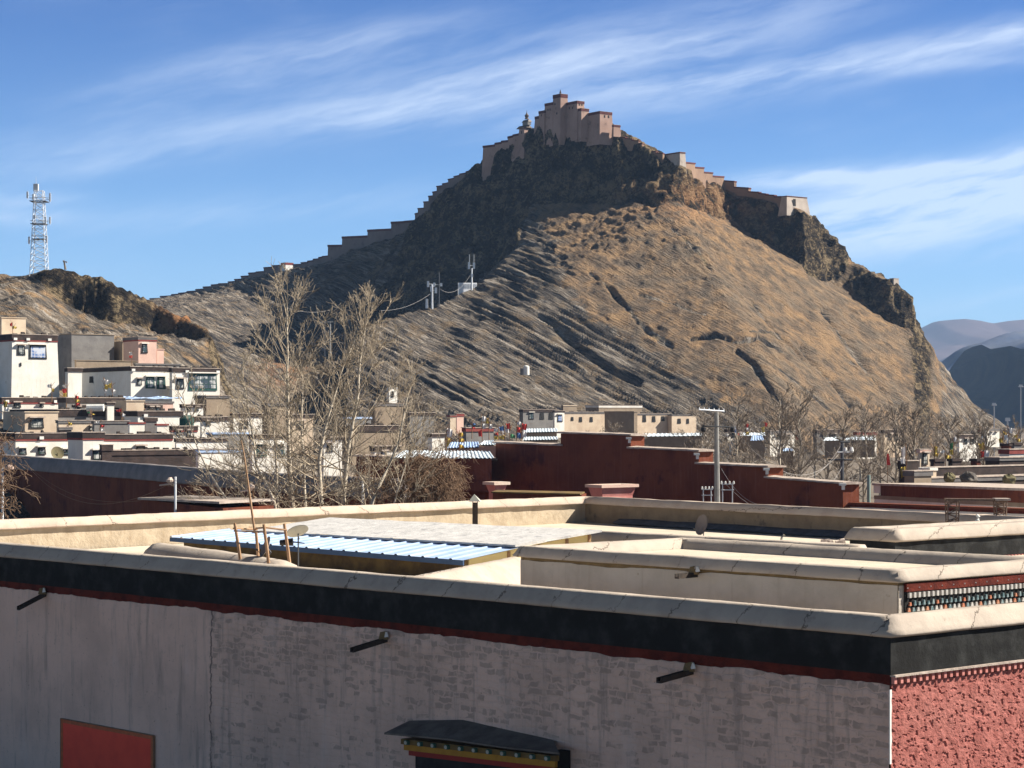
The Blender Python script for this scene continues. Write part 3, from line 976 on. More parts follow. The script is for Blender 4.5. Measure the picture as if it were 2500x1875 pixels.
hz = MB()
hz.box((-9500, -400, -1.0), (19000, 0, 0), (0, 17000, 0), (0, 0, 640))
hm = bpy.data.materials.new('air')
hm.use_nodes = True
ht = hm.node_tree
ht.nodes.clear()
ho = ht.nodes.new('ShaderNodeOutputMaterial')
pv = ht.nodes.new('ShaderNodeVolumePrincipled')
pv.inputs['Color'].default_value = (0.40, 0.62, 1.0, 1)
pv.inputs['Density'].default_value = 0.000064
pv.inputs['Anisotropy'].default_value = 0.0
ht.links.new(pv.outputs[0], ho.inputs['Volume'])
struct('haze', hz, hm, kind='stuff')
# ---------------------------------------------------------------- nearest building: its corner C, wall A runs back to the left, wall B back to the right
Cn = Vector((9.23, 50.0))
dA = Vector((-0.714, 0.70))       # along wall A, away from the corner
dB = Vector((0.776, 0.631))       # along wall B
nA = Vector((-0.70, -0.714))      # outward
nB = Vector((0.631, -0.776))
LA, LB = 56.0, 30.0
EY = H                            # eye height; levels below are measured down from the eye
zCop0, zCop1 = EY - 5.43, EY - 4.95
zBlk1, zBlk0 = EY - 5.47, EY - 6.37
zRed0 = EY - 6.66
zRoof = EY - 6.42


def v3(p, z):
    return Vector((p[0], p[1], z))


def crack_coping(name, base, cuts=True):
    return M[base]


bld = thing('monastery_building', 'nearest flat-roofed building with pale stone wall, black parapet band and red twig-textured right side', 'building', v3(Cn, 0))


def wall_a_material():
    m = bpy.data.materials.new('limewashed_stone')
    m.use_nodes = True
    t = NT(m.node_tree)
    bs = m.node_tree.nodes['Principled BSDF']
    pos = t.n('ShaderNodeNewGeometry').outputs['Position']
    x, y, z = t.sep(pos)
    uu_ = t.m('ADD', t.m('MULTIPLY', t.m('SUBTRACT', x, Cn.x), dA.x), t.m('MULTIPLY', t.m('SUBTRACT', y, Cn.y), dA.y))   # metres from the corner
    nzc = t.n('ShaderNodeTexNoise')
    t.set(nzc.inputs['Vector'], pos)
    nzc.inputs['Scale'].default_value = 2.4
    nzc.inputs['Detail'].default_value = 3.0
    wr, wg_, wb_ = t.sep(nzc.outputs['Color'])
    vec = t.comb(t.m('MULTIPLY_ADD', t.m('SUBTRACT', wr, 0.5), 0.55, uu_), t.m('MULTIPLY_ADD', t.m('SUBTRACT', wg_, 0.5), 0.26, z), 0.0)
    br = t.n('ShaderNodeTexBrick')
    br.offset = 0.43
    br.squash = 1.6
    br.squash_frequency = 3
    t.set(br.inputs['Vector'], vec)
    t.set(br.inputs['Color1'], (0, 0, 0))
    t.set(br.inputs['Color2'], (1, 1, 1))
    t.set(br.inputs['Mortar'], (0.5, 0.5, 0.5))
    for k_, v_ in (('Scale', 1.0), ('Mortar Size', 0.045), ('Mortar Smooth', 0.9), ('Brick Width', 0.37), ('Row Height', 0.20)):
        br.inputs[k_].default_value = v_
    rnd = t.sep(br.outputs['Color'])[0]
    big = t.noise(t.comb(t.m('MULTIPLY', uu_, 0.30), t.m('MULTIPLY', z, 0.85), 4.0), 1.0, 4, 0.6)
    zone = t.m('MULTIPLY', t.m('SUBTRACT', 1.0, t.smooth(uu_, 26.8, 27.4)), 1.0)           # bare plaster left of the crack
    hi = t.smooth(z, EY - 9.6, EY - 7.4)
    thr = t.m('SUBTRACT', 1.30, t.m('ADD', t.m('MULTIPLY', big, 1.05), t.m('MULTIPLY', hi, 0.34)))
    show = t.m('MULTIPLY', t.smooth(t.m('SUBTRACT', rnd, thr), -0.02, 0.05), zone)
    edge = t.m('SUBTRACT', 1.0, br.outputs['Fac'])
    st = t.m('MULTIPLY', t.m('MULTIPLY', show, edge), t.smooth(t.noise(pos, 3.4, 4, 0.6), 0.30, 0.55))
    nz_ = t.noise(pos, 0.5, 5, 0.6)
    fine = t.noise(pos, 5.0, 6, 0.7)
    c = t.mix(t.smooth(nz_, 0.35, 0.68), (0.72, 0.515, 0.415), (0.59, 0.425, 0.345))
    c = t.mix(t.m('MULTIPLY', t.smooth(t.noise(t.vm('MULTIPLY', pos, (3.0, 3.0, 0.3)), 1.0, 5, 0.65), 0.5, 0.72), 0.75), c, (0.38, 0.295, 0.25))
    c = t.mix(t.m('MULTIPLY', t.smooth(fine, 0.56, 0.74), 0.5), c, (0.37, 0.29, 0.25))
    stone = t.mix(wb_, (0.26, 0.20, 0.165), (0.44, 0.34, 0.275))
    c = t.mix(t.m('MULTIPLY', st, 0.75), c, stone)
    c = t.mix(t.m('MULTIPLY', t.smooth(t.noise(pos, 9.0, 3, 0.6), 0.66, 0.72), 0.6), c, (0.22, 0.17, 0.15))
    c = t.mix(t.m('MULTIPLY', t.smooth(t.noise(t.vm('MULTIPLY', pos, (1.1, 1.1, 0.25)), 1.0, 4, 0.6), 0.55, 0.75), 0.5), c, (0.70, 0.55, 0.48))
    # settlement crack running down the wall
    cx_ = t.m('ADD', 27.05, t.m('MULTIPLY', t.m('SUBTRACT', t.noise(t.comb(0.0, 0.0, z), 0.9, 5, 0.7), 0.5), 0.9))
    cr = t.m('SUBTRACT', 1.0, t.smooth(t.m('ABSOLUTE', t.m('SUBTRACT', uu_, cx_)), 0.015, 0.06))
    cr = t.m('MULTIPLY', cr, t.smooth(t.noise(pos, 2.2, 3), 0.35, 0.5))
    c = t.mix(t.m('MULTIPLY', cr, 0.8), c, (0.12, 0.10, 0.095))
    t.set(bs.inputs['Base Color'], c)
    bs.inputs['Roughness'].default_value = 0.97
    bs.inputs['Specular IOR Level'].default_value = 0.1
    b = t.n('ShaderNodeBump')
    b.inputs['Strength'].default_value = 0.7
    b.inputs['Distance'].default_value = 0.05
    t.set(b.inputs['Height'], t.m('SUBTRACT', t.m('ADD', t.m('MULTIPLY', fine, 0.6), t.m('MULTIPLY', edge, t.m('MULTIPLY', zone, 0.35))), t.m('ADD', cr, t.m('MULTIPLY', show, 0.25))))
    m.node_tree.links.new(b.outputs[0], bs.inputs['Normal'])
    return m


def penbey_material():
    m = bpy.data.materials.new('red_twig_wall')
    m.use_nodes = True
    t = NT(m.node_tree)
    bs = m.node_tree.nodes['Principled BSDF']
    pos = t.n('ShaderNodeNewGeometry').outputs['Position']
    f = t.noise(pos, 3.0, 6, 0.7)
    c = t.mix(t.smooth(f, 0.36, 0.64), (0.30, 0.103, 0.088), (0.40, 0.150, 0.128))
    c = t.mix(t.m('MULTIPLY', t.smooth(t.noise(pos, 0.7, 4), 0.5, 0.7), 0.4), c, (0.38, 0.165, 0.14))
    t.set(bs.inputs['Base Color'], c)
    bs.inputs['Roughness'].default_value = 0.98
    bs.inputs['Specular IOR Level'].default_value = 0.08
    b = t.n('ShaderNodeBump')
    b.inputs['Strength'].default_value = 0.6
    b.inputs['Distance'].default_value = 0.03
    t.set(b.inputs['Height'], t.noise(pos, 16.0, 5, 0.7))
    m.node_tree.links.new(b.outputs[0], bs.inputs['Normal'])
    return m


def coping_mat(name, c1, c2, dirv, gap, seed, wide=0.035):
    """lime coping with hair cracks across it every few metres"""
    m = bpy.data.materials.new(name)
    m.use_nodes = True
    t = NT(m.node_tree)
    bs = m.node_tree.nodes['Principled BSDF']
    pos = t.n('ShaderNodeNewGeometry').outputs['Position']
    x, y, z = t.sep(pos)
    l = t.m('ADD', t.m('MULTIPLY', x, dirv[0]), t.m('MULTIPLY', y, dirv[1]))
    l = t.m('ADD', l, t.m('MULTIPLY', t.m('SUBTRACT', t.noise(pos, 0.8, 5, 0.7), 0.5), 1.6))
    l = t.m('ADD', l, t.m('MULTIPLY', z, 0.9))
    fr = t.m('ABSOLUTE', t.m('SUBTRACT', t.m('FRACT', t.m('DIVIDE', l, gap)), 0.5))
    cell = t.n('ShaderNodeTexWhiteNoise', noise_dimensions='1D')
    t.set(cell.inputs['W'], t.m('FLOOR', t.m('DIVIDE', t.m('ADD', l, gap / 2), gap)))
    has = t.m('GREATER_THAN', cell.outputs['Value'], 0.35)
    cr = t.m('MULTIPLY', t.m('SUBTRACT', 1.0, t.smooth(fr, wide * 0.3 / gap, wide / gap)), has)
    n = t.noise(pos, 0.9, 5, 0.6)
    c = t.mix(t.smooth(n, 0.35, 0.68), c1, c2)
    c = t.mix(t.m('MULTIPLY', t.smooth(t.noise(pos, 3.0, 6, 0.7), 0.58, 0.72), 0.5), c, tuple(k * 0.62 for k in c2))
    c = t.mix(t.m('MULTIPLY', cr, 0.75), c, (0.10, 0.085, 0.07))
    t.set(bs.inputs['Base Color'], c)
    bs.inputs['Roughness'].default_value = 0.96
    bs.inputs['Specular IOR Level'].default_value = 0.12
    b = t.n('ShaderNodeBump')
    b.inputs['Strength'].default_value = 0.5
    b.inputs['Distance'].default_value = 0.04
    t.set(b.inputs['Height'], t.m('SUBTRACT', t.noise(pos, 4.0, 6, 0.65), cr))
    m.node_tree.links.new(b.outputs[0], bs.inputs['Normal'])
    return m


copA = coping_mat('coping_lime', (0.46, 0.395, 0.33), (0.375, 0.32, 0.27), (dA.x - dB.x * 0.5, dA.y - dB.y * 0.5), 2.3, 1)
copB = coping_mat('coping_lime_pinkish', (0.52, 0.43, 0.35), (0.46, 0.36, 0.29), (0.7, 0.7), 2.6, 2)

# wall A: a thick plaster skin with a ragged upper edge in front of the red frieze
mb = MB()
n = 330
top = []
for i in range(n + 1):
    l = LA * i / n
    zt = zRed0 + 0.05 * n1(l * 1.1, 3) + 0.035 * n1(l * 4.0, 8) + 0.05 * n1(l * 0.3, 5) + 0.02
    top.append((Cn + dA * l, zt))
zl = [0.0, 0.35, 0.62, 0.8, 0.9, 0.96, 1.0]
rows = []
for i, (p, zt) in enumerate(top):
    r = []
    for f in zl:
        z_ = zt * f
        off = 0.05 + 0.012 * n1(i * 0.35 + f * 9, 2) - (0.035 if f == 1.0 else 0.0)
        q = p + nA * off
        r.append((q.x, q.y, z_))
    rows.append(r)
for r in rows:
    mb.v += r
for i in range(n):
    for j in range(len(zl) - 1):
        a = i * len(zl) + j
        mb.f.append((a, a + 1, a + len(zl) + 1, a + len(zl)))
        mb.mi.append(0)
# top lip back to the frieze, and the far end
for i in range(n):
    a, b = rows[i][-1], rows[i + 1][-1]
    qa, qb = top[i][0] - nA * 0.02, top[i + 1][0] - nA * 0.02
    mb.face([a, (qa.x, qa.y, a[2]), (qb.x, qb.y, b[2]), b])
wallA = mb.build('plaster_wall', wall_a_material(), bld)

# frieze on A (above the plaster edge, reaching a little behind it)
mb = MB()
mb.box(v3(Cn + dA * 0.004, zRed0 - 0.35), v3(dA * (LA - 0.01), 0), v3(-nA * 0.3, 0), (0, 0, zBlk0 - zRed0 + 0.346))
mb.build('red_frieze', M['red_frieze'], bld)
# black band A + B (one mitred strip), a little proud
mb = MB()
pathAB = [Cn + dA * LA, Cn, Cn + dB * LB]
mb.sweep(pathAB, [(-0.3, 0), (0.09, 0.0), (0.09, zBlk1 - zBlk0), (-0.3, zBlk1 - zBlk0)], zBlk0, step=1.0, jit=0.008, seed=4)
mb.build('black_parapet_band', M['black_band'], bld)
# thin ledge under the band on wall B, and the row of joist ends below it
mb = MB()
mb.box(v3(Cn + dB * 0.0 + nB * 0.0, zBlk0 - 0.055), v3(dB * LB, 0), v3(nB * 0.17, 0), (0, 0, 0.05))
mb.build('ledge', M['stone_cap'], bld)
k = 0.03
while k < 6.6:
    mb = MB()
    mb.box(v3(Cn + dB * k, zBlk0 - 0.055 - 0.17), v3(dB * 0.095, 0), v3(nB * 0.115, 0), (0, 0, 0.165))
    mb.build('joist_end', M['rose_plaster'], bld)
    k += 0.235 + 0.01 * n1(k * 7, 4)
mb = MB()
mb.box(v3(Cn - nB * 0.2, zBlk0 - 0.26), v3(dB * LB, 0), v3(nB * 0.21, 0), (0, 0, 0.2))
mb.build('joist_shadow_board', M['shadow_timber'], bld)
# wall B: bundled-twig wall, really rough
mb = MB()
nu, nv = 520, 280
Lb, zt_, zb_ = 6.6, zBlk0 - 0.24, EY - 9.9
A_, B_ = np.meshgrid(np.linspace(0, Lb, nu), np.linspace(zt_, zb_, nv))
r1 = fbm(A_ * 11, B_ * 15.0, 0.3, 3, 51)
r2 = fbm(A_ * 3.3, B_ * 2.4, 0.9, 3, 52)
r3 = fbm(A_ * 8 + B_ * 2, B_ * 12.0 - A_ * 2, 0.1, 3, 53)
chip = -np.clip(r3 - 0.36, 0, 0.25) * 0.17
dsp = 0.010 * r1 + 0.010 * r2 + chip * 0.7 + 0.02
dsp[:, 0] = 0.03
for i in range(nv):
    for j in range(nu):
        p = Cn + dB * A_[i, j] + nB * dsp[i, j]
        mb.v.append((p.x, p.y, B_[i, j]))
for i in range(nv - 1):
    for j in range(nu - 1):
        a = i * nu + j
        mb.f.append((a, a + nu, a + nu + 1, a + 1))
        mb.mi.append(0)
b0 = Cn + dB * Lb
mb.box(v3(b0 - nB * 0.3, 0), v3(dB * (LB - Lb), 0), v3(nB * 0.3, 0), (0, 0, zt_))
mb.box(v3(Cn - nB * 0.3 + dB * 0.02, 0), v3(dB * (Lb - 0.03), 0), v3(nB * 0.3, 0), (0, 0, zb_ + 0.1))
mb.build('red_twig_wall', penbey_material(), bld)
# white quoin strip on the corner
mb = MB()
pts_ = []
for i in range(14):
    z_ = zRed0 - 0.07 - i * 0.14
    w_ = 0.05 + 0.035 * abs(n1(i * 1.7, 6))
    pts_.append((z_, w_))
for (z0_, w0_), (z1_, w1_) in zip(pts_[:-1], pts_[1:]):
    a0, a1 = Cn + nA * 0.051 + nB * 0.035, Cn + nA * 0.051 + nB * 0.035
    mb.face([v3(a0, z0_), v3(a1, z1_), v3(a1 + dB * w1_, z1_), v3(a0 + dB * w0_, z0_)])
    mb.face([v3(a0, z1_), v3(a0, z0_), v3(a0 + dA * 0.03, z0_), v3(a0 + dA * 0.03, z1_)])
mb.build('limewash_edge', M['white_paint'], bld)
# coping
prof = [(0.10, -0.03), (0.19, 0.0), (0.20, 0.06), (0.14, 0.16), (0.05, 0.31), (-0.03, 0.44), (-0.08, 0.475), (-0.16, 0.485), (-0.42, 0.475), (-0.52, 0.44), (-0.70, 0.24), (-0.86, 0.04), (-0.86, -1.05), (-0.3, -1.05)]
mb = MB()
mb.sweep(pathAB, prof, zCop0, step=0.35, jit=0.016, seed=11)
cop = mb.build('coping', copA, bld, smooth=True)
# roof floor (earth), lower level
mb = MB()
inA, inB = Cn + dA * (LA + 2) - nA * 0.8 + dB * 0, Cn
c0 = Cn - nA * 0.8 - nB * 0.8
eB, eW = Cn + dB * LB, Vector((28.3, 97.6))
mb.face([v3(c0, zRoof), v3(eB - nB * 0.8, zRoof), v3(eW, zRoof - 0.02), v3(Vector((4.6, 123.0)), zRoof - 0.05), v3(Vector((-26, 92)), zRoof - 0.05), v3(c0 + dA * (LA + 1), zRoof)])
mb.build('roof_floor', M['roof_earth'], bld)
# inner body below the roof so nothing is hollow, closed by a plain end wall out of the picture
mb = MB()
bp = [Cn - nA * 0.35 - nB * 0.35, eB - nB * 0.35, eW, Vector((4.6, 122.6)), Vector((-25.5, 92)), Cn + dA * (LA - 0.5) - nA * 0.35]
mb.prism([v3(p_, 0) for p_ in bp], (0, 0, zRoof - 0.3))
mb.box(v3(eB - dB * 0.01, 0), v3(eW - eB, 0), v3(dB * 0.4, 0), (0, 0, EY - 5.3))
mb.build('body', M['upper_plaster'], bld)


def spout(px_b, py_b, px_t, py_t, base_pt, parent, wid=0.17, nrm=nA, bird=False):
    """wooden water spout leaving the wall along nrm"""
    zb = zat(py_b, base_pt.y)
    r = (px_t - CX) / K
    Ls = (r * base_pt.y - base_pt.x) / (nrm.x - r * nrm.y)
    tip = base_pt + nrm * Ls
    zt = zat(py_t, tip.y)
    s = Vector((-nrm.y, nrm.x)) * wid
    mb = MB()
    b0_ = base_pt - nrm * 0.4
    zb0 = zb + (zb - zt) * 0.4 / Ls
    a = v3(b0_, zb0)
    t_ = v3(tip, zt)
    S = v3(s, 0)
    hh = Vector((0, 0, 0.14))
    mb.hexa([a - S / 2, t_ - S / 2, t_ + S / 2, a + S / 2, a - S / 2 + hh * 0.35, t_ - S / 2 + hh * 0.35, t_ + S / 2 + hh * 0.35, a + S / 2 + hh * 0.35])
    for sg in (-1, 1):
        o = S * 0.5 * sg
        w_ = S * 0.16 * sg
        q = [a + o - w_, t_ + o - w_, t_ + o, a + o]
        if sg < 0:
            q = [a + o, t_ + o, t_ + o - w_, a + o - w_]
        mb.hexa([p_ + hh * 0.36 for p_ in q] + [p_ + hh for p_ in q])
    sp = mb.build('water_spout', M['dark_wood'], parent)
    mb = MB()
    c_ = v3(base_pt + nrm * 0.10, zb + 0.19)
    mb.hexa([c_ + Vector(d_) for d_ in ((-0.14, -0.1, -0.1), (0.16, -0.12, -0.1), (0.14, 0.12, -0.1), (-0.15, 0.1, -0.1), (-0.10, -0.07, 0.12), (0.10, -0.08, 0.16), (0.09, 0.08, 0.13), (-0.1, 0.07, 0.1))])
    mb.build('spout_stone', M['mud_edge'], sp)
    if bird:
        mb = MB()
        c_ = v3(base_pt + nrm * 0.16 + dA * -0.20, zb + 0.24)
        mb.hexa([c_ + Vector(d_) for d_ in ((-0.05, -0.06, -0.07), (0.07, -0.05, -0.05), (0.06, 0.06, -0.06), (-0.06, 0.05, -0.05), (-0.03, -0.03, 0.10), (0.03, -0.02, 0.06), (0.03, 0.03, 0.09), (-0.02, 0.03, 0.06))])
        mb.build('lime_patch', M['white_paint'], sp)


for pb, tb in (((112, 1456), (44, 1490)), ((945, 1567), (859, 1593)), ((1690, 1646), (1608, 1668))):
    tt_ = solve_t(Cn, dA, pb[0])
    spout(pb[0], pb[1], tb[0], tb[1], Cn + dA * tt_ + nA * 0.05, bld, bird=True)

# painted window canopy low on wall A
tc0, tc1 = solve_t(Cn + nA * 0.6, dA, 972), solve_t(Cn + nA * 0.6, dA, 1345)


def onA(px, py, out=0.0):
    p = Cn + nA * out
    t_ = solve_t(p, dA, px)
    q = p + dA * t_
    return Vector((q.x, q.y, zat(py, q.y)))


wc = thing('x', '', '', (0, 0, 0))
bpy.data.objects.remove(wc)
mb = MB()
# stone slab roof: back edge on the wall, front edge drooping
bk = [onA(1000, 1759, 0.05), onA(1130, 1757, 0.05), onA(1250, 1784, 0.05), onA(1350, 1806, 0.05)]
fr = [onA(938, 1789, 1.0), onA(1090, 1803, 1.0), onA(1230, 1823, 1.0), onA(1366, 1838, 1.0)]
for i in range(3):
    mb.hexa([fr[i] - Vector((0, 0, .05)), fr[i + 1] - Vector((0, 0, .05)), bk[i + 1] - Vector((0, 0, .12)), bk[i] - Vector((0, 0, .12)), fr[i], fr[i + 1], bk[i + 1], bk[i]])
canopy = mb.build('window_canopy', M['slate'], bld)
L_, R_ = onA(975, 1804, 0.72), onA(1352, 1846, 0.72)
ax_ = (R_ - L_)


def beam(z_off0, z_off1, out0, out1, mt, nm, inset0=0.0, inset1=0.0):
    a = L_ + ax_ * inset0
    b = R_ - ax_ * inset1
    o0, o1 = v3(nA * (out0 - 0.72), 0), v3(nA * (out1 - 0.72), 0)
    mbb = MB()
    z0_, z1_ = Vector((0, 0, z_off0)), Vector((0, 0, z_off1))
    mbb.hexa([a + o1 + z0_, b + o1 + z0_, b + o0 + z0_, a + o0 + z0_, a + o1 + z1_, b + o1 + z1_, b + o0 + z1_, a + o0 + z1_])
    return mbb.build(nm, mt, canopy)


beam(-0.16, -0.004, 0.0, 0.66, M['ochre_board'], 'rafter_board')
beam(-0.34, -0.163, 0.0, 0.60, M['yellow_paint'], 'yellow_beam', 0.01, 0.01)
beam(-0.50, -0.343, 0.0, 0.52, M['red_paint'], 'red_beam', 0.03, 0.03)
beam(-1.20, -0.503, 0.0, 0.42, M['window_black'], 'window_frame', 0.06, 0.06)
nR = 11
for i in range(nR):
    c_ = L_ + ax_ * ((i + 0.55) / nR)
    c_ = c_ + v3(nA * (-0.06), -0.085)
    a_ = v3(nA * 0.10, 0)
    mb, mb2 = MB(), MB()
    s_ = v3(dA, 0)
    mb.box(c_ - s_ * 0.075 - Vector((0, 0, 0.062)), s_ * 0.15, a_, (0, 0, 0.124))
    ring = []
    for q in range(12):
        an = 2 * math.pi * q / 12
        ring.append(c_ + a_ * 1.02 + s_ * 0.055 * math.cos(an) + Vector((0, 0, 0.055 * math.sin(an))))
    mb2.prism(ring, a_ * 0.12)
    mb.build('rafter_end', M['green_paint'], canopy)
    mb2.build('white_disc', M['dish_grey'], canopy)
mb = MB()
p0 = onA(1346, 1838, 0.05)
mb.box(onA(1344, 1835, 0.5) + Vector((0, 0, -1.6)), v3(-dA * 0.35, 0), v3(-nA * 0.45, 0), (0, 0, 1.62))
mb.build('side_post', M['shadow_timber'], canopy)

# red board fixed to wall A
sg = MB()
q0, q1 = onA(152, 1760, 0.07), onA(377, 1792, 0.07)
sw = (q1 - q0)
sw.z = 0
ztop = (q0.z + q1.z) / 2
board = thing('red_signboard', 'plain red board with thin orange-brown border on the shaded plaster wall', 'sign', (q0.x, q0.y, ztop - 2.4))
q0.z = ztop - 2.4
sg.box(q0, sw, v3(nA * 0.05, 0), (0, 0, 2.4))
sg.build('panel', M['sign_red'], board)
fr_ = MB()
on = v3(nA * 0.075, 0)
wl = sw.length
su = sw / wl
fr_.box(q0 + Vector((0, 0, 2.402)), sw, on, (0, 0, 0.03))
fr_.box(q0 - su * 0.032, su * 0.03, on, (0, 0, 2.432))
fr_.box(q0 + sw + su * 0.002, su * 0.03, on, (0, 0, 2.432))
fr_.build('border', M['brown_wood'], board)
fr_ = MB()
o2 = v3(nA * 0.052, 0)
fr_.box(q0 + o2 + Vector((0, 0, 2.28)), sw, v3(nA * 0.008, 0), (0, 0, 0.11))
fr_.box(q0 + o2, su * 0.12, v3(nA * 0.008, 0), (0, 0, 2.277))
fr_.box(q0 + o2 + sw - su * 0.14, su * 0.13, v3(nA * 0.008, 0), (0, 0, 2.277))
fr_.build('edge_stripe', M['sign_edge'], board)

# ---------------------------------------------------------------- upper storey on the same roof
Q1 = Vector((10.32, 54.75))
Q0 = Q1 + dA * 14.06
Q2 = Q0 + dB * 7.0
Q3 = Q1 + dB * 7.0
zU1 = EY - 4.17
up = MB()
for a_, b_ in ((Q0, Q1), (Q1, Q3), (Q3, Q2), (Q2, Q0)):
    dd = (b_ - a_).normalized()
    nn = Vector((dd.y, -dd.x))
    L = (b_ - a_).length
    c = max(1, int(L / 0.3))
    for i in range(c):
        p_, r_ = a_ + dd * (L * i / c), a_ + dd * (L * (i + 1) / c)
        za_, zb_ = zU1 - 0.42 - 0.05 * abs(n1(i * 0.7, 12)) - 0.06 * max(0, n1(i * 0.25, 13)), zU1 - 0.42 - 0.05 * abs(n1((i + 1) * 0.7, 12)) - 0.06 * max(0, n1((i + 1) * 0.25, 13))
        up.face([v3(p_ + nn * 0.02, zRoof - 0.1), v3(r_ + nn * 0.02, zRoof - 0.1), v3(r_ + nn * 0.02, zb_), v3(p_ + nn * 0.02, za_)])
        up.face([v3(p_ + nn * 0.02, za_), v3(r_ + nn * 0.02, zb_), v3(r_ - nn * 0.02, zb_), v3(p_ - nn * 0.02, za_)])
ups = up.build('upper_storey', M['upper_plaster'], bld)
mb = MB()
mb.sweep([Q0, Q1, Q3, Q2], [(0.0, 0.0), (0.0, 0.4), (-0.2, 0.4), (-0.2, 0.0)], zU1 - 0.75, closed=True, step=2)
mb.build('mud_course', M['mud_edge'], ups)
profU = [(0.04, 0.0), (0.17, 0.02), (0.18, 0.06), (0.11, 0.18), (0.04, 0.31), (0.0, 0.345), (-0.08, 0.355), (-0.34, 0.355), (-0.50, 0.24), (-0.62, 0.06), (-0.66, -0.05), (-0.3, -0.06)]
mb = MB()
mb.sweep([Q0, Q1, Q3, Q2], profU, zU1 - 0.355, closed=True, step=0.3, jit=0.018, seed=21)
mb.build('storey_coping', copA, ups, smooth=True)
mb = MB()
i_ = 0.45
r0, r1, r2, r3 = Q0 - nA * i_ + dB * 0.0 + dA * -0.45, Q1 - nA * i_ - nB * 0, Q3, Q2
mb.face([v3(Q0 * 0.96 + Q3 * 0.04, zU1 - 0.36), v3(Q1 * 0.96 + Q2 * 0.04, zU1 - 0.38), v3(Q3 * 0.96 + Q0 * 0.04, zU1 - 0.36), v3(Q2 * 0.96 + Q1 * 0.04, zU1 - 0.33)])
mb.build('storey_roof', M['roof_earth'], ups)
# painted eaves on the B side of the upper storey
dl = 7.2
mb = MB()
mb.box(v3(Q1 + nB * 0.03 + dB * 0.2, zU1 - 0.60), v3(dB * dl, 0), v3(nB * 0.10, 0), (0, 0, 0.225))
mb.build('red_eaves_beam', M['red_frieze'], ups)
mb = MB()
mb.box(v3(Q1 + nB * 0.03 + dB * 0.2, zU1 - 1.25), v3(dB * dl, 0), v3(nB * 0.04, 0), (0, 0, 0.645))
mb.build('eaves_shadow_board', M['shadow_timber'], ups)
k = 0.3
i = 0
while k < dl:
    mb = MB()
    mb.box(v3(Q1 + nB * 0.07 + dB * k, zU1 - 0.765), v3(dB * 0.085, 0), v3(nB * 0.08, 0), (0, 0, 0.135))
    mb.build('white_joist', M['joist_white'], ups)
    h_ = 0.13 if i % 2 else 0.09
    for q_, z_, w_, hh_, sl in ((k + 0.03, 0.98, 0.09, h_, 0 if i % 6 else 1), (k - 0.04, 1.14, 0.12, 0.10, 1 if i % 4 == 0 else (0 if i % 4 == 1 else 2))):
        mb = MB()
        p_ = v3(Q1 + nB * 0.07 + dB * q_, zU1 - z_)
        mb.prism([p_, p_ + v3(dB * w_, 0), p_ + v3(dB * (w_ * 0.75), hh_), p_ + v3(dB * (w_ * 0.25), hh_)], v3(nB * 0.055, 0))
        mb.build('dentil', M[('teal_block', 'orange_block', 'joist_white')[sl]], ups)
    k += 0.19
    i += 1
for j in range(int(dl / 0.16)):
    pz = v3(Q1 + nB * 0.13 + dB * (0.24 + 0.16 * j), zU1 - 0.50)
    if (j * 7) % 3 == 0:
        mb = MB()
        mb.cbox(pz, 0.03, 0.03, 0.03)
        mb.build('beam_dot', M['white_paint'], ups)
tt_ = solve_t(Q1, dA, 1700)
spout(1700, 1409, 1652, 1413, Q1 + dA * tt_ + nA * 0.03, bld, 0.15, bird=True)

# small crossing parapets on the lower roof
mb = MB()
e0, e1 = Vector((-2.9, 62.3)), Vector((0.32, 71.4))
profX = [(0.30, -0.75), (0.28, -0.05), (0.36, 0.0), (0.34, 0.06), (-0.15, 0.42), (-0.40, 0.45), (-0.75, 0.1), (-0.75, -0.75)]
profX = [(1.0, -0.85), (0.62, -0.30), (0.36, 0.05), (0.0, 0.36), (-0.25, 0.42), (-0.5, 0.3), (-0.7, 0.0), (-0.75, -0.85)]
mb.sweep([e0, e1], profX, EY - 5.40, step=0.4, jit=0.02, seed=31)
mb.build('crossing_coping', copA, bld, smooth=True)
mb = MB()
h0, h1 = P(655, 1372, 70), P(380, 1342, 79)
mb.sweep([(h1.x, h1.y), (P(560, 1352, 73.5).x, 73.5), (h0.x + 0.5, h0.y - 0.6)], [(0.9, -0.75), (0.45, 0.02), (0.12, 0.26), (-0.22, 0.30), (-0.6, 0.12), (-0.75, -0.75)], EY - 5.28, step=0.4, jit=0.03, seed=33)
mb.build('low_roof_ridge', copA, bld, smooth=True)

# ---------------------------------------------------------------- rear wing with the second black band
wg = Vector((16.45, 88.0))
wing = thing('rear_wing', 'rear wing showing a black-banded corner under thick cream coping, behind the upper storey', 'building', v3(wg, 0))
pw = [wg + dA * 2.25 + dB * 12, wg + dA * 2.25, wg, wg + dB * 15]
mb = MB()
mb.sweep(pw, [(-0.3, 0), (0.05, 0), (0.05, 0.86), (-0.3, 0.86)], EY - 6.38, step=1.5, jit=0.01, seed=41)
mb.build('black_parapet_band', M['black_band'], wing)
mb = MB()
mb.sweep(pw, [(0.06, -0.03), (0.2, 0.0), (0.22, 0.07), (0.08, 0.34), (0.0, 0.49), (-0.08, 0.52), (-0.6, 0.52), (-0.9, 0.1), (-0.9, -0.6), (-0.3, -0.6)], EY - 5.49, step=0.4, jit=0.025, seed=42)
mb.build('coping', copA, wing, smooth=True)
mb = MB()
mb.box(v3(wg - nB * 0.3 + dB * 0.05, 0), v3(dB * 14.8, 0), v3(nB * 0.3, 0), (0, 0, EY - 6.62))
mb.box(v3(wg + dB * 0.3 - nA * 0.3 + dA * 0.05, 0), v3(dA * 1.9, 0), v3(nA * 0.28, 0), (0, 0, EY - 6.62))
mb.build('red_twig_wall', M['rose_plaster'], wing)
k = 0.05
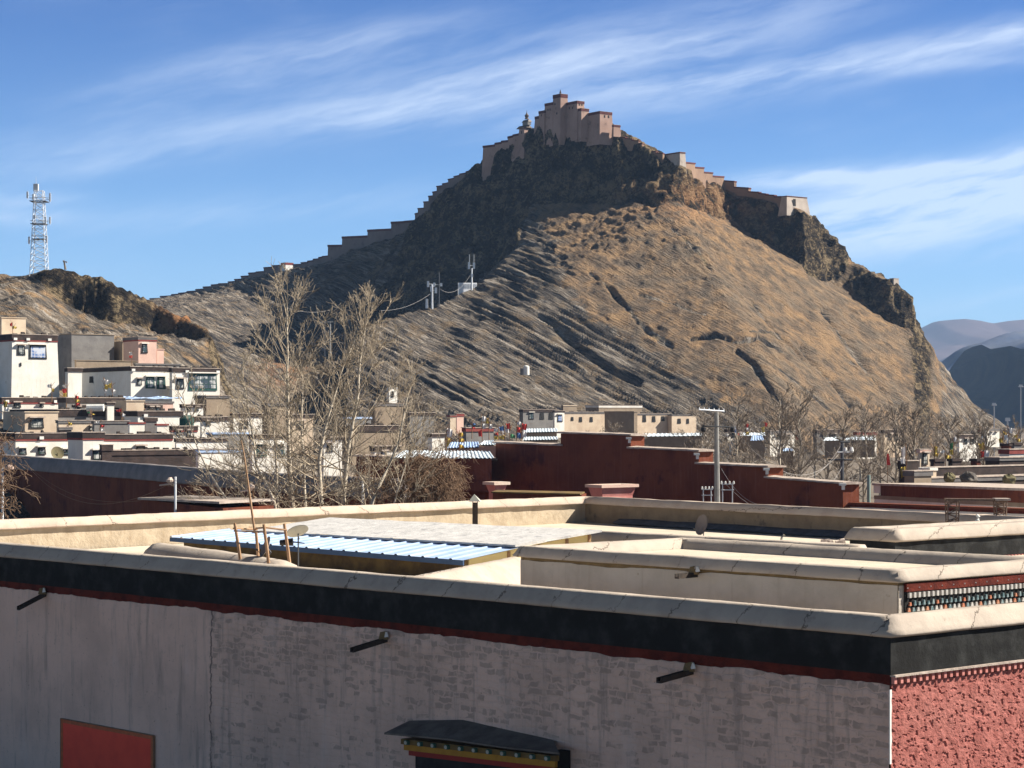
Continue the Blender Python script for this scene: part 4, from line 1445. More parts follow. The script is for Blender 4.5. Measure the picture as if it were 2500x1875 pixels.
while k < 10.5:
    mb = MB()
    mb.box(v3(wg + dB * k, EY - 6.60), v3(dB * 0.1, 0), v3(nB * 0.10, 0), (0, 0, 0.2))
    mb.build('joist_end', M['rose_plaster'], wing)
    k += 0.24
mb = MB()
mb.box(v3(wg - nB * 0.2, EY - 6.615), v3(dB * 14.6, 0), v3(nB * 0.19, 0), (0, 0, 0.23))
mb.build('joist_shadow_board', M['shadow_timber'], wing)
mb = MB()
mb.face([v3(wg + dA * 2 + dB * 0.4, EY - 5.9), v3(wg + dB * 0.4, EY - 5.9), v3(wg + dB * 15, EY - 5.9), v3(wg + dA * 2 + dB * 12, EY - 5.9)])
mb.build('roof', M['roof_earth'], wing)

# ---------------------------------------------------------------- far parapets round the roof
cor = P(1429, 1217, 122.0)
corner = Vector((cor.x, cor.y))
lf = Vector((P(-120, 1278, 93.0).x, 93.0))
rt = Vector((P(2560, 1268, 96.6).x, 96.6))
rp = thing('roof_parapet', 'long cream mud parapet closing the far side of the roof, with one corner', 'parapet wall', v3(corner, 0))
dL = (lf - corner).normalized()
dR = (rt - corner).normalized()
nLi = Vector((-dL.y, dL.x))
if nLi.dot(Vector((0, -1))) < 0:
    nLi = -nLi
nRi = Vector((dR.y, -dR.x))
if nRi.dot(Vector((0, -1))) < 0:
    nRi = -nRi
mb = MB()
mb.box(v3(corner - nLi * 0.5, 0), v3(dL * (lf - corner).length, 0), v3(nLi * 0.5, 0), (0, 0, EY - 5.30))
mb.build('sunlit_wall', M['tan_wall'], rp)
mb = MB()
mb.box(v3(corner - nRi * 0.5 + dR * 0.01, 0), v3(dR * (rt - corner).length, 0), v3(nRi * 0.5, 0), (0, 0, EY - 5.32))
mb.build('shaded_wall', M['tan_wall_shaded'], rp)
mb = MB()
profF = [(0.02, -0.02), (0.22, 0.0), (0.24, 0.07), (0.12, 0.28), (0.04, 0.42), (-0.04, 0.445), (-0.42, 0.43), (-0.7, 0.1), (-0.72, -0.3), (-0.25, -0.3)]
mb.sweep([lf, corner, rt], profF, EY - 5.36, step=0.5, jit=0.035, seed=55)
mb.build('coping', copB, rp, smooth=True)
# dark drain strip at its foot on the right
mb = MB()
mb.sweep([corner + dR * 3 + nRi * 0.0, rt + nRi * 0.0], [(0.0, 0.0), (0.5, 0.02), (0.55, 0.10), (0.0, 0.34)], zRoof - 0.02, step=0.6, jit=0.04, seed=57)
mb.build('drain_fillet', M['tarp'], rp, smooth=True)
# post with a metal cap on the parapet
pc = P(1160, 1290, 113.5)
cp = thing('parapet_chimney', 'square dark post with pyramid metal cap against the sunlit parapet', 'chimney', (pc.x, pc.y, zRoof))
mb = MB()
mb.cbox((pc.x, pc.y, zRoof + 0.75), 0.30, 0.26, 1.5)
mb.build('shaft', M['dark_wood'], cp)
mb = MB()
zc = zat(1224, 113.5)
for dx in (-0.13, 0.13):
    for dy in (-0.1, 0.1):
        mb.tube([(pc.x + dx, pc.y + dy, zRoof + 1.5), (pc.x + dx, pc.y + dy, zc)], 0.02, 5)
mb.build('cap_legs', M['dark_steel'], cp)
mb = MB()
b_ = 0.36
ap = Vector((pc.x - 0.05, pc.y, zc + 0.40))
q = [Vector((pc.x - b_, pc.y - b_ * 0.6, zc)), Vector((pc.x + b_ * 0.8, pc.y - b_, zc)), Vector((pc.x + b_, pc.y + b_ * 0.6, zc)), Vector((pc.x - b_ * 0.8, pc.y + b_, zc))]
for i in range(4):
    mb.face([q[i], q[(i + 1) % 4], ap])
mb.face(q[::-1])
mb.build('cap', M['dish_grey'], cp)

# middle parapet between shed and rear wing
m0, m1 = P(1340, 1290, 88.5), P(2095, 1331, 77.2)
mp = thing('middle_parapet', 'low shaded parapet with bright top line between shed and black-banded wing', 'parapet wall', (m0.x, m0.y, zRoof))
mb = MB()
mb.sweep([(m0.x, m0.y), (m1.x, m1.y)], [(0.12, -1.6), (0.12, -0.05), (0.2, 0.0), (0.2, 0.06), (0.04, 0.33), (-0.04, 0.375), (-0.45, 0.38), (-0.75, 0.05), (-0.75, -1.6)], EY - 5.33, step=0.5, jit=0.025, seed=61)
mb.build('coping', copA, mp, smooth=True)

# ---------------------------------------------------------------- tin-roofed shed
G2 = Vector((0.13, 80.0)); zG2 = EY - 5.18
G3 = G2 + dB * 4.53; zG3 = EY - 4.76
G1 = G2 + dA * 16.9; zG1 = EY - 5.27
G4 = G1 + dB * 4.53; zG4 = EY - 4.85
E2 = G2 - dB * 2.59; zE2 = EY - 5.61
E1 = E2 + dA * 18.8; zE1 = EY - 5.51
shed = thing('roof_shed', 'low shed on the roof with blue corrugated eaves and grey felted top', 'shed', v3(G2, zRoof))
mb = MB()
# grey sheet with slight waves
nu_, nv_ = 60, 10
for i in range(nu_ + 1):
    for j in range(nv_ + 1):
        f, s_ = i / nu_, j / nv_
        p_ = (G2.lerp(G1, f)).lerp(G3.lerp(G4, f), s_)
        z_ = (zG2 + (zG1 - zG2) * f) * (1 - s_) + (zG3 + (zG4 - zG3) * f) * s_
        z_ += 0.018 * n1(f * 14 + s_ * 3.3, 8) + 0.012 * n1(s_ * 9 + f * 4, 9)
        mb.v.append((p_.x, p_.y, z_ + 0.05))
for i in range(nu_):
    for j in range(nv_):
        a = i * (nv_ + 1) + j
        mb.f.append((a, a + 1, a + nv_ + 2, a + nv_ + 1))
        mb.mi.append(0)
off = len(mb.v)
mb.face([v3(G2, zG2 - 0.03), v3(G3, zG3 - 0.03), v3(G3, zG3 + 0.05), v3(G2, zG2 + 0.05)])
mb.face([v3(G1, zG1 - 0.03), v3(G2, zG2 - 0.03), v3(G2, zG2 + 0.05), v3(G1, zG1 + 0.05)])
mb.build('grey_roof_sheet', M['grey_sheet'], shed)
# blue corrugated sheet: ribs run down the slope
mb = MB()
ribs = 24
top0, top1 = G2 + dB * 0.5, G1 + dB * 0.5 + dA * 2.0
LE = (E1 - E2).length
steps = []
for r_ in range(ribs):
    for (f, hgt_) in ((0.0, 0.0), (0.74, 0.0), (0.81, 0.05), (0.92, 0.05)):
        steps.append(((r_ + f) / ribs, hgt_))
steps.append((1.0, 0.0))
i0 = len(mb.v)
for f, hgt_ in steps:
    a_, b_ = E2.lerp(E1, f), top0.lerp(top1, f)
    za_ = zE2 + (zE1 - zE2) * f
    zb_ = zG2 + (zG1 - zG2) * f - 0.02
    mb.v.append((a_.x, a_.y, za_ + hgt_))
    mb.v.append((b_.x, b_.y, zb_ + hgt_ * 0.9))
for k in range(len(steps) - 1):
    a = i0 + 2 * k
    mb.f.append((a, a + 1, a + 3, a + 2))
    mb.mi.append(0)
mb.build('blue_corrugated_roof', M['blue_tin'], shed)
mb = MB()
sE = v3(E1 - E2, zE1 - zE2)
mb.hexa([v3(E2, zE2 - 0.20), v3(E2 + dB * 0.06, zE2 - 0.20), v3(E1 + dB * 0.06, zE1 - 0.20), v3(E1, zE1 - 0.20), v3(E2, zE2 - 0.012), v3(E2 + dB * 0.06, zE2 - 0.012), v3(E1 + dB * 0.06, zE1 - 0.012), v3(E1, zE1 - 0.012)])
mb.build('blue_fascia', M['blue_edge'], shed)
mb = MB()
w0, w1 = E2 + dB * 0.45 + dA * 0.4, E1 + dB * 0.45 - dA * 0.4
mb.hexa([v3(w0, zRoof), v3(w0 + dB * 0.15, zRoof), v3(w1 + dB * 0.15, zRoof), v3(w1, zRoof), v3(w0, zE2 - 0.02), v3(w0 + dB * 0.15, zE2 - 0.02), v3(w1 + dB * 0.15, zE1 - 0.02), v3(w1, zE1 - 0.02)])
mb.build('plank_wall', M['ochre_board'], shed)
mb = MB()
s0, s1 = E2 + dB * 0.62 + dA * 0.35, G3 - dB * 0.25 + dA * 0.35
mb.hexa([v3(s0, zRoof), v3(s1, zRoof), v3(s1 + dA * 0.1, zRoof), v3(s0 + dA * 0.1, zRoof), v3(s0, zE2), v3(s1, zG3 - 0.07), v3(s1 + dA * 0.1, zG3 - 0.07), v3(s0 + dA * 0.1, zE2)])
mb.build('yellow_side_panel', M['yellow_panel'], shed)
mb = MB()
for f in (0.3, 0.55, 0.78, 0.97):
    p_ = s0.lerp(s1, f)
    zt_ = zE2 + (zG3 - 0.1 - zE2) * f
    mb.box(v3(p_ - dA * 0.06, zRoof), v3(dB * 0.12, 0), v3(-dA * -0.055, 0), (0, 0, zt_ - zRoof))
mb.build('side_studs', M['brown_wood'], shed)

# ---------------------------------------------------------------- wooden stand, dishes, tall pole
st_ = P(640, 1370, 71.0)
std = thing('wooden_stand', 'rough timber stand of four posts on the near roof edge', 'stand', (st_.x, st_.y, zRoof))
def postpx(pt, pb, Y):
    a, b = P(pt[0], pt[1], Y), P(pb[0], pb[1] , Y)
    return a, b
mbs = []
for pt, pb, Y in (((573, 1277), (586, 1362), 72.0), ((644, 1280), (656, 1380), 69.8), ((694, 1278), (708, 1385), 70.2), ((625, 1296), (630, 1362), 72.8)):
    a, b = postpx(pt, pb, Y)
    b = b + (b - a) * 0.25
    mb = MB()
    mb.tube([b, a.lerp(b, 0.5) + Vector((0.01, 0, 0)), a], [0.06, 0.058, 0.052], 7)
    mb.build('leg', M['pole_wood'], std)
mb = MB()
mb.tube([P(570, 1290, 72.0), P(628, 1293, 72.8)], 0.035, 6)
mb.build('rail', M['pole_wood'], std)
mb = MB()
mb.tube([P(625, 1290, 72.8), P(646, 1288, 69.8), P(700, 1294, 70.2)], 0.035, 6)
mb.build('rail', M['pole_wood'], std)
mb = MB()
mb.tube([P(572, 1296, 72.0), P(648, 1299, 69.75)], 0.03, 6)
mb.build('rail', M['pole_wood'], std)
fp = P(621, 1288, 72.4)
pole = MB()
pole.tube([P(622, 1300, 72.4), P(607, 1190, 72.4), P(596, 1110, 72.4), P(589, 1075, 72.4)], [0.045, 0.038, 0.028, 0.02], 7)
tag(pole.build('flag_pole', M['pole_wood'], None, fp), 'tall thin bare wooden pole rising from the timber stand', 'pole')


def sat_dish(c, nrm, rad, depth, mt, label, zfoot, arm=True):
    t_ = thing('satellite_dish', label, 'satellite dish', (c.x, c.y, zfoot), 'satellite dishes on the roof')
    mb = MB()
    mb.dish(c, nrm, rad, depth)
    mb.build('reflector', M[mt], t_, smooth=True)
    mb = MB()
    w_ = Vector(nrm).normalized()
    bk_ = c - w_ * (depth + 0.03)
    mb.tube([bk_, Vector((bk_.x, bk_.y, zfoot))], 0.03, 6)
    mb.tube([bk_, bk_ - w_ * 0.12 + Vector((0, 0, -0.1)), Vector((bk_.x, bk_.y, c.z - rad * 0.8))], 0.025, 5)
    mb.build('mount', M['dark_steel'], t_)
    if arm:
        mb = MB()
        ft = c + w_ * rad * 0.75 + Vector((0, 0, -rad * 0.55))
        mb.tube([c - Vector((0, 0, rad * 0.95)), ft], 0.012, 5)
        mb.tube([ft - w_ * 0.04, ft + w_ * 0.07], 0.035, 8)
        mb.build('feed_arm', M['dark_steel'], t_)
    return t_


sat_dish(P(726, 1296, 75.5), (-0.35, 0.55, 0.95), 0.42, 0.10, 'dish_grey', 'pale grey satellite dish seen edge-on above the blue roof, right of the timber stand', zE2 - 0.1, arm=False)
sat_dish(P(646, 1335, 71.5), (-0.86, -0.28, 0.40), 0.40, 0.10, 'dish_grey_shaded', 'dark satellite dish standing between the legs of the timber stand', zRoof)
sat_dish(P(1712, 1281, 106.0), (-0.85, -0.45, 0.25), 0.55, 0.12, 'dish_grey_shaded', 'shadowed grey satellite dish against the brown shaded parapet wall', zRoof)
# lnb on the shed roof
mb = MB()
c = P(702, 1325, 74.5)
mb.tube([c + Vector((-0.28, 0, 0)), c + Vector((0.2, 0, 0.03))], [0.10, 0.15], 10)
mb.tube([c + Vector((0.2, 0, 0.03)), c + Vector((0.62, 0, -0.02))], [0.03, 0.02], 6)
tag(mb.build('motor_unit', M['black_metal'], None, c), 'small black motor unit lying on the blue roof under the pale dish', 'motor')

# rubble on the roof by the drain, bent pipe
rs = random.Random(5)
for i in range(12):
    c = P(2000 + rs.uniform(8, 66), 1325 + rs.uniform(-3, 5), 84 + rs.uniform(0, 3))
    mb = MB()
    s_ = rs.uniform(0.08, 0.16)
    mb.hexa([c + Vector((x_ * s_ * rs.uniform(.7, 1.2), y_ * s_ * rs.uniform(.7, 1.2), z_ * s_ * rs.uniform(.6, 1.0))) for x_, y_, z_ in ((-1, -1, -1), (1, -1, -1), (1, 1, -1), (-1, 1, -1), (-.7, -.7, 1), (.7, -.7, 1), (.7, .7, 1), (-.7, .7, 1))])
    tag(mb.build('stone', M['stone_cap'], None, c), 'loose pale stone in the small pile beside the black-banded wing', 'stone', 'stones piled on the roof')
mb = MB()
c = P(1905, 1330, 90)
mb.tube([c - Vector((0, 0, 0.6)), c, P(1909, 1312, 90), P(1915, 1305, 90)], 0.06, 7)
tag(mb.build('vent_pipe', M['dish_grey'], None, c), 'short bent grey vent pipe behind the middle parapet', 'pipe')

# lattice gate frame behind the parapet on the right
gf = P(2385, 1300, 99.0)
gate = thing('lattice_frame', 'rusty lattice frame of two trussed uprights and a crossbar on the right', 'metal frame', (gf.x, gf.y, zRoof))
for xa, xb, yt, yb in ((2313, 2342, 1222, 1283), (2432, 2458, 1224, 1280)):
    a0, a1, b0_, b1_ = P(xa, yt, 99), P(xb, yt, 99), P(xa + 3, yb + 35, 99), P(xb - 4, yb + 35, 99)
    mb = MB()
    dyv = Vector((0, 0.5, 0))
    for o in (Vector((0, 0, 0)), dyv):
        mb.tube([a0 + o, b0_ + o], 0.035, 5)
        mb.tube([a1 + o, b1_ + o], 0.035, 5)
        for k in range(9):
            f0, f1 = k / 9, (k + 1) / 9
            mb.tube([(a0 if k % 2 else a1).lerp(b0_ if k % 2 else b1_, f0) + o, (a1 if k % 2 else a0).lerp(b1_ if k % 2 else b0_, f1) + o], 0.022, 4)
    for k in range(6):
        f0 = k / 6
        mb.tube([a0.lerp(b0_, f0), a1.lerp(b1_, f0) + dyv], 0.02, 4)
        mb.tube([a1.lerp(b1_, f0), a0.lerp(b0_, f0) + dyv], 0.02, 4)
    mb.build('upright', M['rust_frame'], gate)
mb = MB()
mb.box(P(2310, 1222, 99), (P(2462, 1224, 99) - P(2310, 1222, 99)), (0, 0.5, 0), (0, 0, 0.10))
mb.build('crossbar', M['rust_frame'], gate)
mb = MB()
mb.cbox(P(2445, 1219, 99.2), 0.7, 0.8, 0.10)
mb.build('crossbar_cap', M['stone_cap'], gate)
mb = MB()
c = P(2386, 1266, 97.8)
mb.tube([P(2382, 1275, 97.8), P(2388, 1270, 97.8), P(2389, 1262, 97.8), P(2384, 1256, 97.8)], [0.07, 0.1, 0.09, 0.05], 8)
tag(mb.build('white_lamp', M['white_paint'], None, c), 'small curved white object on the shaded coping under the lattice frame', 'lamp')
# ---------------------------------------------------------------- generic flat-roofed house: corner nearest the eye, lit face to the right, shaded face to the left
HB = Vector((0.8, 0.6))
HA = Vector((-0.6, 0.8))
HNB = Vector((0.6, -0.8))
HNA = Vector((-0.8, -0.6))


def ring_poly(poly, o):
    """offset a convex counter-clockwise plan polygon outward by o"""
    n = len(poly)
    out = []
    for i in range(n):
        p, a, b = poly[i], poly[i - 1], poly[(i + 1) % n]
        d0, d1 = (p - a).normalized(), (b - p).normalized()
        n0, n1_ = Vector((d0.y, -d0.x)), Vector((d1.y, -d1.x))
        s = n0 + n1_
        out.append(p + s * (o * 2 / s.length_squared))
    return out


def ring(mb, inner, outer, z0, z1, m=0):
    n = len(inner)
    for i in range(n):
        j = (i + 1) % n
        mb.face([v3(outer[i], z0), v3(outer[j], z0), v3(outer[j], z1), v3(outer[i], z1)], m)
        mb.face([v3(inner[j], z0), v3(inner[i], z0), v3(inner[i], z1), v3(inner[j], z1)], m)
        mb.face([v3(outer[i], z1), v3(outer[j], z1), v3(inner[j], z1), v3(inner[i], z1)], m)
        mb.face([v3(outer[j], z0), v3(outer[i], z0), v3(inner[i], z0), v3(inner[j], z0)], m)


def house(name, label, l, c, r, top, bot, Y, wall='house_white', bandm='parapet_dark', bh=0.45, wins=(), lwins=(), group=None, cat='house', batter=0.0, deep=2.5, line=None, post=None, oh=0.10, b=HB, a=HA, roofm='roof_earth', clutter=False):
    """l,c,r: photo columns of left end, near corner, right end; top/bot: photo rows at the near corner; wins: (x0,x1,y0,y1,style) in photo pixels on the lit face"""
    p = P(c, top, Y)
    C = Vector((p.x, p.y))
    tb = max(0.3, solve_t(C, b, r))
    ta = max(0.3, solve_t(C, a, l))
    zt, zb = p.z, zat(bot, Y) - deep
    na, nb = Vector((a.x * 0 - a.y, a.x)) , Vector((b.y, -b.x))
    if na.dot(C) > 0:
        na = -na
    poly = [C + a * ta, C, C + b * tb, C + b * tb + a * ta]
    t_ = thing(name, label, cat, v3(C, max(zb, 0)), group)
    mb = MB()
    zw = zt - bh
    bot_ = ring_poly(poly, batter * (zw - zb))
    n = 4
    for i in range(n):
        j = (i + 1) % n
        mb.face([v3(bot_[i], zb), v3(bot_[j], zb), v3(poly[j], zw), v3(poly[i], zw)])
    mb.face([v3(q, zw - 0.002) for q in poly])
    w_ = mb.build('wall', M[wall], t_)
    mb = MB()
    th = min(0.35, tb * 0.2, ta * 0.2)
    ring(mb, ring_poly(poly, -th), ring_poly(poly, oh), zw, zt)
    if bh > 0.25:
        ring(mb, ring_poly(poly, -th * 0.9), ring_poly(poly, oh + 0.06), zt + 0.002, zt + 0.08, 1)
    mb.build('parapet', [M[bandm], M['stone_cap']], t_)
    mb = MB()
    mb.face([v3(q, zt - 0.28 if bh > 0.3 else zt - bh + 0.01) for q in ring_poly(poly, -th * 0.8)])
    mb.build('roof', M[roofm], t_)
    if clutter and tb > 5.2:
        # dark brushwood stacked along the parapet
        rs_ = random.Random(int(c * 31 + top * 7))
        mb = MB()
        t0_ = 0.1 + rs_.random() * tb * 0.2
        while t0_ < tb - 0.6:
            w_ = rs_.uniform(0.3, 0.9)
            if rs_.random() < 0.72:
                q = C + b * t0_ - nb * 0.12
                hh_ = rs_.uniform(0.08, 0.30)
                mb.hexa([v3(q, zt + 0.07), v3(q + b * w_, zt + 0.07), v3(q + b * w_ - nb * 0.3, zt + 0.07), v3(q - nb * 0.3, zt + 0.07),
                         v3(q + b * rs_.uniform(0, .15), zt + 0.08 + hh_), v3(q + b * (w_ - rs_.uniform(0, .15)), zt + 0.08 + hh_ * rs_.uniform(.6, 1.2)), v3(q + b * (w_ - .05) - nb * 0.25, zt + 0.08 + hh_), v3(q - nb * 0.25, zt + 0.08 + hh_)])
            t0_ += w_ + rs_.choice((0.0, 0.02, 0.5))
        if mb.v:
            mb.build('brushwood_stack', M['dark_wood'], t_)
    if line:
        mb = MB()
        ring(mb, ring_poly(poly, 0.01), ring_poly(poly, oh * 0.7), zw - 0.22, zw - 0.004)
        mb.build('red_line', M[line], t_)
    if post:
        # little whitewashed corner blocks set in the parapet
        for f in post:
            q = C + b * (tb * f) + nb * (oh + 0.01)
            mb = MB()
            mb.box(v3(q - b * 0.25, zw - 0.06), v3(b * 0.5, 0), v3(nb * 0.12, 0), (0, 0, min(0.34, bh)))
            mb.build('parapet_block', M['white_paint'], t_)
    for face_, dirv, nrm, ww in ((0, b, nb, wins), (1, a, na, lwins)):
        for (x0, x1, y0, y1, style) in ww:
            bo = batter * 0.8
            q0 = C + nrm * 0.03
            t0, t1 = solve_t(q0, dirv, x0), solve_t(q0, dirv, x1)
            if t1 < t0:
                t0, t1 = t1, t0
            A0, A1 = q0 + dirv * t0, q0 + dirv * t1
            ym = (A0.y + A1.y) / 2
            zt_, zb_ = zat(y0, ym), zat(y1, ym)
            off = nrm * (0.02 + batter * max(0, zw - (zt_ + zb_) / 2))
            A0, A1 = A0 + off, A1 + off
            fr = 'window_green' if style == 'green' else 'window_black'
            mb = MB()
            e = min(0.16, (t1 - t0) * 0.15)
            # Tibetan black surround, wider at the foot
            mb.prism([v3(A0 + dirv * e * 0.5, zt_), v3(A1 - dirv * e * 0.5, zt_), v3(A1 + dirv * e * 0.3, zb_), v3(A0 - dirv * e * 0.3, zb_)], v3(nrm * 0.05, 0))
            wf = mb.build('window', M[fr], t_)
            if style != 'hole':
                mb = MB()
                P0, P1 = A0 + dirv * e * 1.3 + nrm * 0.052, A1 - dirv * e * 1.3 + nrm * 0.052
                zz0, zz1 = zb_ + (zt_ - zb_) * 0.12, zb_ + (zt_ - zb_) * 0.88
                mb.box(v3(P0, zz0), v3(P1 - P0, 0), v3(nrm * 0.02, 0), (0, 0, zz1 - zz0))
                mb.build('pane', M[{'blue': 'pane_blue', 'white': 'pane_white', 'green': 'pane_white'}.get(style, 'pane_dark')], wf)
                mb = MB()
                mb.box(v3(A0 - dirv * e * 0.8, zt_ + 0.03), v3((A1 - A0) + dirv * e * 1.6, 0), v3(nrm * 0.35, 0), (0, 0, 0.16))
                mb.build('window_hood', M['house_white' if style != 'dark' else 'stone_cap'], wf)
    return t_


# ---------------------------------------------------------------- fortress on the crest
cpx = np.array([q[0] for q in CREST[1:-1]], float)
cpy = np.array([q[1] for q in CREST[1:-1]], float)
cY = np.array([q[2] for q in CREST[1:-1]], float)


def crestY(px):
    return float(np.interp(px, cpx, cY))


def crestPY(px):
    return float(np.interp(px, cpx, cpy)) - 6.0


def rampart(name, label, steps, wallm='fort_wall_shaded', thick=1.8, cap=0.55, sink=6.0, fwd=1.0, capm='fort_cap', lean=0.0, group='stepped ramparts on the ridge'):
    """steps: (px0, px1, top row at px0, top row at px1)"""
    x0 = steps[0][0]
    t_ = thing(name, label, 'rampart', P(x0, crestPY(x0), crestY(x0)), group)
    w, cp = MB(), MB()
    for i, (a, b, ta, tb) in enumerate(steps):
        Ya, Yb = crestY(a) - fwd, crestY(b) - fwd
        A_, B_ = P(a, ta, Ya), P(b, tb, Yb)
        dd = (B_ - A_)
        dd.z = 0
        nn = Vector((dd.y, -dd.x, 0)).normalized()      # towards the eye
        za, zb = zat(crestPY(a), Ya) - sink, zat(crestPY(b), Yb) - sink
        ln_ = nn * lean
        k = Vector((0, 0, cap))
        fa, fb = Vector((A_.x, A_.y, za)) + ln_, Vector((B_.x, B_.y, zb)) + ln_
        w.hexa([fa, fb, fb - nn * thick - ln_, fa - nn * thick - ln_, A_ - k, B_ - k, B_ - k - nn * thick, A_ - k - nn * thick])
        o = nn * 0.18
        s_ = dd.normalized() * 0.12
        cp.hexa([A_ - k + o - s_, B_ - k + o + s_, B_ - k - nn * (thick + 0.18) + s_, A_ - k - nn * (thick + 0.18) - s_, A_ + o - s_, B_ + o + s_, B_ - nn * (thick + 0.18) + s_, A_ - nn * (thick + 0.18) - s_])
    w.build('wall', M[wallm], t_)
    cp.build('cap', M[capm], t_)
    return t_


def S(cr, lst):
    ox, oy, k = cr
    return [(ox + a / k, ox + b / k, oy + c / k, oy + d / k) for a, b, c, d in lst]


C7, C8, CL, CT = (1150, 200, 4.424), (1600, 340, 3.16), (350, 600, 4.424), (700, 500, 4.424)
rampart('rampart_wall', 'long low stepped rampart on the left skyline climbing towards the small red gatehouse', S(CL, [
    (70, 182, 567, 562), (182, 305, 542, 535), (305, 380, 522, 518), (380, 470, 508, 500), (470, 565, 490, 483), (565, 645, 468, 462), (645, 732, 440, 436), (732, 812, 418, 412),
    (812, 915, 405, 402), (915, 985, 385, 380), (985, 1055, 358, 355), (1055, 1135, 325, 320), (1135, 1217, 290, 285), (1217, 1300, 278, 272), (1300, 1390, 232, 225), (1390, 1490, 210, 205)]))
rampart('rampart_wall', 'short stepped rampart between red gatehouse and the tall grey barracks', S(CL, [
    (1615, 1702, 198, 195), (1702, 1774, 178, 172), (1774, 1834, 160, 155), (1834, 1893, 140, 135), (1893, 1933, 122, 115), (1933, 1992, 110, 105)]))
house('gatehouse', 'tiny gatehouse with white front and red roof band on the left rampart', 686, 697, 716, 641, 668, crestY(700) - 1.5, 'fort_white', 'parapet_red', 0.9, group=None, cat='gatehouse')
fortH = dict(cat='fort building', batter=0.06, bandm='fort_cap', group='fort buildings on the ridge', deep=7)
rampart('barracks_wall', 'tall grey battered barracks block in four steps on the left ridge', S(CT, [(445, 598, 432, 430), (598, 873, 342, 330), (873, 1128, 268, 255), (1128, 1270, 182, 175), (1270, 1392, 172, 163)]), thick=7.0, cap=0.9, sink=9, fwd=2.0, lean=0.5, group='fort buildings on the ridge')
rampart('rampart_wall', 'steep stepped rampart climbing from the barracks to the big corner bastion', [
    (1013, 1020, 521, 519), (1020, 1034, 508, 507), (1034, 1046, 492, 491), (1046, 1056, 478, 477), (1056, 1066, 468, 466), (1066, 1080, 454, 452), (1080, 1094, 448, 445), (1094, 1108, 437, 434), (1108, 1122, 430, 427), (1122, 1138, 424, 421), (1138, 1152, 418, 416), (1152, 1170, 408, 404)], cap=0.45)
rampart('bastion_wall', 'high leaning bastion wall left of the small pagoda roof, stepping up to the right', S(C7, [
    (130, 258, 690, 675), (258, 328, 657, 648), (328, 398, 635, 628), (398, 453, 590, 576), (453, 518, 568, 555)]), thick=5, cap=0.8, sink=11, fwd=1.5, lean=1.4, wallm='fort_wall', group='fort buildings on the ridge')


def fort_block(label, l, c, r, top, bot, **kw):
    ox, oy, k = C7
    kw2 = dict(fortH)
    kw2.update(kw)
    dY = kw2.pop('dY', 2.0)
    wins = [(ox + a / k, ox + b / k, oy + e / k, oy + f / k, 'hole') for a, b, e, f in kw2.pop('w', ())]
    lw = [(ox + a / k, ox + b / k, oy + e / k, oy + f / k, 'hole') for a, b, e, f in kw2.pop('lw', ())]
    return house('fort_building', label, ox + l / k, ox + c / k, ox + r / k, oy + top / k, oy + bot / k, crestY(ox + c / k) - dY, 'fort_wall', wins=wins, lwins=lw, bh=kw2.pop('bh', 0.95), **kw2)


ft = fort_block('highest square keep tower at the very top of the fortress', 886, 968, 1042, 128, 480, dY=4, bh=1.3, lw=((905, 915, 230, 250), (930, 940, 330, 352)))
mb = MB()
q = P(1150 + 965 / 4.424, 200 + 128 / 4.424, crestY(1368) - 2)
mb.tube([q, q + Vector((0, 0, 0.7))], 0.35, 8)
mb.tube([q + Vector((0, 0, 0.7)), q + Vector((0, 0, 1.6))], [0.25, 0.05], 8)
mb.build('finial', M['gold_roof'], ft)
fort_block('upper left annex of the fortress stepping down from the keep tower', 797, 884, 930, 220, 470, dY=3, lw=((830, 838, 290, 312), (852, 860, 286, 310)))
fort_block('middle left annex of the fortress, second step below the keep tower', 732, 792, 850, 308, 480, dY=2.6, lw=((758, 765, 350, 372),))
fort_block('lowest left annex of the fortress, third step below the keep tower', 690, 728, 790, 370, 490, dY=2.2)
fort_block('broad hall right of the keep tower with a pale sunlit end', 1000, 1146, 1222, 204, 430, dY=5, w=((1165, 1175, 232, 255), (1192, 1202, 236, 259)), lw=((1060, 1068, 270, 295), (1095, 1103, 268, 293)))
fort_block('narrow low annex wedged between the broad hall and the east house', 1150, 1192, 1272, 284, 440, dY=6)
fort_block('east house of the fortress with two small dark windows in its sunlit front', 1212, 1392, 1522, 316, 470, dY=7, w=((1436, 1449, 358, 386), (1478, 1491, 362, 390)))
fort_block('small sunlit end tower at the right edge of the summit buildings', 1526, 1540, 1612, 462, 575, dY=4, bh=0.7, deep=0.5)
# chapel with two-tiered roof
ch = fort_block('small chapel with two-tiered dark pagoda roof and finial on the left summit', 520, 575, 650, 492, 640, dY=3, bh=0.3, lw=((545, 555, 530, 560),))
ox, oy, k = C7
Yc = crestY(ox + 580 / k) - 3
mb = MB()
def slab(l, c, r, t_, b_, up):
    p0 = P(ox + c / k, oy + b_ / k, Yc)
    C_ = Vector((p0.x, p0.y))
    tb_, ta_ = solve_t(C_, HB, ox + r / k), solve_t(C_, HA, ox + l / k)
    pl = [C_ + HA * ta_, C_, C_ + HB * tb_, C_ + HB * tb_ + HA * ta_]
    zt_ = zat(oy + t_ / k, Yc)
    pi = ring_poly(pl, -min(ta_, tb_) * 0.28)
    for i in range(4):
        j = (i + 1) % 4
        mb.face([v3(pl[i], p0.z), v3(pl[j], p0.z), v3(pi[j], zt_), v3(pi[i], zt_)])
    mb.face([v3(q_, zt_) for q_ in pi])
    mb.face([v3(q_, p0.z) for q_ in pl][::-1])
slab(488, 600, 662, 460, 490, 0)
slab(545, 618, 660, 402, 428, 0)
mb.build('tiered_roof', M['gold_roof'], ch)
mb = MB()
p0 = P(ox + 612 / k, oy + 462 / k, Yc)
C_ = Vector((p0.x, p0.y))
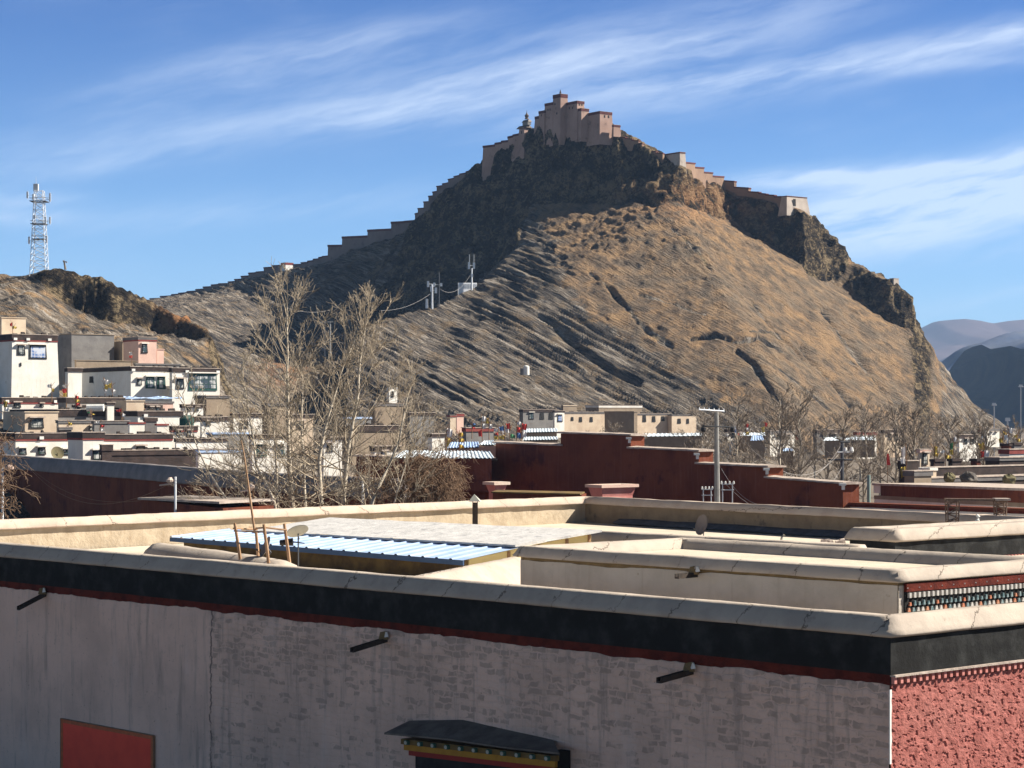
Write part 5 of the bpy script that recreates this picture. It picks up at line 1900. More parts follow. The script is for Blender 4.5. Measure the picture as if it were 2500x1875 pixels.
tb_, ta_ = solve_t(C_, HB, ox + 648 / k), solve_t(C_, HA, ox + 556 / k)
mb.box(v3(C_, p0.z), v3(HB * tb_, 0), v3(HA * ta_, 0), (0, 0, zat(oy + 427 / k, Yc) - p0.z))
mb.build('upper_room', M['house_grey'], ch)
mb = MB()
q = P(ox + 602 / k, oy + 402 / k, Yc + 2)
mb.lathe(q, [(0.9, 0), (0.5, 0.5), (0.75, 1.0), (0.8, 1.4), (0.35, 1.9), (0.12, 2.6), (0.03, 3.4)], 10)
mb.build('finial', M['gold_roof'], ch)

rampart('rampart_wall', 'dark broken rampart descending right from the summit to the square corner tower', S(C7, [
    (1568, 1664, 590, 592), (1664, 1736, 606, 611), (1736, 1808, 626, 631), (1808, 1846, 656, 660), (1846, 1914, 711, 720), (1914, 1996, 741, 746), (1996, 2070, 764, 766)]), 'fort_brown', cap=0.35, sink=5)
house('corner_tower', 'square tower with a bright cream end halfway down the right ridge', 1596, 1660, 1673, 371, 415, crestY(1660) - 1.5, 'fort_pale', 'fort_cap', 0.4, cat='tower', batter=0.05, deep=5, group='fort buildings on the ridge')
mb = MB()
p0 = P(1660, 371, crestY(1660) - 1.6)
rampart('rampart_wall', 'long brown stepped rampart descending the right ridge to its last bastion', S(C8, [
    (232, 308, 174, 182), (308, 376, 212, 216), (376, 444, 250, 255), (444, 530, 280, 285), (530, 608, 315, 321), (608, 719, 365, 372), (719, 797, 400, 404), (797, 853, 412, 418), (853, 917, 424, 428), (917, 987, 438, 438)]), 'fort_brown', cap=0.5, sink=5)
house('end_bastion', 'pale battered bastion at the right end of the ridge rampart', 1908, 1921, 1970, 478, 520, crestY(1930) - 2, 'fort_pale', 'fort_cap', 0.3, cat='bastion', batter=0.14, deep=1.0, group='fort buildings on the ridge', wins=((1934, 1941, 486, 512, 'hole'),))
house('ruined_tower', 'small ruined tan tower on the right cliff edge above the far plain', 2172, 2182, 2194, 679, 704, crestY(2182) - 1, 'fort_pale', 'fort_pale', 0.2, cat='ruin', batter=0.05, deep=5, group='fort buildings on the ridge')

# ---------------------------------------------------------------- masts, antennas, poles on the hills
mY = 484.0
mz = zat(668, mY)
mbase = P(96, 668, mY)
mast = thing('telecom_mast', 'tall pale steel lattice telecom mast on the left hilltop', 'mast', mbase)
ztop_ = zat(466, mY)
hw0, hw1 = 19.0 * mY / K, 10.0 * mY / K
def mcorner(i, z_):
    f = (z_ - mz) / (ztop_ - mz)
    h_ = hw0 + (hw1 - hw0) * f
    sx, sy = ((-1, -1), (1, -1), (1, 1), (-1, 1))[i]
    return Vector((mbase.x + sx * h_, mbase.y + sy * h_, z_))
for i in range(4):
    mb = MB()
    mb.tube([mcorner(i, mz - 2), mcorner(i, ztop_)], 0.085, 6)
    mb.build('leg', M['mast_white'], mast)
mb = MB()
nb_ = 13
for kk in range(nb_):
    z0_, z1_ = mz + (ztop_ - mz) * kk / nb_, mz + (ztop_ - mz) * (kk + 1) / nb_
    for i in range(4):
        j = (i + 1) % 4
        mb.tube([mcorner(i, z0_), mcorner(j, z1_)], 0.032, 4)
        mb.tube([mcorner(j, z0_), mcorner(i, z1_)], 0.045, 4)
        mb.tube([mcorner(i, z1_), mcorner(j, z1_)], 0.045, 4)
mb.build('bracing', M['mast_white'], mast)
for py_, hwp in ((493, 20), (548, 18), (585, 16)):
    mb = MB()
    z_ = zat(py_, mY)
    h_ = hwp * mY / K
    sq = [Vector((mbase.x - h_, mbase.y - h_)), Vector((mbase.x + h_, mbase.y - h_)), Vector((mbase.x + h_, mbase.y + h_)), Vector((mbase.x - h_, mbase.y + h_))]
    ring(mb, ring_poly(sq, -h_ * 0.45), sq, z_, z_ + 0.15)
    ring(mb, ring_poly(sq, -0.06), sq, z_ + 0.75, z_ + 0.82)
    mb.build('platform', M['dark_steel'], mast)
for px_, py0_, py1_, dy in ((67, 468, 484, -1), (81, 474, 488, -1.5), (122, 472, 492, 0.5), (111, 530, 547, -1), (84, 525, 535, -1.2), (71, 578, 595, -0.8), (114, 576, 593, -0.8), (122, 530, 546, 0.5)):
    mb = MB()
    c0, c1 = P(px_, py1_, mY + dy), P(px_, py0_, mY + dy)
    mb.cbox((c0 + c1) / 2, 0.42, 0.22, (c1 - c0).z)
    mb.tube([c0 + Vector((0, 0.16, -0.4)), c1 + Vector((0, 0.16, 0.3))], 0.04, 5)
    mb.tube([(c0 + c1) / 2 + Vector((0, 0.16, 0)), Vector((mbase.x, mbase.y, (c0.z + c1.z) / 2))], 0.04, 4)
    mb.build('panel_antenna', M['mast_white'], mast)
mb = MB()
q = P(88, 466, mY)
mb.cbox(q + Vector((0, 0, 0.8)), 1.1, 0.9, 1.7)
mb.tube([q + Vector((0, 0, 1.6)), q + Vector((0, 0, 3.4))], [0.05, 0.02], 5)
mb.build('top_drum', M['steel'], mast)

q = P(160, 650, 480)
cl_ = thing('prayer_post', 'tiny leaning post on the left hilltop beside the lattice mast', 'post', q - Vector((0, 0, 0.6)))
mb = MB()
mb.tube([q - Vector((0, 0, 0.8)), P(157, 641, 480), P(155, 636, 480)], [0.28, 0.2, 0.25], 6)
mb.build('post', M['boulder'], cl_)
mb = MB()
mb.box(P(157, 640, 479.8), (0.7, 0, -0.25), (0, 0.1, 0), (0, 0, 0.35))
mb.build('flag', M['flag_white'], cl_)

# antenna poles on the spur
def antenna_pole(name, label, px, pyb, pyt, Y, panels, mt, rad=0.22, group='antenna poles on the spur'):
    b_ = P(px, pyb, Y)
    t_ = thing(name, label, 'antenna', b_, group)
    mb = MB()
    mb.tube([b_ - Vector((0, 0, 4)), P(px, pyt, Y)], [rad, rad * 0.7], 8)
    mb.build('pole', M[mt], t_)
    for (x_, y0_, y1_) in panels:
        mb = MB()
        c0, c1 = P(x_, y1_, Y - 0.5), P(x_, y0_, Y - 0.5)
        mb.cbox((c0 + c1) / 2, 0.75, 0.3, (c1 - c0).z)
        mb.tube([(c0 + c1) / 2, P(px, (y0_ + y1_) / 2, Y)], 0.06, 4)
        mb.build('panel_antenna', M['mast_white'], t_)
    return t_
antenna_pole('antenna_pole', 'stout pale pole with three panel antennas, left on the rocky spur', 1055, 746, 694, 688, ((1045, 686, 701), (1053, 699, 712), (1064, 702, 716)), 'steel', 0.40)
antenna_pole('antenna_pole', 'thin dark twin-rod pole close right of the stout pale antenna pole', 1072, 744, 664, 691, ((1077, 691, 699), (1060, 690, 700)), 'dark_steel', 0.20)
ap_ = antenna_pole('antenna_pole', 'pale antenna pole with twin rods standing on the white box', 1152, 708, 655, 702, ((1145, 640, 657), (1157, 641, 656), (1152, 668, 676)), 'mast_white', 0.34)
for x_ in (1146, 1157):
    mb = MB()
    mb.tube([P(x_, 642, 701.5), P(x_, 621, 701.5)], 0.10, 5)
    mb.build('rod', M['steel'], ap_)
eb = P(1141, 708, 703)
ebx = thing('equipment_box', 'long white slatted equipment box under the right antenna pole', 'equipment box', eb)
mb = MB()
a_, b_ = P(1118, 706, 701), P(1164, 706, 704)
mb.box(a_ - Vector((0, 0, 3)), b_ - a_, (0, 2.2, 0), (0, 0, 3 + 2.2))
mb.build('cabin', M['mast_white'], ebx)
mb = MB()
for f in np.linspace(0.04, 0.96, 12):
    q = a_.lerp(b_, f)
    mb.box(q + Vector((0, -0.13, 0.3)), (0.16, 0, 0), (0, 0.1, 0), (0, 0, 1.6))
mb.build('slats', M['steel'], ebx)
q = P(1042, 742, 686)
mb = MB()
mb.hexa([q + Vector(d_) for d_ in ((-.45, -.4, -1.5), (.45, -.4, -1.5), (.45, .4, -1.5), (-.45, .4, -1.5), (-.35, -.3, 1.7), (.35, -.3, 1.7), (.35, .3, 1.7), (-.35, .3, 1.7))])
tag(mb.build('cabinet', M['mast_white'], None, q), 'narrow white cabinet left beside the stout antenna pole', 'cabinet')

# transformer H-frame among the tree tops
hb = P(799, 850, 640)
hf = thing('power_pole', 'pale concrete double pole with crossbar on the shaded slope between the tall trees', 'power pole', hb)
for x_ in (793, 806):
    mb = MB()
    mb.tube([P(x_, 870, 640), P(x_, 786, 640)], [0.30, 0.24], 7)
    mb.build('leg', M['concrete_pole'], hf)
mb = MB()
mb.tube([P(774, 787, 640), P(813, 786, 640)], 0.14, 5)
mb.tube([P(790, 800, 640), P(809, 800, 640)], 0.10, 5)
mb.build('crossbar', M['concrete_pole'], hf)
# white tank on the slope
q = P(1285, 906, 632)
tk = thing('water_tank', 'small round white tank alone on the lower rocky slope', 'tank', q)
mb = MB()
mb.lathe(q - Vector((0, 0, 1.2)), [(0.95, 0), (0.92, 2.6), (0.75, 2.8), (0.2, 2.95)], 14)
mb.build('body', M['white_paint'], tk)
mb = MB()
mb.box(q + Vector((-1.9, -0.5, -1.2)), (0.9, 0, 0), (0, 1.0, 0), (0, 0, 2.0))
mb.build('pump_box', M['house_grey'], tk)
# ---------------------------------------------------------------- houses on the left slope (pixel crops: T = town crop)
TX, TY, TK = 0.0, 760.0, 3.95


def tx(v):
    return TX + v / TK


def ty(v):
    return TY + v / TK


def th(label, l, c, r, top, bot, Y, w=(), lw=(), **kw):
    wins = [(tx(a), tx(b), ty(e), ty(f), s) for a, b, e, f, s in w]
    lwins = [(tx(a), tx(b), ty(e), ty(f), s) for a, b, e, f, s in lw]
    kw.setdefault('group', 'houses on the left slope')
    kw.setdefault('clutter', kw.get('bh', 0.45) >= 0.3)
    return house('flat_roofed_house', label, tx(l), tx(c), tx(r), ty(top), ty(bot), Y, wins=wins, lwins=lwins, **kw)


th('tall white house at the left edge with a broad blue-barred window', -260, 118, 552, 222, 740, 286, line='parapet_red', post=(0.06, 0.34, 0.82), bh=0.75, batter=0.03,
   w=((165, 240, 328, 425, 'dark'), (280, 447, 325, 462, 'blue'), (188, 203, 495, 530, 'hole')))
th('plain cream block standing on the roof behind the tall white house', -60, 15, 250, 55, 225, 296, wall='house_cream', bandm='house_cream', bh=0.1)
th('roofless grey mud ruin between the tall white house and the pink tower house', 535, 690, 1100, 215, 600, 308, wall='house_grey', bandm='house_mud', bh=0.1)  # grey wall colour holds the shade on this mud
th('small pink tower house with one window below the dark cliff', 1190, 1335, 1510, 250, 480, 306, wall='house_rose', bandm='parapet_grey', line='parapet_red', bh=0.35, w=((1365, 1422, 315, 405, 'white'),))
th('low pink lean-to at the right foot of the pink tower house', 1500, 1515, 1580, 362, 480, 309, wall='house_rose', bandm='house_rose', bh=0.1)
th('dark shaded mud wall left of the pink tower house', 880, 1180, 1200, 290, 470, 312, wall='house_mud', bandm='house_mud', bh=0.1)
th('tan terrace wall under the pink tower house', 720, 735, 1320, 468, 600, 298, wall='house_mud', bandm='house_mud', bh=0.1)
th('long white house whose front has two green-framed windows and a grey wing wall', 780, 1262, 1640, 535, 870, 278, bh=0.55, post=(0.05,),
   w=((1318, 1365, 650, 715, 'dark'), (1405, 1490, 632, 745, 'green'), (1512, 1595, 632, 750, 'green')), lw=((865, 900, 628, 690, 'hole'),))
th('grey shaded yard house in front of the mud ruin', 630, 655, 790, 548, 860, 276, wall='house_white', bh=0.5)
th('pale flat-roofed annex with grey tin roof above the green-framed windows', 1290, 1310, 1740, 500, 580, 290, wall='house_grey', bandm='parapet_grey', bh=0.2, roofm='pale_tin')
th('white house with a wide glazed sunroom framed in dark green and yellow', 1635, 1660, 2120, 548, 880, 279, bh=0.55, post=(0.30, 0.95), w=((1700, 1775, 650, 750, 'dark'), (1820, 2090, 600, 765, 'green'), (1880, 1900, 805, 845, 'hole')))
th('small dark brown walled yard right of the sunroom house', 1880, 1990, 2215, 815, 905, 268, wall='house_mud', bandm='parapet_grey', bh=0.3)
th('low house with black parapet and white corner blocks under the tall white house', -150, 20, 560, 835, 1010, 262, bh=0.55, line='parapet_red', post=(0.08, 0.95), w=((130, 200, 880, 930, 'dark'), (380, 420, 890, 925, 'dark')))
th('long dark-parapet house below the shadowed blue-grey wall', 560, 640, 1200, 835, 1000, 258, wall='house_grey', bh=0.6)
th('cream cube house beside the blue tarpaulin', 1085, 1218, 1390, 858, 960, 254, wall='house_cream', bandm='house_cream', bh=0.12)
th('peach walled house with a pale blue front under the sunroom house', 1385, 1400, 1670, 868, 965, 256, wall='house_rose', bandm='parapet_grey', bh=0.25)
th('cream mud house with a clothes-hung wall in the second row from the front', 30, 240, 560, 965, 1165, 246, wall='house_cream', bandm='house_cream', bh=0.12, w=((285, 420, 1030, 1130, 'dark'),))
th('long black parapet roof across the middle of the left town', 100, 560, 1340, 950, 1100, 250, wall='house_grey', bh=0.8, lw=())
th('long cream house with small windows in the second row from the front', 545, 565, 900, 1055, 1180, 243, wall='house_cream', bandm='parapet_grey', bh=0.3, w=((860, 890, 1110, 1150, 'dark'),))
th('grey shaded barn with dark doorway in the second row from the front', 890, 910, 1240, 1060, 1200, 241, wall='house_grey', bandm='parapet_grey', bh=0.3)
th('white cube with thin red line beside a tall dark opening', 1235, 1250, 1395, 1070, 1250, 238, bh=0.2, bandm='parapet_red')
th('dark gateway block between two white cubes', 1390, 1400, 1512, 1030, 1250, 240, wall='parapet_grey', bandm='parapet_dark', bh=0.4)
th('white cube right of the dark gateway block', 1500, 1515, 1620, 1085, 1260, 238, bh=0.2, bandm='parapet_red')
th('long roof with dark parapet and white block above the gateway', 1200, 1330, 1760, 965, 1040, 246, bh=0.6, post=(0.16,))
th('front row white house with pink window hoods and red line', -100, 150, 690, 1180, 1420, 226, line='parapet_red', bh=0.6, post=(0.45,), w=((180, 255, 1320, 1385, 'white'), (360, 440, 1310, 1385, 'white'), (600, 665, 1330, 1385, 'white')))
th('front row white house with a dark shaded side and narrow window', 655, 800, 1000, 1170, 1450, 222, line='parapet_red', bh=0.6, w=((890, 965, 1340, 1440, 'white'),))
th('front row white wing with tan hood behind the black shed', 985, 1000, 1660, 1190, 1400, 226, line='parapet_red', bh=0.5, w=((1310, 1400, 1300, 1340, 'dark'),))
th('low black shed in front of the white wing', 970, 1080, 1900, 1345, 1500, 216, wall='parapet_dark', bandm='parapet_dark', bh=0.5)
th('small black turret with white foot left of the low black shed', 975, 985, 1080, 1290, 1480, 214, wall='parapet_dark', bandm='parapet_dark', bh=0.6)
th('white house with small red turret behind the left tree stems', 1690, 1700, 2190, 1230, 1420, 224, bh=0.35)
# more of the town seen through the trees
TR = dict(group='houses behind the bare trees')
def tr(label, l, c, r, top, bot, Y, **kw):
    kw.setdefault('group', 'houses behind the bare trees')
    kw.setdefault('clutter', kw.get('bh', 0.45) >= 0.3)
    return house('flat_roofed_house', label, l, c, r, top, bot, Y, **kw)
tr('white two-window house behind the leaning left tree stems', 608, 616, 700, 1062, 1130, 205, bh=0.4, wins=((624, 650, 1085, 1115, 'green'), (676, 694, 1085, 1115, 'green')))
tr('low house with sky-blue tin roof at the left of the tree group', 478, 484, 590, 1098, 1140, 208, wall='house_white', bandm='blue_tin', bh=0.3, roofm='blue_tin')
tr('pale blue-roofed house behind the thin wooden pole', 505, 520, 605, 1056, 1090, 235, wall='house_grey', bandm='blue_tin', bh=0.2, roofm='blue_tin')
tr('cream house high between the two tall poplars', 700, 712, 765, 1012, 1060, 270, wall='house_cream', bandm='parapet_dark', bh=0.4, wins=((725, 742, 1028, 1048, 'dark'),))
tr('small white house under the left poplar crown', 560, 570, 640, 1010, 1058, 275, bh=0.5, wins=((590, 606, 1028, 1046, 'dark'),))
tr('dark parapet house below the cream cube house', 440, 470, 560, 1018, 1060, 262, bh=0.5)
tr('house with blue tarpaulin roof between the two tall poplars', 838, 846, 906, 1018, 1050, 258, wall='house_grey', bandm='blue_tin', bh=0.25, roofm='blue_tin')
tr('white house with dark window right of the second poplar', 782, 790, 835, 1068, 1120, 230, bh=0.3, wins=((798, 812, 1082, 1104, 'dark'),))
tr('white gabled shrine-like cube high behind the right tree crown', 944, 950, 970, 946, 985, 330, wall='house_white', bandm='house_white', bh=0.1, wins=((955, 961, 955, 970, 'hole'),))
tr('tan walled house behind the right tree crown', 900, 915, 985, 985, 1035, 320, wall='house_mud', bandm='parapet_grey', bh=0.4)
tr('grey low house right of the tan walled house', 990, 1000, 1060, 1008, 1050, 300, wall='house_grey', bh=0.4)
tr('white corner house at the right edge of the tree group', 1045, 1055, 1085, 1060, 1110, 215, bh=0.3)
tr('tiny cream house with red-brown parapet at the hill foot', 1092, 1099, 1113, 1014, 1032, 380, wall='house_cream', bandm='parapet_red', bh=0.3)
tr('tiny pink house beside the cream one at the hill foot', 1112, 1115, 1132, 1010, 1026, 384, wall='house_rose', bandm='parapet_red', bh=0.5)
tr('long dark house with black parapet behind the trees', 820, 860, 990, 1040, 1085, 245, wall='house_mud', bh=0.7)
tr('mud house at the foot of the rock nose', 640, 655, 720, 985, 1030, 330, wall='house_mud', bandm='parapet_grey', bh=0.4)
tr('white house with brown parapet between the two leaning stems', 905, 915, 975, 1090, 1130, 212, bh=0.5, wins=((930, 944, 1102, 1120, 'dark'),))
tr('grey house with dark red top behind the blue corrugated roofs', 1130, 1138, 1205, 1045, 1090, 232, wall='house_grey', bandm='parapet_red', bh=0.4)

# row at the hill foot right of the trees
HF = dict(group='houses at the hill foot')
def hf_(label, l, c, r, top, bot, Y, **kw):
    kw.setdefault('clutter', True)
    return house('flat_roofed_house', label, l, c, r, top, bot, Y, group='houses at the hill foot', **kw)
hf_('dark grey stone house with pale window surround at the hill foot', 1268, 1277, 1362, 1000, 1045, 470, wall='house_grey', bh=0.6, wins=((1291, 1303, 1007, 1024, 'white'), (1318, 1328, 1008, 1024, 'hole'), (1340, 1350, 1008, 1024, 'hole')))
hf_('narrow white porch house between the dark grey and the cream house', 1350, 1354, 1378, 1003, 1042, 468, bh=0.35, wins=((1361, 1373, 1012, 1030, 'blue'),))
hf_('cream house with one dark window and upper room at the hill foot', 1370, 1374, 1478, 1006, 1045, 476, wall='house_cream', bandm='parapet_grey', bh=0.35, wins=((1394, 1400, 1018, 1027, 'hole'), (1414, 1421, 1018, 1030, 'hole'), (1440, 1447, 1018, 1030, 'hole')))
hf_('tan upper room on the left of the cream house', 1370, 1375, 1408, 989, 1008, 482, wall='house_mud', bandm='house_cream', bh=0.2)
hf_('long tan upper terrace with broken white top line', 1430, 1462, 1567, 990, 1010, 488, wall='house_mud', bandm='house_white', bh=0.5)
hf_('brown shaded block right of the cream house', 1476, 1548, 1556, 1004, 1052, 470, wall='house_mud', bandm='house_mud', bh=0.2)
hf_('cream three-window house right of the brown block', 1550, 1556, 1634, 1010, 1044, 474, wall='house_cream', bandm='parapet_grey', bh=0.3, wins=((1569, 1577, 1013, 1030, 'hole'), (1592, 1600, 1016, 1030, 'hole'), (1614, 1622, 1016, 1028, 'hole')))
hf_('cream two-window house at the right end of the hill-foot row', 1630, 1640, 1700, 1012, 1046, 478, wall='house_cream', bandm='parapet_grey', bh=0.25, wins=((1654, 1662, 1022, 1034, 'hole'), (1676, 1682, 1022, 1034, 'hole')))


# a few more small houses squeezed into the left town
th('small white house with two dark windows above the cream cube house', 1400, 1415, 1560, 905, 985, 252, bh=0.4, w=((1440, 1475, 925, 960, 'dark'), (1500, 1530, 925, 960, 'dark')))
th('white house end with one dark window under the small brown walled yard', 1740, 1760, 1960, 900, 990, 262, bh=0.4, w=((1800, 1840, 925, 965, 'dark'), (1880, 1915, 925, 965, 'dark')))
th('white house with red-lined parapet below the green round tank', 1640, 1660, 1900, 1110, 1230, 236, line='parapet_red', bh=0.45, w=((1700, 1745, 1150, 1200, 'dark'), (1800, 1840, 1150, 1200, 'dark')))
th('narrow white house left of the leaning left tree stem', 1930, 1945, 2120, 1030, 1130, 246, bh=0.45, w=((1985, 2030, 1060, 1105, 'dark'),))
th('small white turret room on the long black parapet roof', 700, 715, 830, 905, 960, 252, bh=0.3, w=((745, 775, 922, 945, 'dark'),))
th('white parapet room beside the white horizontal tank', 1020, 1035, 1100, 880, 950, 253, bh=0.3)
th('dark timber shed roof between the two front row white houses', 560, 575, 690, 1120, 1190, 232, wall='parapet_dark', bandm='parapet_grey', bh=0.3)
# low houses and roofs along the hill foot on the right
for lab, l, c, r, t_, b_, Y_, w_, p_ in (
        ('small white house just right of the concrete utility pole', 1770, 1776, 1815, 1048, 1075, 330, 'house_white', 'parapet_dark'),
        ('pale house between the utility pole and the light blue hut', 1820, 1826, 1856, 1044, 1062, 360, 'house_cream', 'parapet_grey'),
        ('long low white house behind the second red wall step', 1872, 1880, 1940, 1052, 1078, 345, 'house_white', 'parapet_grey'),
        ('grey house behind the dark utility pole', 1985, 1994, 2050, 1050, 1076, 360, 'house_grey', 'parapet_dark'),
        ('white house right of the dark utility pole', 2085, 2092, 2140, 1055, 1084, 340, 'house_white', 'parapet_red'),
        ('cream house above the plain red banner', 2150, 2158, 2200, 1050, 1080, 345, 'house_cream', 'parapet_dark'),
        ('small white house behind the green and yellow flags', 2335, 2342, 2385, 1062, 1090, 330, 'house_white', 'parapet_dark'),
        ('tiny pale house at the right foot of the hill', 2405, 2410, 2440, 1046, 1062, 420, 'house_white', 'parapet_grey')):
    house('flat_roofed_house', lab, l, c, r, t_, b_, Y_, w_, p_, 0.5, group='low houses at the right hill foot', wins=((c + (r - c) * 0.25, c + (r - c) * 0.45, t_ + 9, b_ - 6, 'dark'), (c + (r - c) * 0.62, c + (r - c) * 0.82, t_ + 9, b_ - 6, 'dark')), clutter=True)
# ---------------------------------------------------------------- tin roofs
def tin_roof(label, pts_, th_=0.06, mt='pale_tin', ribs=18, post_h=2.6, wallm='house_mud', group='tin roofs in the town'):
    """pts_: near-left, near-right, far-right, far-left points; ribs run down the slope"""
    nl, nr_, fr2, fl = pts_
    t_ = thing('tin_roof', label, 'tin roof', Vector((nl.x, nl.y, max(0, nl.z - post_h))), group)
    mb = MB()
    i0 = len(mb.v)
    st = []
    for r_ in range(ribs):
        for f, h_ in ((0.0, 0.0), (0.5, 0.0), (0.62, th_), (0.88, th_)):
            st.append(((r_ + f) / ribs, h_))
    st.append((1.0, 0.0))
    for f, h_ in st:
        a, b = nl.lerp(nr_, f), fl.lerp(fr2, f)
        mb.v.append((a.x, a.y, a.z + h_))
        mb.v.append((b.x, b.y, b.z + h_))
    for k_ in range(len(st) - 1):
        a = 2 * k_
        mb.f.append((a, a + 2, a + 3, a + 1))
        mb.mi.append(0)
    mb.build('sheet', M[mt], t_)
    mb = MB()
    w_ = [q_.lerp((nl + nr_ + fr2 + fl) / 4, 0.06) - Vector((0, 0, 0.1)) for q_ in (nl, nr_, fr2, fl)]
    dn = Vector((0, 0, -post_h))
    mb.hexa([q_ + dn for q_ in w_] + w_)
    mb.build('wall', M[wallm], t_)
    return t_


tin_roof('pale corrugated tin roof running behind the brown shrub to the red wall', [P(960, 1118, 176), P(1208, 1119, 164), P(1196, 1102, 172), P(985, 1100, 184)], mt='pale_tin', ribs=26, wallm='dark_red_wall')
tin_roof('small blue-striped corrugated roof above the pale tin roof', [P(1092, 1094, 190), P(1172, 1092, 186), P(1168, 1079, 194), P(1100, 1080, 198)], mt='blue_tin', ribs=11)
tin_roof('short white tin roof left of the stepped red wall', [P(1168, 1086, 184), P(1212, 1086, 182), P(1204, 1075, 188), P(1180, 1077, 190)], mt='pale_tin', ribs=6)
tin_roof('upper pale blue roof strip behind the stepped red wall', [P(1278, 1056, 240), P(1362, 1054, 236), P(1360, 1046, 246), P(1280, 1047, 250)], mt='pale_tin', ribs=12)
tin_roof('lower pale blue roof strip behind the stepped red wall', [P(1276, 1075, 226), P(1364, 1073, 222), P(1360, 1066, 232), P(1280, 1067, 236)], mt='pale_tin', ribs=12)
tin_roof('distant pale blue roof right of the utility pole', [P(1800, 1064, 330), P(1870, 1064, 326), P(1868, 1056, 344), P(1804, 1057, 346)], mt='pale_tin', ribs=8)
tin_roof('distant pale grey roof between the bare trees', [P(1560, 1066, 330), P(1718, 1064, 320), P(1712, 1057, 336), P(1568, 1059, 344)], mt='pale_tin', ribs=14)
tin_roof('distant grey-blue roof strip under the right bare trees', [P(2010, 1076, 320), P(2140, 1074, 314), P(2132, 1066, 330), P(2016, 1068, 336)], mt='pale_tin', ribs=14)
tin_roof('light blue hut roof left of the second red step', [P(1832, 1076, 290), P(1866, 1075, 288), P(1860, 1062, 296), P(1836, 1063, 298)], mt='blue_tin', ribs=5)
tin_roof('tiny blue roof of the hut beside the second utility pole', [P(1905, 1102, 250), P(1938, 1101, 248), P(1934, 1094, 256), P(1909, 1095, 257)], mt='blue_tin', ribs=5)
# blue tarpaulins
for lab, px_, py_, Y_, w_ in (('crumpled pale blue tarpaulin in front of the long white house', tx(1235), ty(838), 268, 1.8), ('bright blue tarpaulin sheet under the sunroom house', tx(1560), ty(838), 268, 2.6)):
    c = P(px_, py_, Y_)
    mb = MB()
    for i in range(9):
        for j in range(5):
            x_, y_ = (i / 8 - .5) * 2 * w_, (j / 4 - .5) * 2.2
            mb.v.append((c.x + x_, c.y + y_, c.z + 0.25 * n1(x_ * 1.3 + j, 4) + 0.22 * (j / 4) - 0.1))
    for i in range(8):
        for j in range(4):
            a = i * 5 + j
            mb.f.append((a, a + 5, a + 6, a + 1))
            mb.mi.append(0)
    tag(mb.build('tarpaulin', M['blue_tin'], None, c), lab, 'tarpaulin')
c = P(tx(917), ty(930), 252)
mb = MB()
mb.tube([P(tx(838), ty(932), 252), P(tx(1000), ty(930), 252)], 0.45, 10)
tag(mb.build('white_tank', M['white_paint'], None, c), 'long white horizontal tank on a roof in the middle of the left town', 'tank')
c = P(tx(555), ty(1365), 219)
mb = MB()
mb.dish(c, (0.5, -0.75, 0.3), 0.72, 0.15)
mb.tube([c, c + Vector((0, 0.3, -2))], 0.05, 5)
tag(mb.build('satellite_dish', M['leaf_dry'], None, c), 'olive satellite dish in front of the pink-hooded white house', 'satellite dish')
c = P(tx(1800), ty(1075), 240)
mb = MB()
mb.lathe(c - Vector((0, 0, 1.0)), [(0.7, 0), (0.85, 0.4), (0.85, 1.5), (0.4, 1.9)], 12)
tag(mb.build('green_tank', M['window_green'], None, c), 'round green tank among the left stems', 'tank')

# ---------------------------------------------------------------- red enclosure walls
def long_wall(name, label, pts_, th_, wall, capm, prof, bottom=0.0, capz=0.6, cat='wall', cap_name='coping', jit=0.03, group=None):
    """pts_: world points of the top edge line"""
    t_ = thing(name, label, cat, Vector((pts_[0].x, pts_[0].y, bottom)), group)
    mb, cp_ = MB(), MB()
    for a, b in zip(pts_[:-1], pts_[1:]):
        dd = (b - a)
        dd.z = 0
        nn = Vector((dd.y, -dd.x, 0)).normalized()
        ka = Vector((0, 0, capz))
        a0, b0 = Vector((a.x, a.y, bottom)), Vector((b.x, b.y, bottom))
        mb.hexa([a0, b0, b0 - nn * th_, a0 - nn * th_, a - ka, b - ka, b - ka - nn * th_, a - ka - nn * th_])
    mb.build('wall', M[wall], t_)
    cp_.sweep([(q_.x, q_.y) for q_ in pts_], prof, 0, step=0.8, jit=jit, seed=91, zs=[q_.z - capz for q_ in pts_])
    cp_.build(cap_name, M[capm], t_, smooth=True)
    return t_


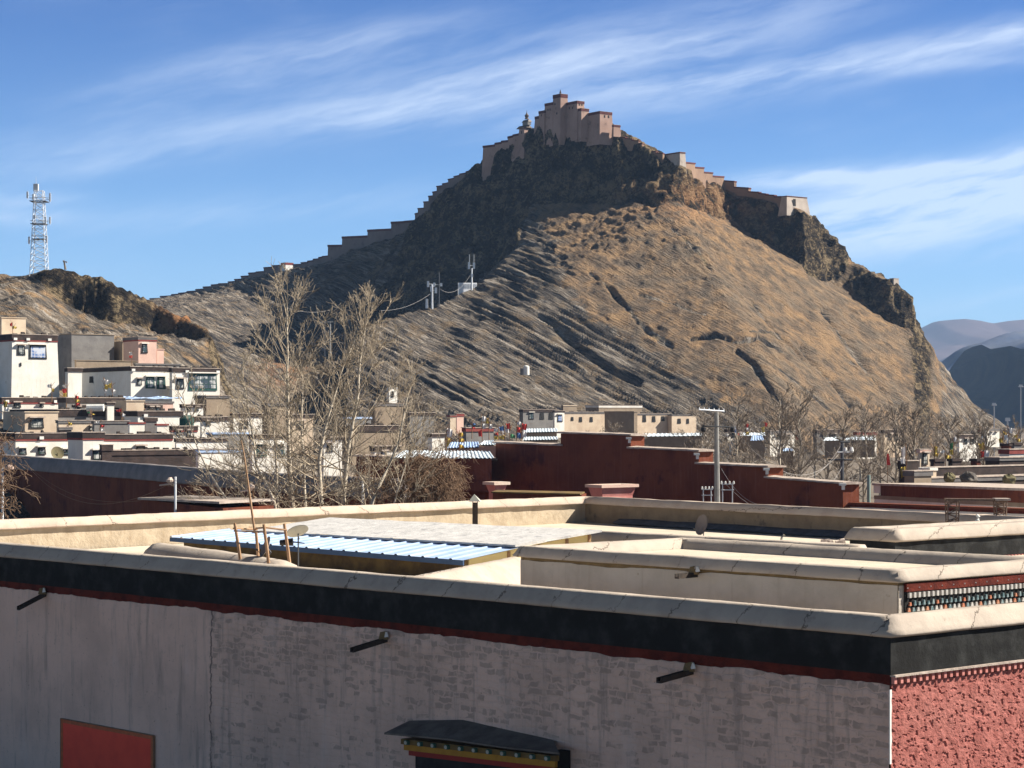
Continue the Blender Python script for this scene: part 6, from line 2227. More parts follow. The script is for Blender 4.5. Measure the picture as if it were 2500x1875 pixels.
long_wall('enclosure_wall', 'long dark red enclosure wall under wide grey sloping coping on the left', [P(-40, 1107, 214), P(49, 1113, 208), P(330, 1131, 179), P(600, 1151, 157), P(760, 1160, 147), P(960, 1168, 137)], 1.2, 'dark_red_wall', 'grey_coping',
          [(0.02, -0.12), (0.25, -0.1), (0.28, 0.02), (0.16, 0.5), (-0.1, 1.15), (-0.3, 1.27), (-0.6, 1.27), (-1.4, 0.6), (-1.4, -0.1)], capz=1.28)
sr = thing('stepped_red_wall', 'big stepped dark red wall with stone-capped tops in the middle distance', 'wall', P(1450, 1290, 160))
def seg(x0, x1, t0, t1, Y0_, Y1_):
    a, b = P(x0, t0, Y0_), P(x1, t1, Y1_)
    dd = b - a
    dd.z = 0
    nn = Vector((dd.y, -dd.x, 0)).normalized()
    k_ = Vector((0, 0, 0.12))
    a0, b0 = Vector((a.x, a.y, 0)), Vector((b.x, b.y, 0))
    mb = MB()
    mb.hexa([a0, b0, b0 - nn * 1.4, a0 - nn * 1.4, a - k_, b - k_, b - k_ - nn * 1.4, a - k_ - nn * 1.4])
    w_ = mb.build('wall', M['dark_red_wall'], sr)
    mb = MB()
    e = dd.normalized() * 0.25
    mb.sweep([((a - e).x, (a - e).y), ((b + e).x, (b + e).y)], [(0.02, -0.10), (0.22, -0.08), (0.20, 0.04), (-0.6, 0.10), (-1.5, 0.02), (-1.5, -0.1)], 0, step=0.5, jit=0.03, seed=int(x0), zs=[a.z, b.z])
    mb.build('stone_cap', M['stone_cap'], w_)
    return a, b
yw = lambda px: float(np.interp(px, [870, 2070], [186, 138]))
for x0, x1, t0, t1 in ((870, 1210, 1112, 1121), (1210, 1369, 1079, 1086), (1369, 1540, 1055, 1061), (1540, 1706, 1092, 1099), (1706, 1875, 1130, 1138), (1875, 2058, 1164, 1179)):
    a, b = seg(x0, x1, t0, t1, yw(x0), yw(x1))
for px_, py_ in ((1540, 1073), (1706, 1112), (1876, 1149), (2062, 1186)):
    c = P(px_ - 5, py_, yw(px_) - 0.55)
    mb = MB()
    mb.cbox(c + Vector((0, 0, 0.1)), 0.42, 0.4, 0.16)
    mb.cbox(c + Vector((0.06, 0.1, -0.12)), 0.2, 0.2, 0.3)
    mb.build('end_stone', M['white_paint'], sr)
mb = MB()
q0_, q1_ = P(1435, 1136, yw(1435) - 0.03), P(1458, 1136, yw(1458) - 0.03)
mb.box(q0_ - Vector((0, 0, 1.25)), q1_ - q0_, (0, 0.06, 0), (0, 0, 1.25))
mb.build('niche', M['window_black'], sr)


def flared_block(label, l, c, r, top, bot, Y):
    p_ = P(c, top, Y)
    C_ = Vector((p_.x, p_.y))
    ta_, tb_ = solve_t(C_, HA, l), solve_t(C_, HB, r)
    pl = [C_ + HA * ta_, C_, C_ + HB * tb_, C_ + HB * tb_ + HA * ta_]
    zt_, zb_ = p_.z, zat(bot, Y)
    t_ = thing('flared_chimney', label, 'chimney', v3(C_, zb_ - 3), 'pink flared chimneys')
    mb = MB()
    lo_, hi_ = ring_poly(pl, -0.15), ring_poly(pl, 0.0)
    for i in range(4):
        j = (i + 1) % 4
        mb.face([v3(lo_[i], zb_ - 3), v3(lo_[j], zb_ - 3), v3(lo_[j], zb_), v3(lo_[i], zb_)])
        mb.face([v3(lo_[i], zb_), v3(lo_[j], zb_), v3(hi_[j], zt_ - 0.2), v3(hi_[i], zt_ - 0.2)])
    mb.build('body', M['rose_plaster'], t_)
    mb = MB()
    ring(mb, ring_poly(pl, -0.3), ring_poly(pl, 0.16), zt_ - 0.2, zt_)
    mb.face([v3(q_, zt_ - 0.04) for q_ in ring_poly(pl, -0.25)])
    mb.build('rim', M['pink_plaster'], t_)


flared_block('pink flared chimney block on a roof before the red wall, right one', 1436, 1470, 1552, 1184, 1212, 140)
flared_block('smaller pink flared chimney block with flat slab, left one before the red wall', 1186, 1208, 1238, 1177, 1202, 140)
# thin roof with dark red fascia behind the parapet corner
th_r = thing('low_roof', 'low roof with dark red fascia just behind the cream parapet corner', 'roof', P(1200, 1230, 130) - Vector((0, 0, 4)))
mb = MB()
a, b = P(1203, 1202, 132), P(1420, 1207, 126)
mb.box(a - Vector((0, 0, 0.6)), b - a, (0.4, 3, 0), (0, 0, 0.55))
mb.build('red_fascia', M['dark_red_wall'], th_r)
mb = MB()
mb.box(a - Vector((0.1, 0.15, 0.04)), b - a, (0.4, 3.3, 0), (0, 0, 0.09))
mb.build('roof_edge', M['ochre_board'], th_r)
# red-walled low building with pale roof edge at the left
lb = thing('low_red_building', 'low dark red building with pale roof edge under the left lamp post', 'building', Vector((P(360, 1216, 128).x, 128, 0)))
mb = MB()
a, b = P(345, 1216, 130), P(545, 1226, 118)
dv = b - a
mb.box(Vector((a.x, a.y, 0)), Vector((dv.x, dv.y, 0)), (2.5, 3.5, 0), (0, 0, min(a.z, b.z) - 0.1))
mb.build('wall', M['dark_red_wall'], lb)
mb = MB()
mb.box(a - Vector((0.2, 0.2, 0.09)), dv, (2.7, 3.9, 0), (0, 0, 0.13))
mb.build('roof_edge', M['stone_cap'], lb)

# ---------------------------------------------------------------- buildings on the right
rb = thing('long_red_building', 'long low building with dark red band and pale lavender-white shaded wall on the right', 'building', P(2140, 1290, 160))
a, b = P(2134, 1181, 168), P(2620, 1198, 132)
dv = b - a
dd = Vector((dv.x, dv.y, 0)).normalized()
nn = Vector((dd.y, -dd.x, 0))
def slab2(mbn, mt, z0o, z1o, proud, parent, f0=0.0, f1=1.0, depth=6.0):
    mb = MB()
    p_, q_ = a.lerp(b, f0), a.lerp(b, f1)
    mb.hexa([p_ + nn * proud + Vector((0, 0, z0o)), q_ + nn * proud + Vector((0, 0, z0o)), q_ - nn * depth + Vector((0, 0, z0o)), p_ - nn * depth + Vector((0, 0, z0o)),
             p_ + nn * proud + Vector((0, 0, z1o)), q_ + nn * proud + Vector((0, 0, z1o)), q_ - nn * depth + Vector((0, 0, z1o)), p_ - nn * depth + Vector((0, 0, z1o))])
    return mb.build(mbn, M[mt], parent)
slab2('roof_edge', 'stone_cap', -0.12, 0.05, 0.2, rb, depth=8)
slab2('red_band', 'dark_red_wall', -0.95, -0.123, 0.05, rb, 0.045)
slab2('white_end', 'house_white', -0.75, -0.123, 0.05, rb, 0.0, 0.043)
slab2('brown_band', 'house_mud', -1.25, -0.953, 0.02, rb)
slab2('lavender_wall', 'house_white', -8.5, -1.253, 0.0, rb)
a, b = P(2060, 1226, 140), P(2620, 1246, 108)
dv = b - a
dd = Vector((dv.x, dv.y, 0)).normalized()
nn = Vector((dd.y, -dd.x, 0))
rb2 = thing('low_white_wall', 'low shaded white wall with dark red top line just behind the right parapet', 'wall', Vector((a.x, a.y, 0)))
slab2('red_line', 'dark_red_wall', -0.14, 0.0, 0.14, rb2, depth=1.0)
slab2('wall', 'house_white', -7.0, -0.143, 0.0, rb2, depth=0.8)
slab2('red_frieze', 'red_frieze', -0.30, -0.146, 0.03, rb2, depth=0.1)

RB = dict(group='dark roofs on the right')
rg = 'dark roofs on the right'
house('dark_roof_building', 'wide dark building with black parapet and lit roof edge at the right border', 2230, 2274, 2600, 1168, 1260, 178, 'parapet_dark', 'parapet_grey', 0.35, group=rg, cat='building')
house('dark_roof_building', 'long black-parapet building behind the wide dark one on the right', 2255, 2282, 2620, 1142, 1200, 190, 'parapet_dark', 'parapet_dark', 0.9, group=rg, cat='building')
house('dark_roof_building', 'small black-topped block left of the cream-fronted turret', 2195, 2212, 2238, 1126, 1180, 176, 'parapet_dark', 'parapet_dark', 0.7, group=rg, cat='building')
house('dark_roof_building', 'low dark brown block in front of the black-topped turrets', 2208, 2232, 2274, 1151, 1200, 170, 'house_mud', 'parapet_grey', 0.4, group=rg, cat='building')
house('dark_roof_building', 'cream-ended house with pale roof between the black turrets', 2240, 2270, 2286, 1142, 1195, 180, 'house_cream', 'house_white', 0.25, group=rg, cat='house')
for i, (l, c, r, t_, b2, Y_, lab) in enumerate(((2272, 2282, 2306, 1121, 1150, 196, 'small black turret, leftmost of the three on the long parapet roof'), (2315, 2325, 2347, 1120, 1148, 198, 'small black turret, middle one on the long parapet roof'),
                                        (2370, 2385, 2394, 1120, 1148, 200, 'small dark red turret, rightmost of the three on the long parapet roof'), (2444, 2464, 2468, 1083, 1130, 214, 'dark red turret with white foot near the right border'),
                                        (2468, 2476, 2494, 1081, 1112, 216, 'grey-sided turret at the right border, highest of the roof turrets'))):
    house('roof_turret', lab, l, c, r, t_, b2, Y_, 'parapet_dark' if i < 2 else ('dark_red_wall' if i < 4 else 'parapet_grey'), 'parapet_dark', 0.25, group='roof turrets on the right', cat='turret', deep=0.6)
house('dark_roof_building', 'red and white house under the two right-hand turrets', 2440, 2464, 2600, 1098, 1150, 212, 'house_white', 'parapet_red', 0.45, group=rg, cat='house')
house('dark_roof_building', 'dark roof with broken white edges at the right border', 2405, 2440, 2600, 1118, 1160, 204, 'parapet_dark', 'parapet_grey', 0.3, group=rg, cat='building')
house('flat_roofed_house', 'cream pillared house between bare trees and dark right roofs', 2240, 2246, 2270, 1098, 1150, 215, 'house_cream', 'house_rose', 0.3, wins=((2252, 2264, 1106, 1135, 'dark'),), group='houses at the hill foot')
# tyres and bushes on the right roof
for lab, px_, py_, s_, mt in (('round dry bush on the right dark roof, left one', 2318, 1166, 0.55, 'leaf_dry'), ('round dry bush on the right dark roof, right one', 2464, 1171, 0.6, 'leaf_dry'), ('grey covered heap between the two dry bushes', 2365, 1168, 0.75, 'slate')):
    c = P(px_, py_, 176)
    mb = MB()
    rs = random.Random(int(px_))
    pts2 = []
    n_ = 12
    for k_ in range(6):
        ph = math.pi * (k_ + 0.5) / 6
        for j in range(n_):
            an = 2 * math.pi * j / n_
            q_ = s_ * rs.uniform(0.8, 1.15)
            pts2.append((q_ * math.sin(ph) * math.cos(an), q_ * math.sin(ph) * math.sin(an), q_ * 0.8 * math.cos(ph)))
    i0 = 0
    mb.v = [(c.x + p_[0], c.y + p_[1], c.z + p_[2]) for p_ in pts2]
    for k_ in range(5):
        for j in range(n_):
            a_ = k_ * n_ + j
            b_ = k_ * n_ + (j + 1) % n_
            mb.f.append((a_, a_ + n_, b_ + n_, b_))
            mb.mi.append(0)
    tag(mb.build('bush' if mt == 'leaf_dry' else 'covered_heap', M[mt], None, c), lab, 'bush' if mt == 'leaf_dry' else 'heap')

# ---------------------------------------------------------------- utility poles, lamp posts, wires
up_ = thing('utility_pole', 'tall concrete utility pole with two crossarms before the stepped red wall', 'utility pole', Vector((P(1751, 1240, 132).x, 132, 0)))
mb = MB()
mb.tube([Vector((P(1752, 1240, 132).x, 132, 0)), P(1751, 1226, 132), P(1749, 1006, 132)], [0.20, 0.19, 0.14], 10)
mb.build('pole', M['concrete_pole'], up_)
mb = MB()
a_, b_ = P(1706, 1000, 131), P(1768, 1004, 133)
mb.tube([a_, b_], 0.05, 5)
for f in np.linspace(0.02, 0.98, 6):
    q_ = a_.lerp(b_, f)
    mb.tube([q_, q_ + Vector((0, 0, 0.16))], [0.05, 0.035], 6)
mb.build('crossarm', M['mast_white'], up_)
mb = MB()
a_, b_ = P(1713, 1040, 131.8), P(1793, 1043, 131.8)
mb.tube([a_, b_], 0.045, 5)
mb.build('crossarm', M['dark_steel'], up_)
for px_, py_ in ((1717, 1048), (1788, 1049)):
    mb = MB()
    q_ = P(px_, py_, 131.7)
    mb.lathe(q_ - Vector((0, 0, 0.16)), [(0.10, 0), (0.17, 0.08), (0.15, 0.26), (0.05, 0.32)], 9)
    mb.build('floodlight', M['black_metal'], up_)
for k_, (px0_, px1_, py_, lab) in enumerate(((1713, 1740, 1195, 'left'), (1760, 1792, 1182, 'right'))):
    sg_ = thing('power_rack', 'small steel rack with insulators on the %s side of the concrete utility pole' % lab, 'steel rack', Vector((P((px0_ + px1_) / 2, 1240, 131).x, 131, 0)))
    mb = MB()
    for x_ in (px0_ + 4, px1_ - 4):
        mb.tube([Vector((P(x_, 1240, 131).x, 131, 0)), P(x_, py_ - 4, 131)], 0.035, 5)
    mb.tube([P(px0_, py_, 131), P(px1_, py_, 131)], 0.03, 5)
    mb.tube([P(px0_, py_ + 14, 131), P(px1_, py_ + 14, 131)], 0.03, 5)
    mb.build('frame', M['steel'], sg_)
    for x_ in np.linspace(px0_ + 1, px1_ - 1, 4):
        mb = MB()
        mb.lathe(P(float(x_), py_, 131), [(0.04, 0), (0.07, 0.05), (0.05, 0.1), (0.06, 0.16), (0.02, 0.2)], 7)
        mb.build('insulator', M['white_paint'], sg_)
up2 = thing('utility_pole', 'thinner dark utility pole with three short crossarms right of the red wall steps', 'utility pole', Vector((P(2056, 1180, 185).x, 185, 0)))
mb = MB()
mb.tube([Vector((P(2056, 1180, 185).x, 185, 0)), P(2056, 1076, 185)], [0.22, 0.15], 8)
mb.build('pole', M['dark_steel'], up2)
for y_, x0_, x1_, mt in ((1079, 2052, 2075, 'dark_steel'), (1104, 2045, 2083, 'mast_white'), (1122, 2022, 2080, 'dark_steel')):
    mb = MB()
    mb.tube([P(x0_, y_, 184.8), P(x1_, y_, 184.8)], 0.09 if mt != 'mast_white' else 0.06, 5)
    mb.build('crossarm', M[mt], up2)
for x_, y_ in ((2064, 1106), (2079, 1105)):
    mb = MB()
    mb.lathe(P(x_, y_, 184.6), [(0.12, 0), (0.2, 0.15), (0.12, 0.5)], 7)
    mb.build('insulator', M['white_paint'], up2)


def lamp_post(label, px, pyt, Y, balls, mt='mast_white', rad=0.07, h0=0.0):
    b_ = Vector((P(px, pyt, Y).x, Y, h0))
    t_ = thing('lamp_post', label, 'lamp post', b_, 'thin posts along the lane')
    mb = MB()
    mb.tube([b_, P(px, pyt, Y)], [rad * 1.2, rad], 8)
    mb.build('post', M[mt], t_)
    for bx, by, kind in balls:
        mb = MB()
        q_ = P(bx, by, Y)
        mb.lathe(q_ - Vector((0, 0, 0.18)), [(0.08, 0), (0.22, 0.1), (0.24, 0.22), (0.1, 0.36)], 9)
        mb.tube([q_, P(px, by, Y)], 0.03, 5)
        mb.build('lamp_globe', M['pink_plaster'], t_)
        mb = MB()
        mb.tube([P(bx - 26, by + 12, Y), P(px, by + 7, Y)], 0.05, 5)
        mb.build('arm', M['pink_plaster'], t_)


lamp_post('white post with pink lamp globe left of the low red building', 428, 1164, 122, ((415, 1173, 0),))
lamp_post('pale post with lamp globe beside the left edge bush', 6, 1140, 118, ((24, 1142, 0),))
lamp_post('bare white post between the right tree stems', 885, 1175, 128, ())
lamp_post('short green post in the gap right of the red wall', 2121, 1160, 190, (), 'green_pole', 0.16)
lamp_post('slim grey post by the stems behind the thin wooden pole', 618, 1186, 122, ((612, 1188, 0),), 'brown_wood', 0.05)


def wire(label, p, q, sag, r=0.018, mt='wire', n_=18):
    mb = MB()
    pts2 = []
    for i in range(n_ + 1):
        f = i / n_
        w_ = p.lerp(q, f)
        pts2.append(w_ - Vector((0, 0, sag * 4 * f * (1 - f))))
    mb.tube(pts2, r, 4)
    tag(mb.build('cable', M[mt], None, p), label, 'cable')


wire('pale cable sagging between the two antenna poles on the spur, upper', P(1075, 706, 691), P(1148, 672, 701), 3.0, 0.05, 'pale_wire')
wire('pale cable from the left antenna pole down behind the second poplar', P(1050, 718, 687), P(930, 758, 660), 1.5, 0.035, 'pale_wire')
wire('pale cable crossing the dark bowl towards the double concrete pole', P(806, 757, 640), P(700, 751, 600), 1.0, 0.03, 'pale_wire')
wire('dark cable drooping across the left dark red wall', P(60, 1128, 200), P(420, 1178, 122), 2.5, 0.014, 'brown_wood')
wire('second thin cable across the left dark red wall to the lamp post', P(62, 1130, 200), P(428, 1204, 122), 1.8, 0.012, 'brown_wood')
wire('cable from the concrete utility pole to the right roofs', P(1756, 1135, 132), P(1880, 1232, 118), 0.8, 0.010, 'pale_wire')
wire('cable sagging from the concrete pole to the dark utility pole', P(1790, 1044, 132), P(2050, 1106, 185), 2.5, 0.012, 'pale_wire')
wire('cable sagging across the right-hand trees', P(1860, 1085, 170), P(2056, 1082, 185), 3.0, 0.014, 'pale_wire')
wire('cable looping low over the right wall steps', P(1765, 1175, 131), P(2056, 1140, 184), 3.2, 0.012, 'pale_wire')
# ---------------------------------------------------------------- bare trees
class Segs:
    """many tapering three-sided twigs as one mesh"""
    def __init__(self):
        self.a, self.b, self.r0, self.r1 = [], [], [], []

    def add(self, a, b, r0, r1):
        self.a.append(a)
        self.b.append(b)
        self.r0.append(r0)
        self.r1.append(r1)

    def mesh(self, name, mt):
        A, B = np.array(self.a), np.array(self.b)
        R0, R1 = np.array(self.r0)[:, None], np.array(self.r1)[:, None]
        D = B - A
        D /= np.linalg.norm(D, axis=1, keepdims=True) + 1e-9
        ref = np.where(np.abs(D[:, 2:3]) < 0.9, np.array([[0, 0, 1.0]]), np.array([[1.0, 0, 0]]))
        U = np.cross(D, ref)
        U /= np.linalg.norm(U, axis=1, keepdims=True) + 1e-9
        V = np.cross(D, U)
        vs = []
        for k in range(3):
            an = 2 * math.pi * k / 3
            o = U * math.cos(an) + V * math.sin(an)
            vs += [A + o * R0, B + o * R1]
        n = len(A)
        vt = np.stack(vs, 1).reshape(-1, 3)
        base = np.arange(n)[:, None] * 6
        f = np.concatenate([base + np.array([[0, 2, 3, 1]]), base + np.array([[2, 4, 5, 3]]), base + np.array([[4, 0, 1, 5]])], 1).reshape(-1, 4)
        me = bpy.data.meshes.new(name)
        me.vertices.add(len(vt))
        me.vertices.foreach_set('co', vt.astype(np.float32).reshape(-1))
        me.loops.add(len(f) * 4)
        me.loops.foreach_set('vertex_index', f.astype(np.int32).reshape(-1))
        me.polygons.add(len(f))
        me.polygons.foreach_set('loop_start', np.arange(0, len(f) * 4, 4, dtype=np.int32))
        me.update(calc_edges=True)
        me.materials.append(mt)
        return me


def rvec(rs):
    while True:
        v_ = np.array([rs.uniform(-1, 1), rs.uniform(-1, 1), rs.uniform(-1, 1)])
        l = np.linalg.norm(v_)
        if 0.1 < l < 1:
            return v_ / l


def unit(v_):
    return v_ / (np.linalg.norm(v_) + 1e-9)


def grow(sg, rs, p, d_, L, r, lev, maxlev, up, thin, dens, crook):
    """branch of length L; side shoots on each level"""
    n = 5 if lev < maxlev else 3
    nodes = [p]
    dd = d_
    rr = [r]
    for i in range(n):
        dd = unit(dd + rvec(rs) * crook + np.array([0, 0, up]) * 0.16)
        q = nodes[-1] + dd * (L / n)
        r1 = r * (1 - (i + 1) / n * 0.72)
        sg.add(nodes[-1], q, max(rr[-1], thin), max(r1, thin * 0.8))
        nodes.append(q)
        rr.append(r1)
    if lev >= maxlev:
        return
    cnt = int(dens[lev] * rs.uniform(0.75, 1.25))
    for k in range(cnt):
        f = rs.uniform(0.32 if lev == 0 else 0.15, 1.0)
        i = min(n - 1, int(f * n))
        q = nodes[i] + (nodes[i + 1] - nodes[i]) * (f * n - i)
        ax = unit(nodes[i + 1] - nodes[i])
        side = rvec(rs)
        side = unit(side - ax * np.dot(side, ax))
        an = rs.uniform(0.45, 0.95)
        nd = unit(ax * math.cos(an) + side * math.sin(an) + np.array([0, 0, up * 0.35]))
        grow(sg, rs, q, nd, L * rs.uniform(0.34, 0.6) * (1.1 - 0.45 * f), rr[i] * 0.5, lev + 1, maxlev, up, thin, dens, crook)


def bare_tree(label, stem, Y, rad, seed, first=0.30, nprim=34, plen=4.5, up=0.55, dens=(9, 7), thin=0.014, crook=0.16, group='bare trees beyond the roof', ang=(0.55, 0.95), bark='bark', twig='twig', maxlev=2, name='bare_tree', taper=0.5):
    """stem: photo pixels from the foot to the tip; the crown is grown on it"""
    rs = random.Random(seed)
    pts_ = [np.array(P(x_, y_, Y + (i * 0.35 if i else 0))) for i, (x_, y_) in enumerate(stem)]
    foot = pts_[0].copy()
    foot[2] = 0.0 if foot[2] > 0 else foot[2]
    pts_ = [foot + (pts_[0] - pts_[1]) * 0.02 if False else foot] + pts_
    # resample
    ds = [0]
    for a, b in zip(pts_[:-1], pts_[1:]):
        ds.append(ds[-1] + np.linalg.norm(b - a))
    tot = ds[-1]
    N = 22
    st = []
    for i in range(N + 1):
        s_ = tot * i / N
        q = np.array([np.interp(s_, ds, [p_[k] for p_ in pts_]) for k in range(3)])
        q[:2] += 0.06 * rad / 0.25 * np.array([n1(i * 0.7, seed), n1(i * 0.6, seed + 3)])
        st.append(q)
    radii = [rad * (1 - 0.93 * (i / N) ** taper) if taper != 1 else rad * (1 - 0.9 * i / N) for i in range(N + 1)]
    t_ = thing(name, label, 'tree', foot, group)
    mb = MB()
    mb.tube([Vector(q) for q in st], [max(r_ * 1.75, thin * 1.6) for r_ in radii], 8)
    mb.build('trunk', M[bark], t_, smooth=True)
    sg = Segs()
    for k in range(nprim):
        f = first + (1 - first) * ((k + rs.random()) / nprim) ** 0.9
        i = min(N - 1, int(f * N))
        q = st[i] + (st[i + 1] - st[i]) * (f * N - i)
        az = rs.uniform(0, 2 * math.pi)
        g_ = (f - first) / (1 - first)
        el = (ang[1] + (ang[0] - ang[1]) * g_) * rs.uniform(0.8, 1.2)
        ax = unit(st[i + 1] - st[i])
        side = np.array([math.cos(az), math.sin(az), 0])
        d_ = unit(ax * math.cos(el) + side * math.sin(el))
        g_ = (f - first) / (1 - first)
        L = plen * (1 - 0.74 * g_) * rs.uniform(0.55, 1.15)
        grow(sg, rs, q, d_, L, max(radii[i] * 0.6, thin * 2.2), 0, maxlev, up, thin, dens, crook)
    ob = bpy.data.objects.new('branches', None)
    me_ = sg.mesh('branches', M[twig])
    ar = np.array([0.0] * len(me_.vertices) * 3)
    me_.vertices.foreach_get('co', ar)
    ar = (ar.reshape(-1, 3) - foot).reshape(-1)
    me_.vertices.foreach_set('co', ar)
    bpy.data.objects.remove(ob)
    ob = bpy.data.objects.new('branches', me_)
    COL.objects.link(ob)
    ob.parent = t_
    BASE[ob] = BASE[t_]
    return t_


TD = dict(dens=(5, 5), thin=0.0140, crook=0.13)
bare_tree('straight tall bare poplar rising highest left of centre', [(714, 1240), (706, 1120), (701, 980), (702, 850), (700, 790), (702, 722)], 131, 0.24, 1, first=0.34, nprim=50, plen=8.6, up=0.40, ang=(0.5, 1.35), **TD)
bare_tree('tall bare poplar leaning right with a fan-shaped top', [(785, 1236), (778, 1121), (797, 1027), (835, 900), (862, 840), (884, 790)], 127, 0.22, 2, first=0.34, nprim=42, plen=7.8, up=0.36, ang=(0.5, 1.35), **TD)
bare_tree('tall bare poplar with a spire tip right of the leaning one', [(838, 1230), (851, 1090), (873, 979), (879, 880), (892, 800), (902, 738)], 128, 0.23, 3, first=0.36, nprim=44, plen=7.6, up=0.40, ang=(0.45, 1.3), **TD)
bare_tree('low spreading bare tree with forked stems leaning right', [(905, 1230), (943, 1150), (975, 1077), (990, 990), (1005, 930)], 123, 0.20, 4, first=0.22, nprim=36, plen=6.2, up=0.35, ang=(0.6, 1.15), **TD)
bare_tree('bare tree with slanting stem leaning left beside the straight poplar', [(674, 1234), (627, 1137), (611, 1027), (598, 947), (590, 890)], 126, 0.18, 5, first=0.28, nprim=32, plen=6.0, up=0.4, ang=(0.55, 1.1), **TD)
bare_tree('thin low bare tree leaning far left behind the wooden pole', [(565, 1236), (509, 1153), (480, 1090), (455, 1010), (445, 960)], 124, 0.13, 6, first=0.28, nprim=26, plen=5.2, up=0.3, ang=(0.6, 1.2), **TD)
bare_tree('slender bare tree standing close left of the straight poplar', [(678, 1236), (674, 1121), (668, 1030), (655, 960), (650, 880)], 129, 0.15, 7, first=0.25, nprim=24, plen=4.4, up=0.45, ang=(0.5, 1.0), **TD)
bare_tree('bare tree with bushy pale crown behind the two poplars', [(745, 1236), (742, 1130), (735, 1040), (740, 960), (735, 880)], 137, 0.18, 8, first=0.3, nprim=24, plen=6.2, up=0.45, ang=(0.55, 1.1), **TD)
bare_tree('small bare tree at the right end of the group before the brown shrub', [(960, 1236), (985, 1150), (1010, 1075), (1040, 1020)], 125, 0.12, 9, first=0.26, nprim=28, plen=5.0, up=0.3, ang=(0.6, 1.2), **TD)
bare_tree('bare young tree low at the left of the group', [(640, 1236), (632, 1165), (600, 1090), (575, 1020)], 132, 0.12, 10, first=0.28, nprim=26, plen=5.2, up=0.35, ang=(0.6, 1.15), **TD)


def shrub(label, px0, px1, py0, py1, Y, seed, count, mt, droop=0.6, L=1.9, dens=(4, 3), thin=0.013, group='shrubs by the red walls', depth=1.6, z0=None):
    rs = random.Random(seed)
    c = P((px0 + px1) / 2, (py0 + py1) / 2, Y)
    base = Vector((c.x, c.y, z0 if z0 is not None else max(0, zat(py1, Y))))
    sg = Segs()
    for k in range(count):
        q = np.array(P(rs.uniform(px0, px1), py0 + (py1 - py0) * rs.random() ** 0.8, Y + rs.uniform(-depth, depth)))
        d_ = unit(rvec(rs) + np.array([0, -0.3, rs.uniform(-droop, droop * 0.7)]))
        grow(sg, rs, q, d_, L * rs.uniform(0.6, 1.3), 0.03, 0, 1 if len(dens) == 1 else 2, -droop * 0.8, thin, dens, 0.30)
    # stems from the foot
    for k in range(max(6, count // 12)):
        a = np.array(base) + np.array([rs.uniform(-1, 1), rs.uniform(-.5, .5), 0])
        b = np.array(P(rs.uniform(px0, px1), rs.uniform(py0, (py0 + py1) / 2), Y + rs.uniform(-depth, depth)))
        m_ = (a + b) / 2 + rvec(rs) * 0.4
        sg.add(a, m_, 0.05, 0.035)
        sg.add(m_, b, 0.035, 0.015)
    me_ = sg.mesh('shrub', M[mt])
    ar = np.zeros(len(me_.vertices) * 3)
    me_.vertices.foreach_get('co', ar)
    me_.vertices.foreach_set('co', (ar.reshape(-1, 3) - np.array(base)).reshape(-1))
    ob = bpy.data.objects.new('shrub', me_)
    ob.location = base
    COL.objects.link(ob)
    return tag(ob, label, 'shrub', group)


shrub('tangled brown leafless shrub hanging under the pale tin roof', 985, 1112, 1112, 1222, 128, 21, 330, 'brown_twig', 0.9, 1.7, (5, 3), 0.013, z0=0.5)
shrub('brown leafless shrub behind the right tree stems', 880, 985, 1120, 1205, 130, 22, 60, 'brown_twig', 0.6, 1.6, (5, 3), 0.012, z0=0.5)
shrub('low tangled shrub along the parapet under the tall trees', 690, 870, 1165, 1235, 130, 23, 14, 'brown_twig', 0.4, 1.5, (5, 3), 0.012, z0=0.3)
shrub('dense grey-brown bush filling the left edge of the picture', -90, 22, 1045, 1255, 112, 24, 170, 'brown_twig', 0.4, 1.6, (5, 3), 0.012, z0=0.3, depth=2.5)
shrub('brown thicket at the foot of the left enclosure wall', 440, 640, 1175, 1240, 138, 25, 26, 'brown_twig', 0.5, 1.5, (5, 3), 0.012, z0=0.3)

# ---------------------------------------------------------------- bare trees further off: four kinds, copied
KIND = []
for k in range(4):
    rs = random.Random(300 + k)
    hgt_ = (13.0, 11.0, 14.0, 10.0)[k]
    t_ = thing('distant_bare_tree', 'x', 'tree', (0, 0, 0), 'bare trees at the hill foot')
    mb = MB()
    st = [Vector((0.25 * n1(i * 0.6, 400 + k), 0.25 * n1(i * 0.5, 410 + k), hgt_ * i / 12)) for i in range(13)]
    mb.tube(st, [0.24 * (1 - 0.9 * i / 12) for i in range(13)], 6)
    mb.build('trunk', M['bark'], t_)
    sg = Segs()
    for j in range(34):
        f = 0.18 + 0.82 * (j + rs.random()) / 34
        q = np.array(st[min(11, int(f * 12))].lerp(st[min(12, int(f * 12) + 1)], f * 12 - int(f * 12)))
        az, el = rs.uniform(0, 6.283), rs.uniform(0.5, 1.15)
        d_ = np.array([math.cos(az) * math.sin(el), math.sin(az) * math.sin(el), math.cos(el)])
        grow(sg, rs, q, d_, hgt_ * 0.36 * (1 - 0.6 * f) * rs.uniform(0.7, 1.2), 0.07, 0, 2, 0.4, 0.022, (7, 5), 0.2)
    ob = bpy.data.objects.new('branches', sg.mesh('branches', M['grey_twig']))
    COL.objects.link(ob)
    ob.parent = t_
    KIND.append(t_)
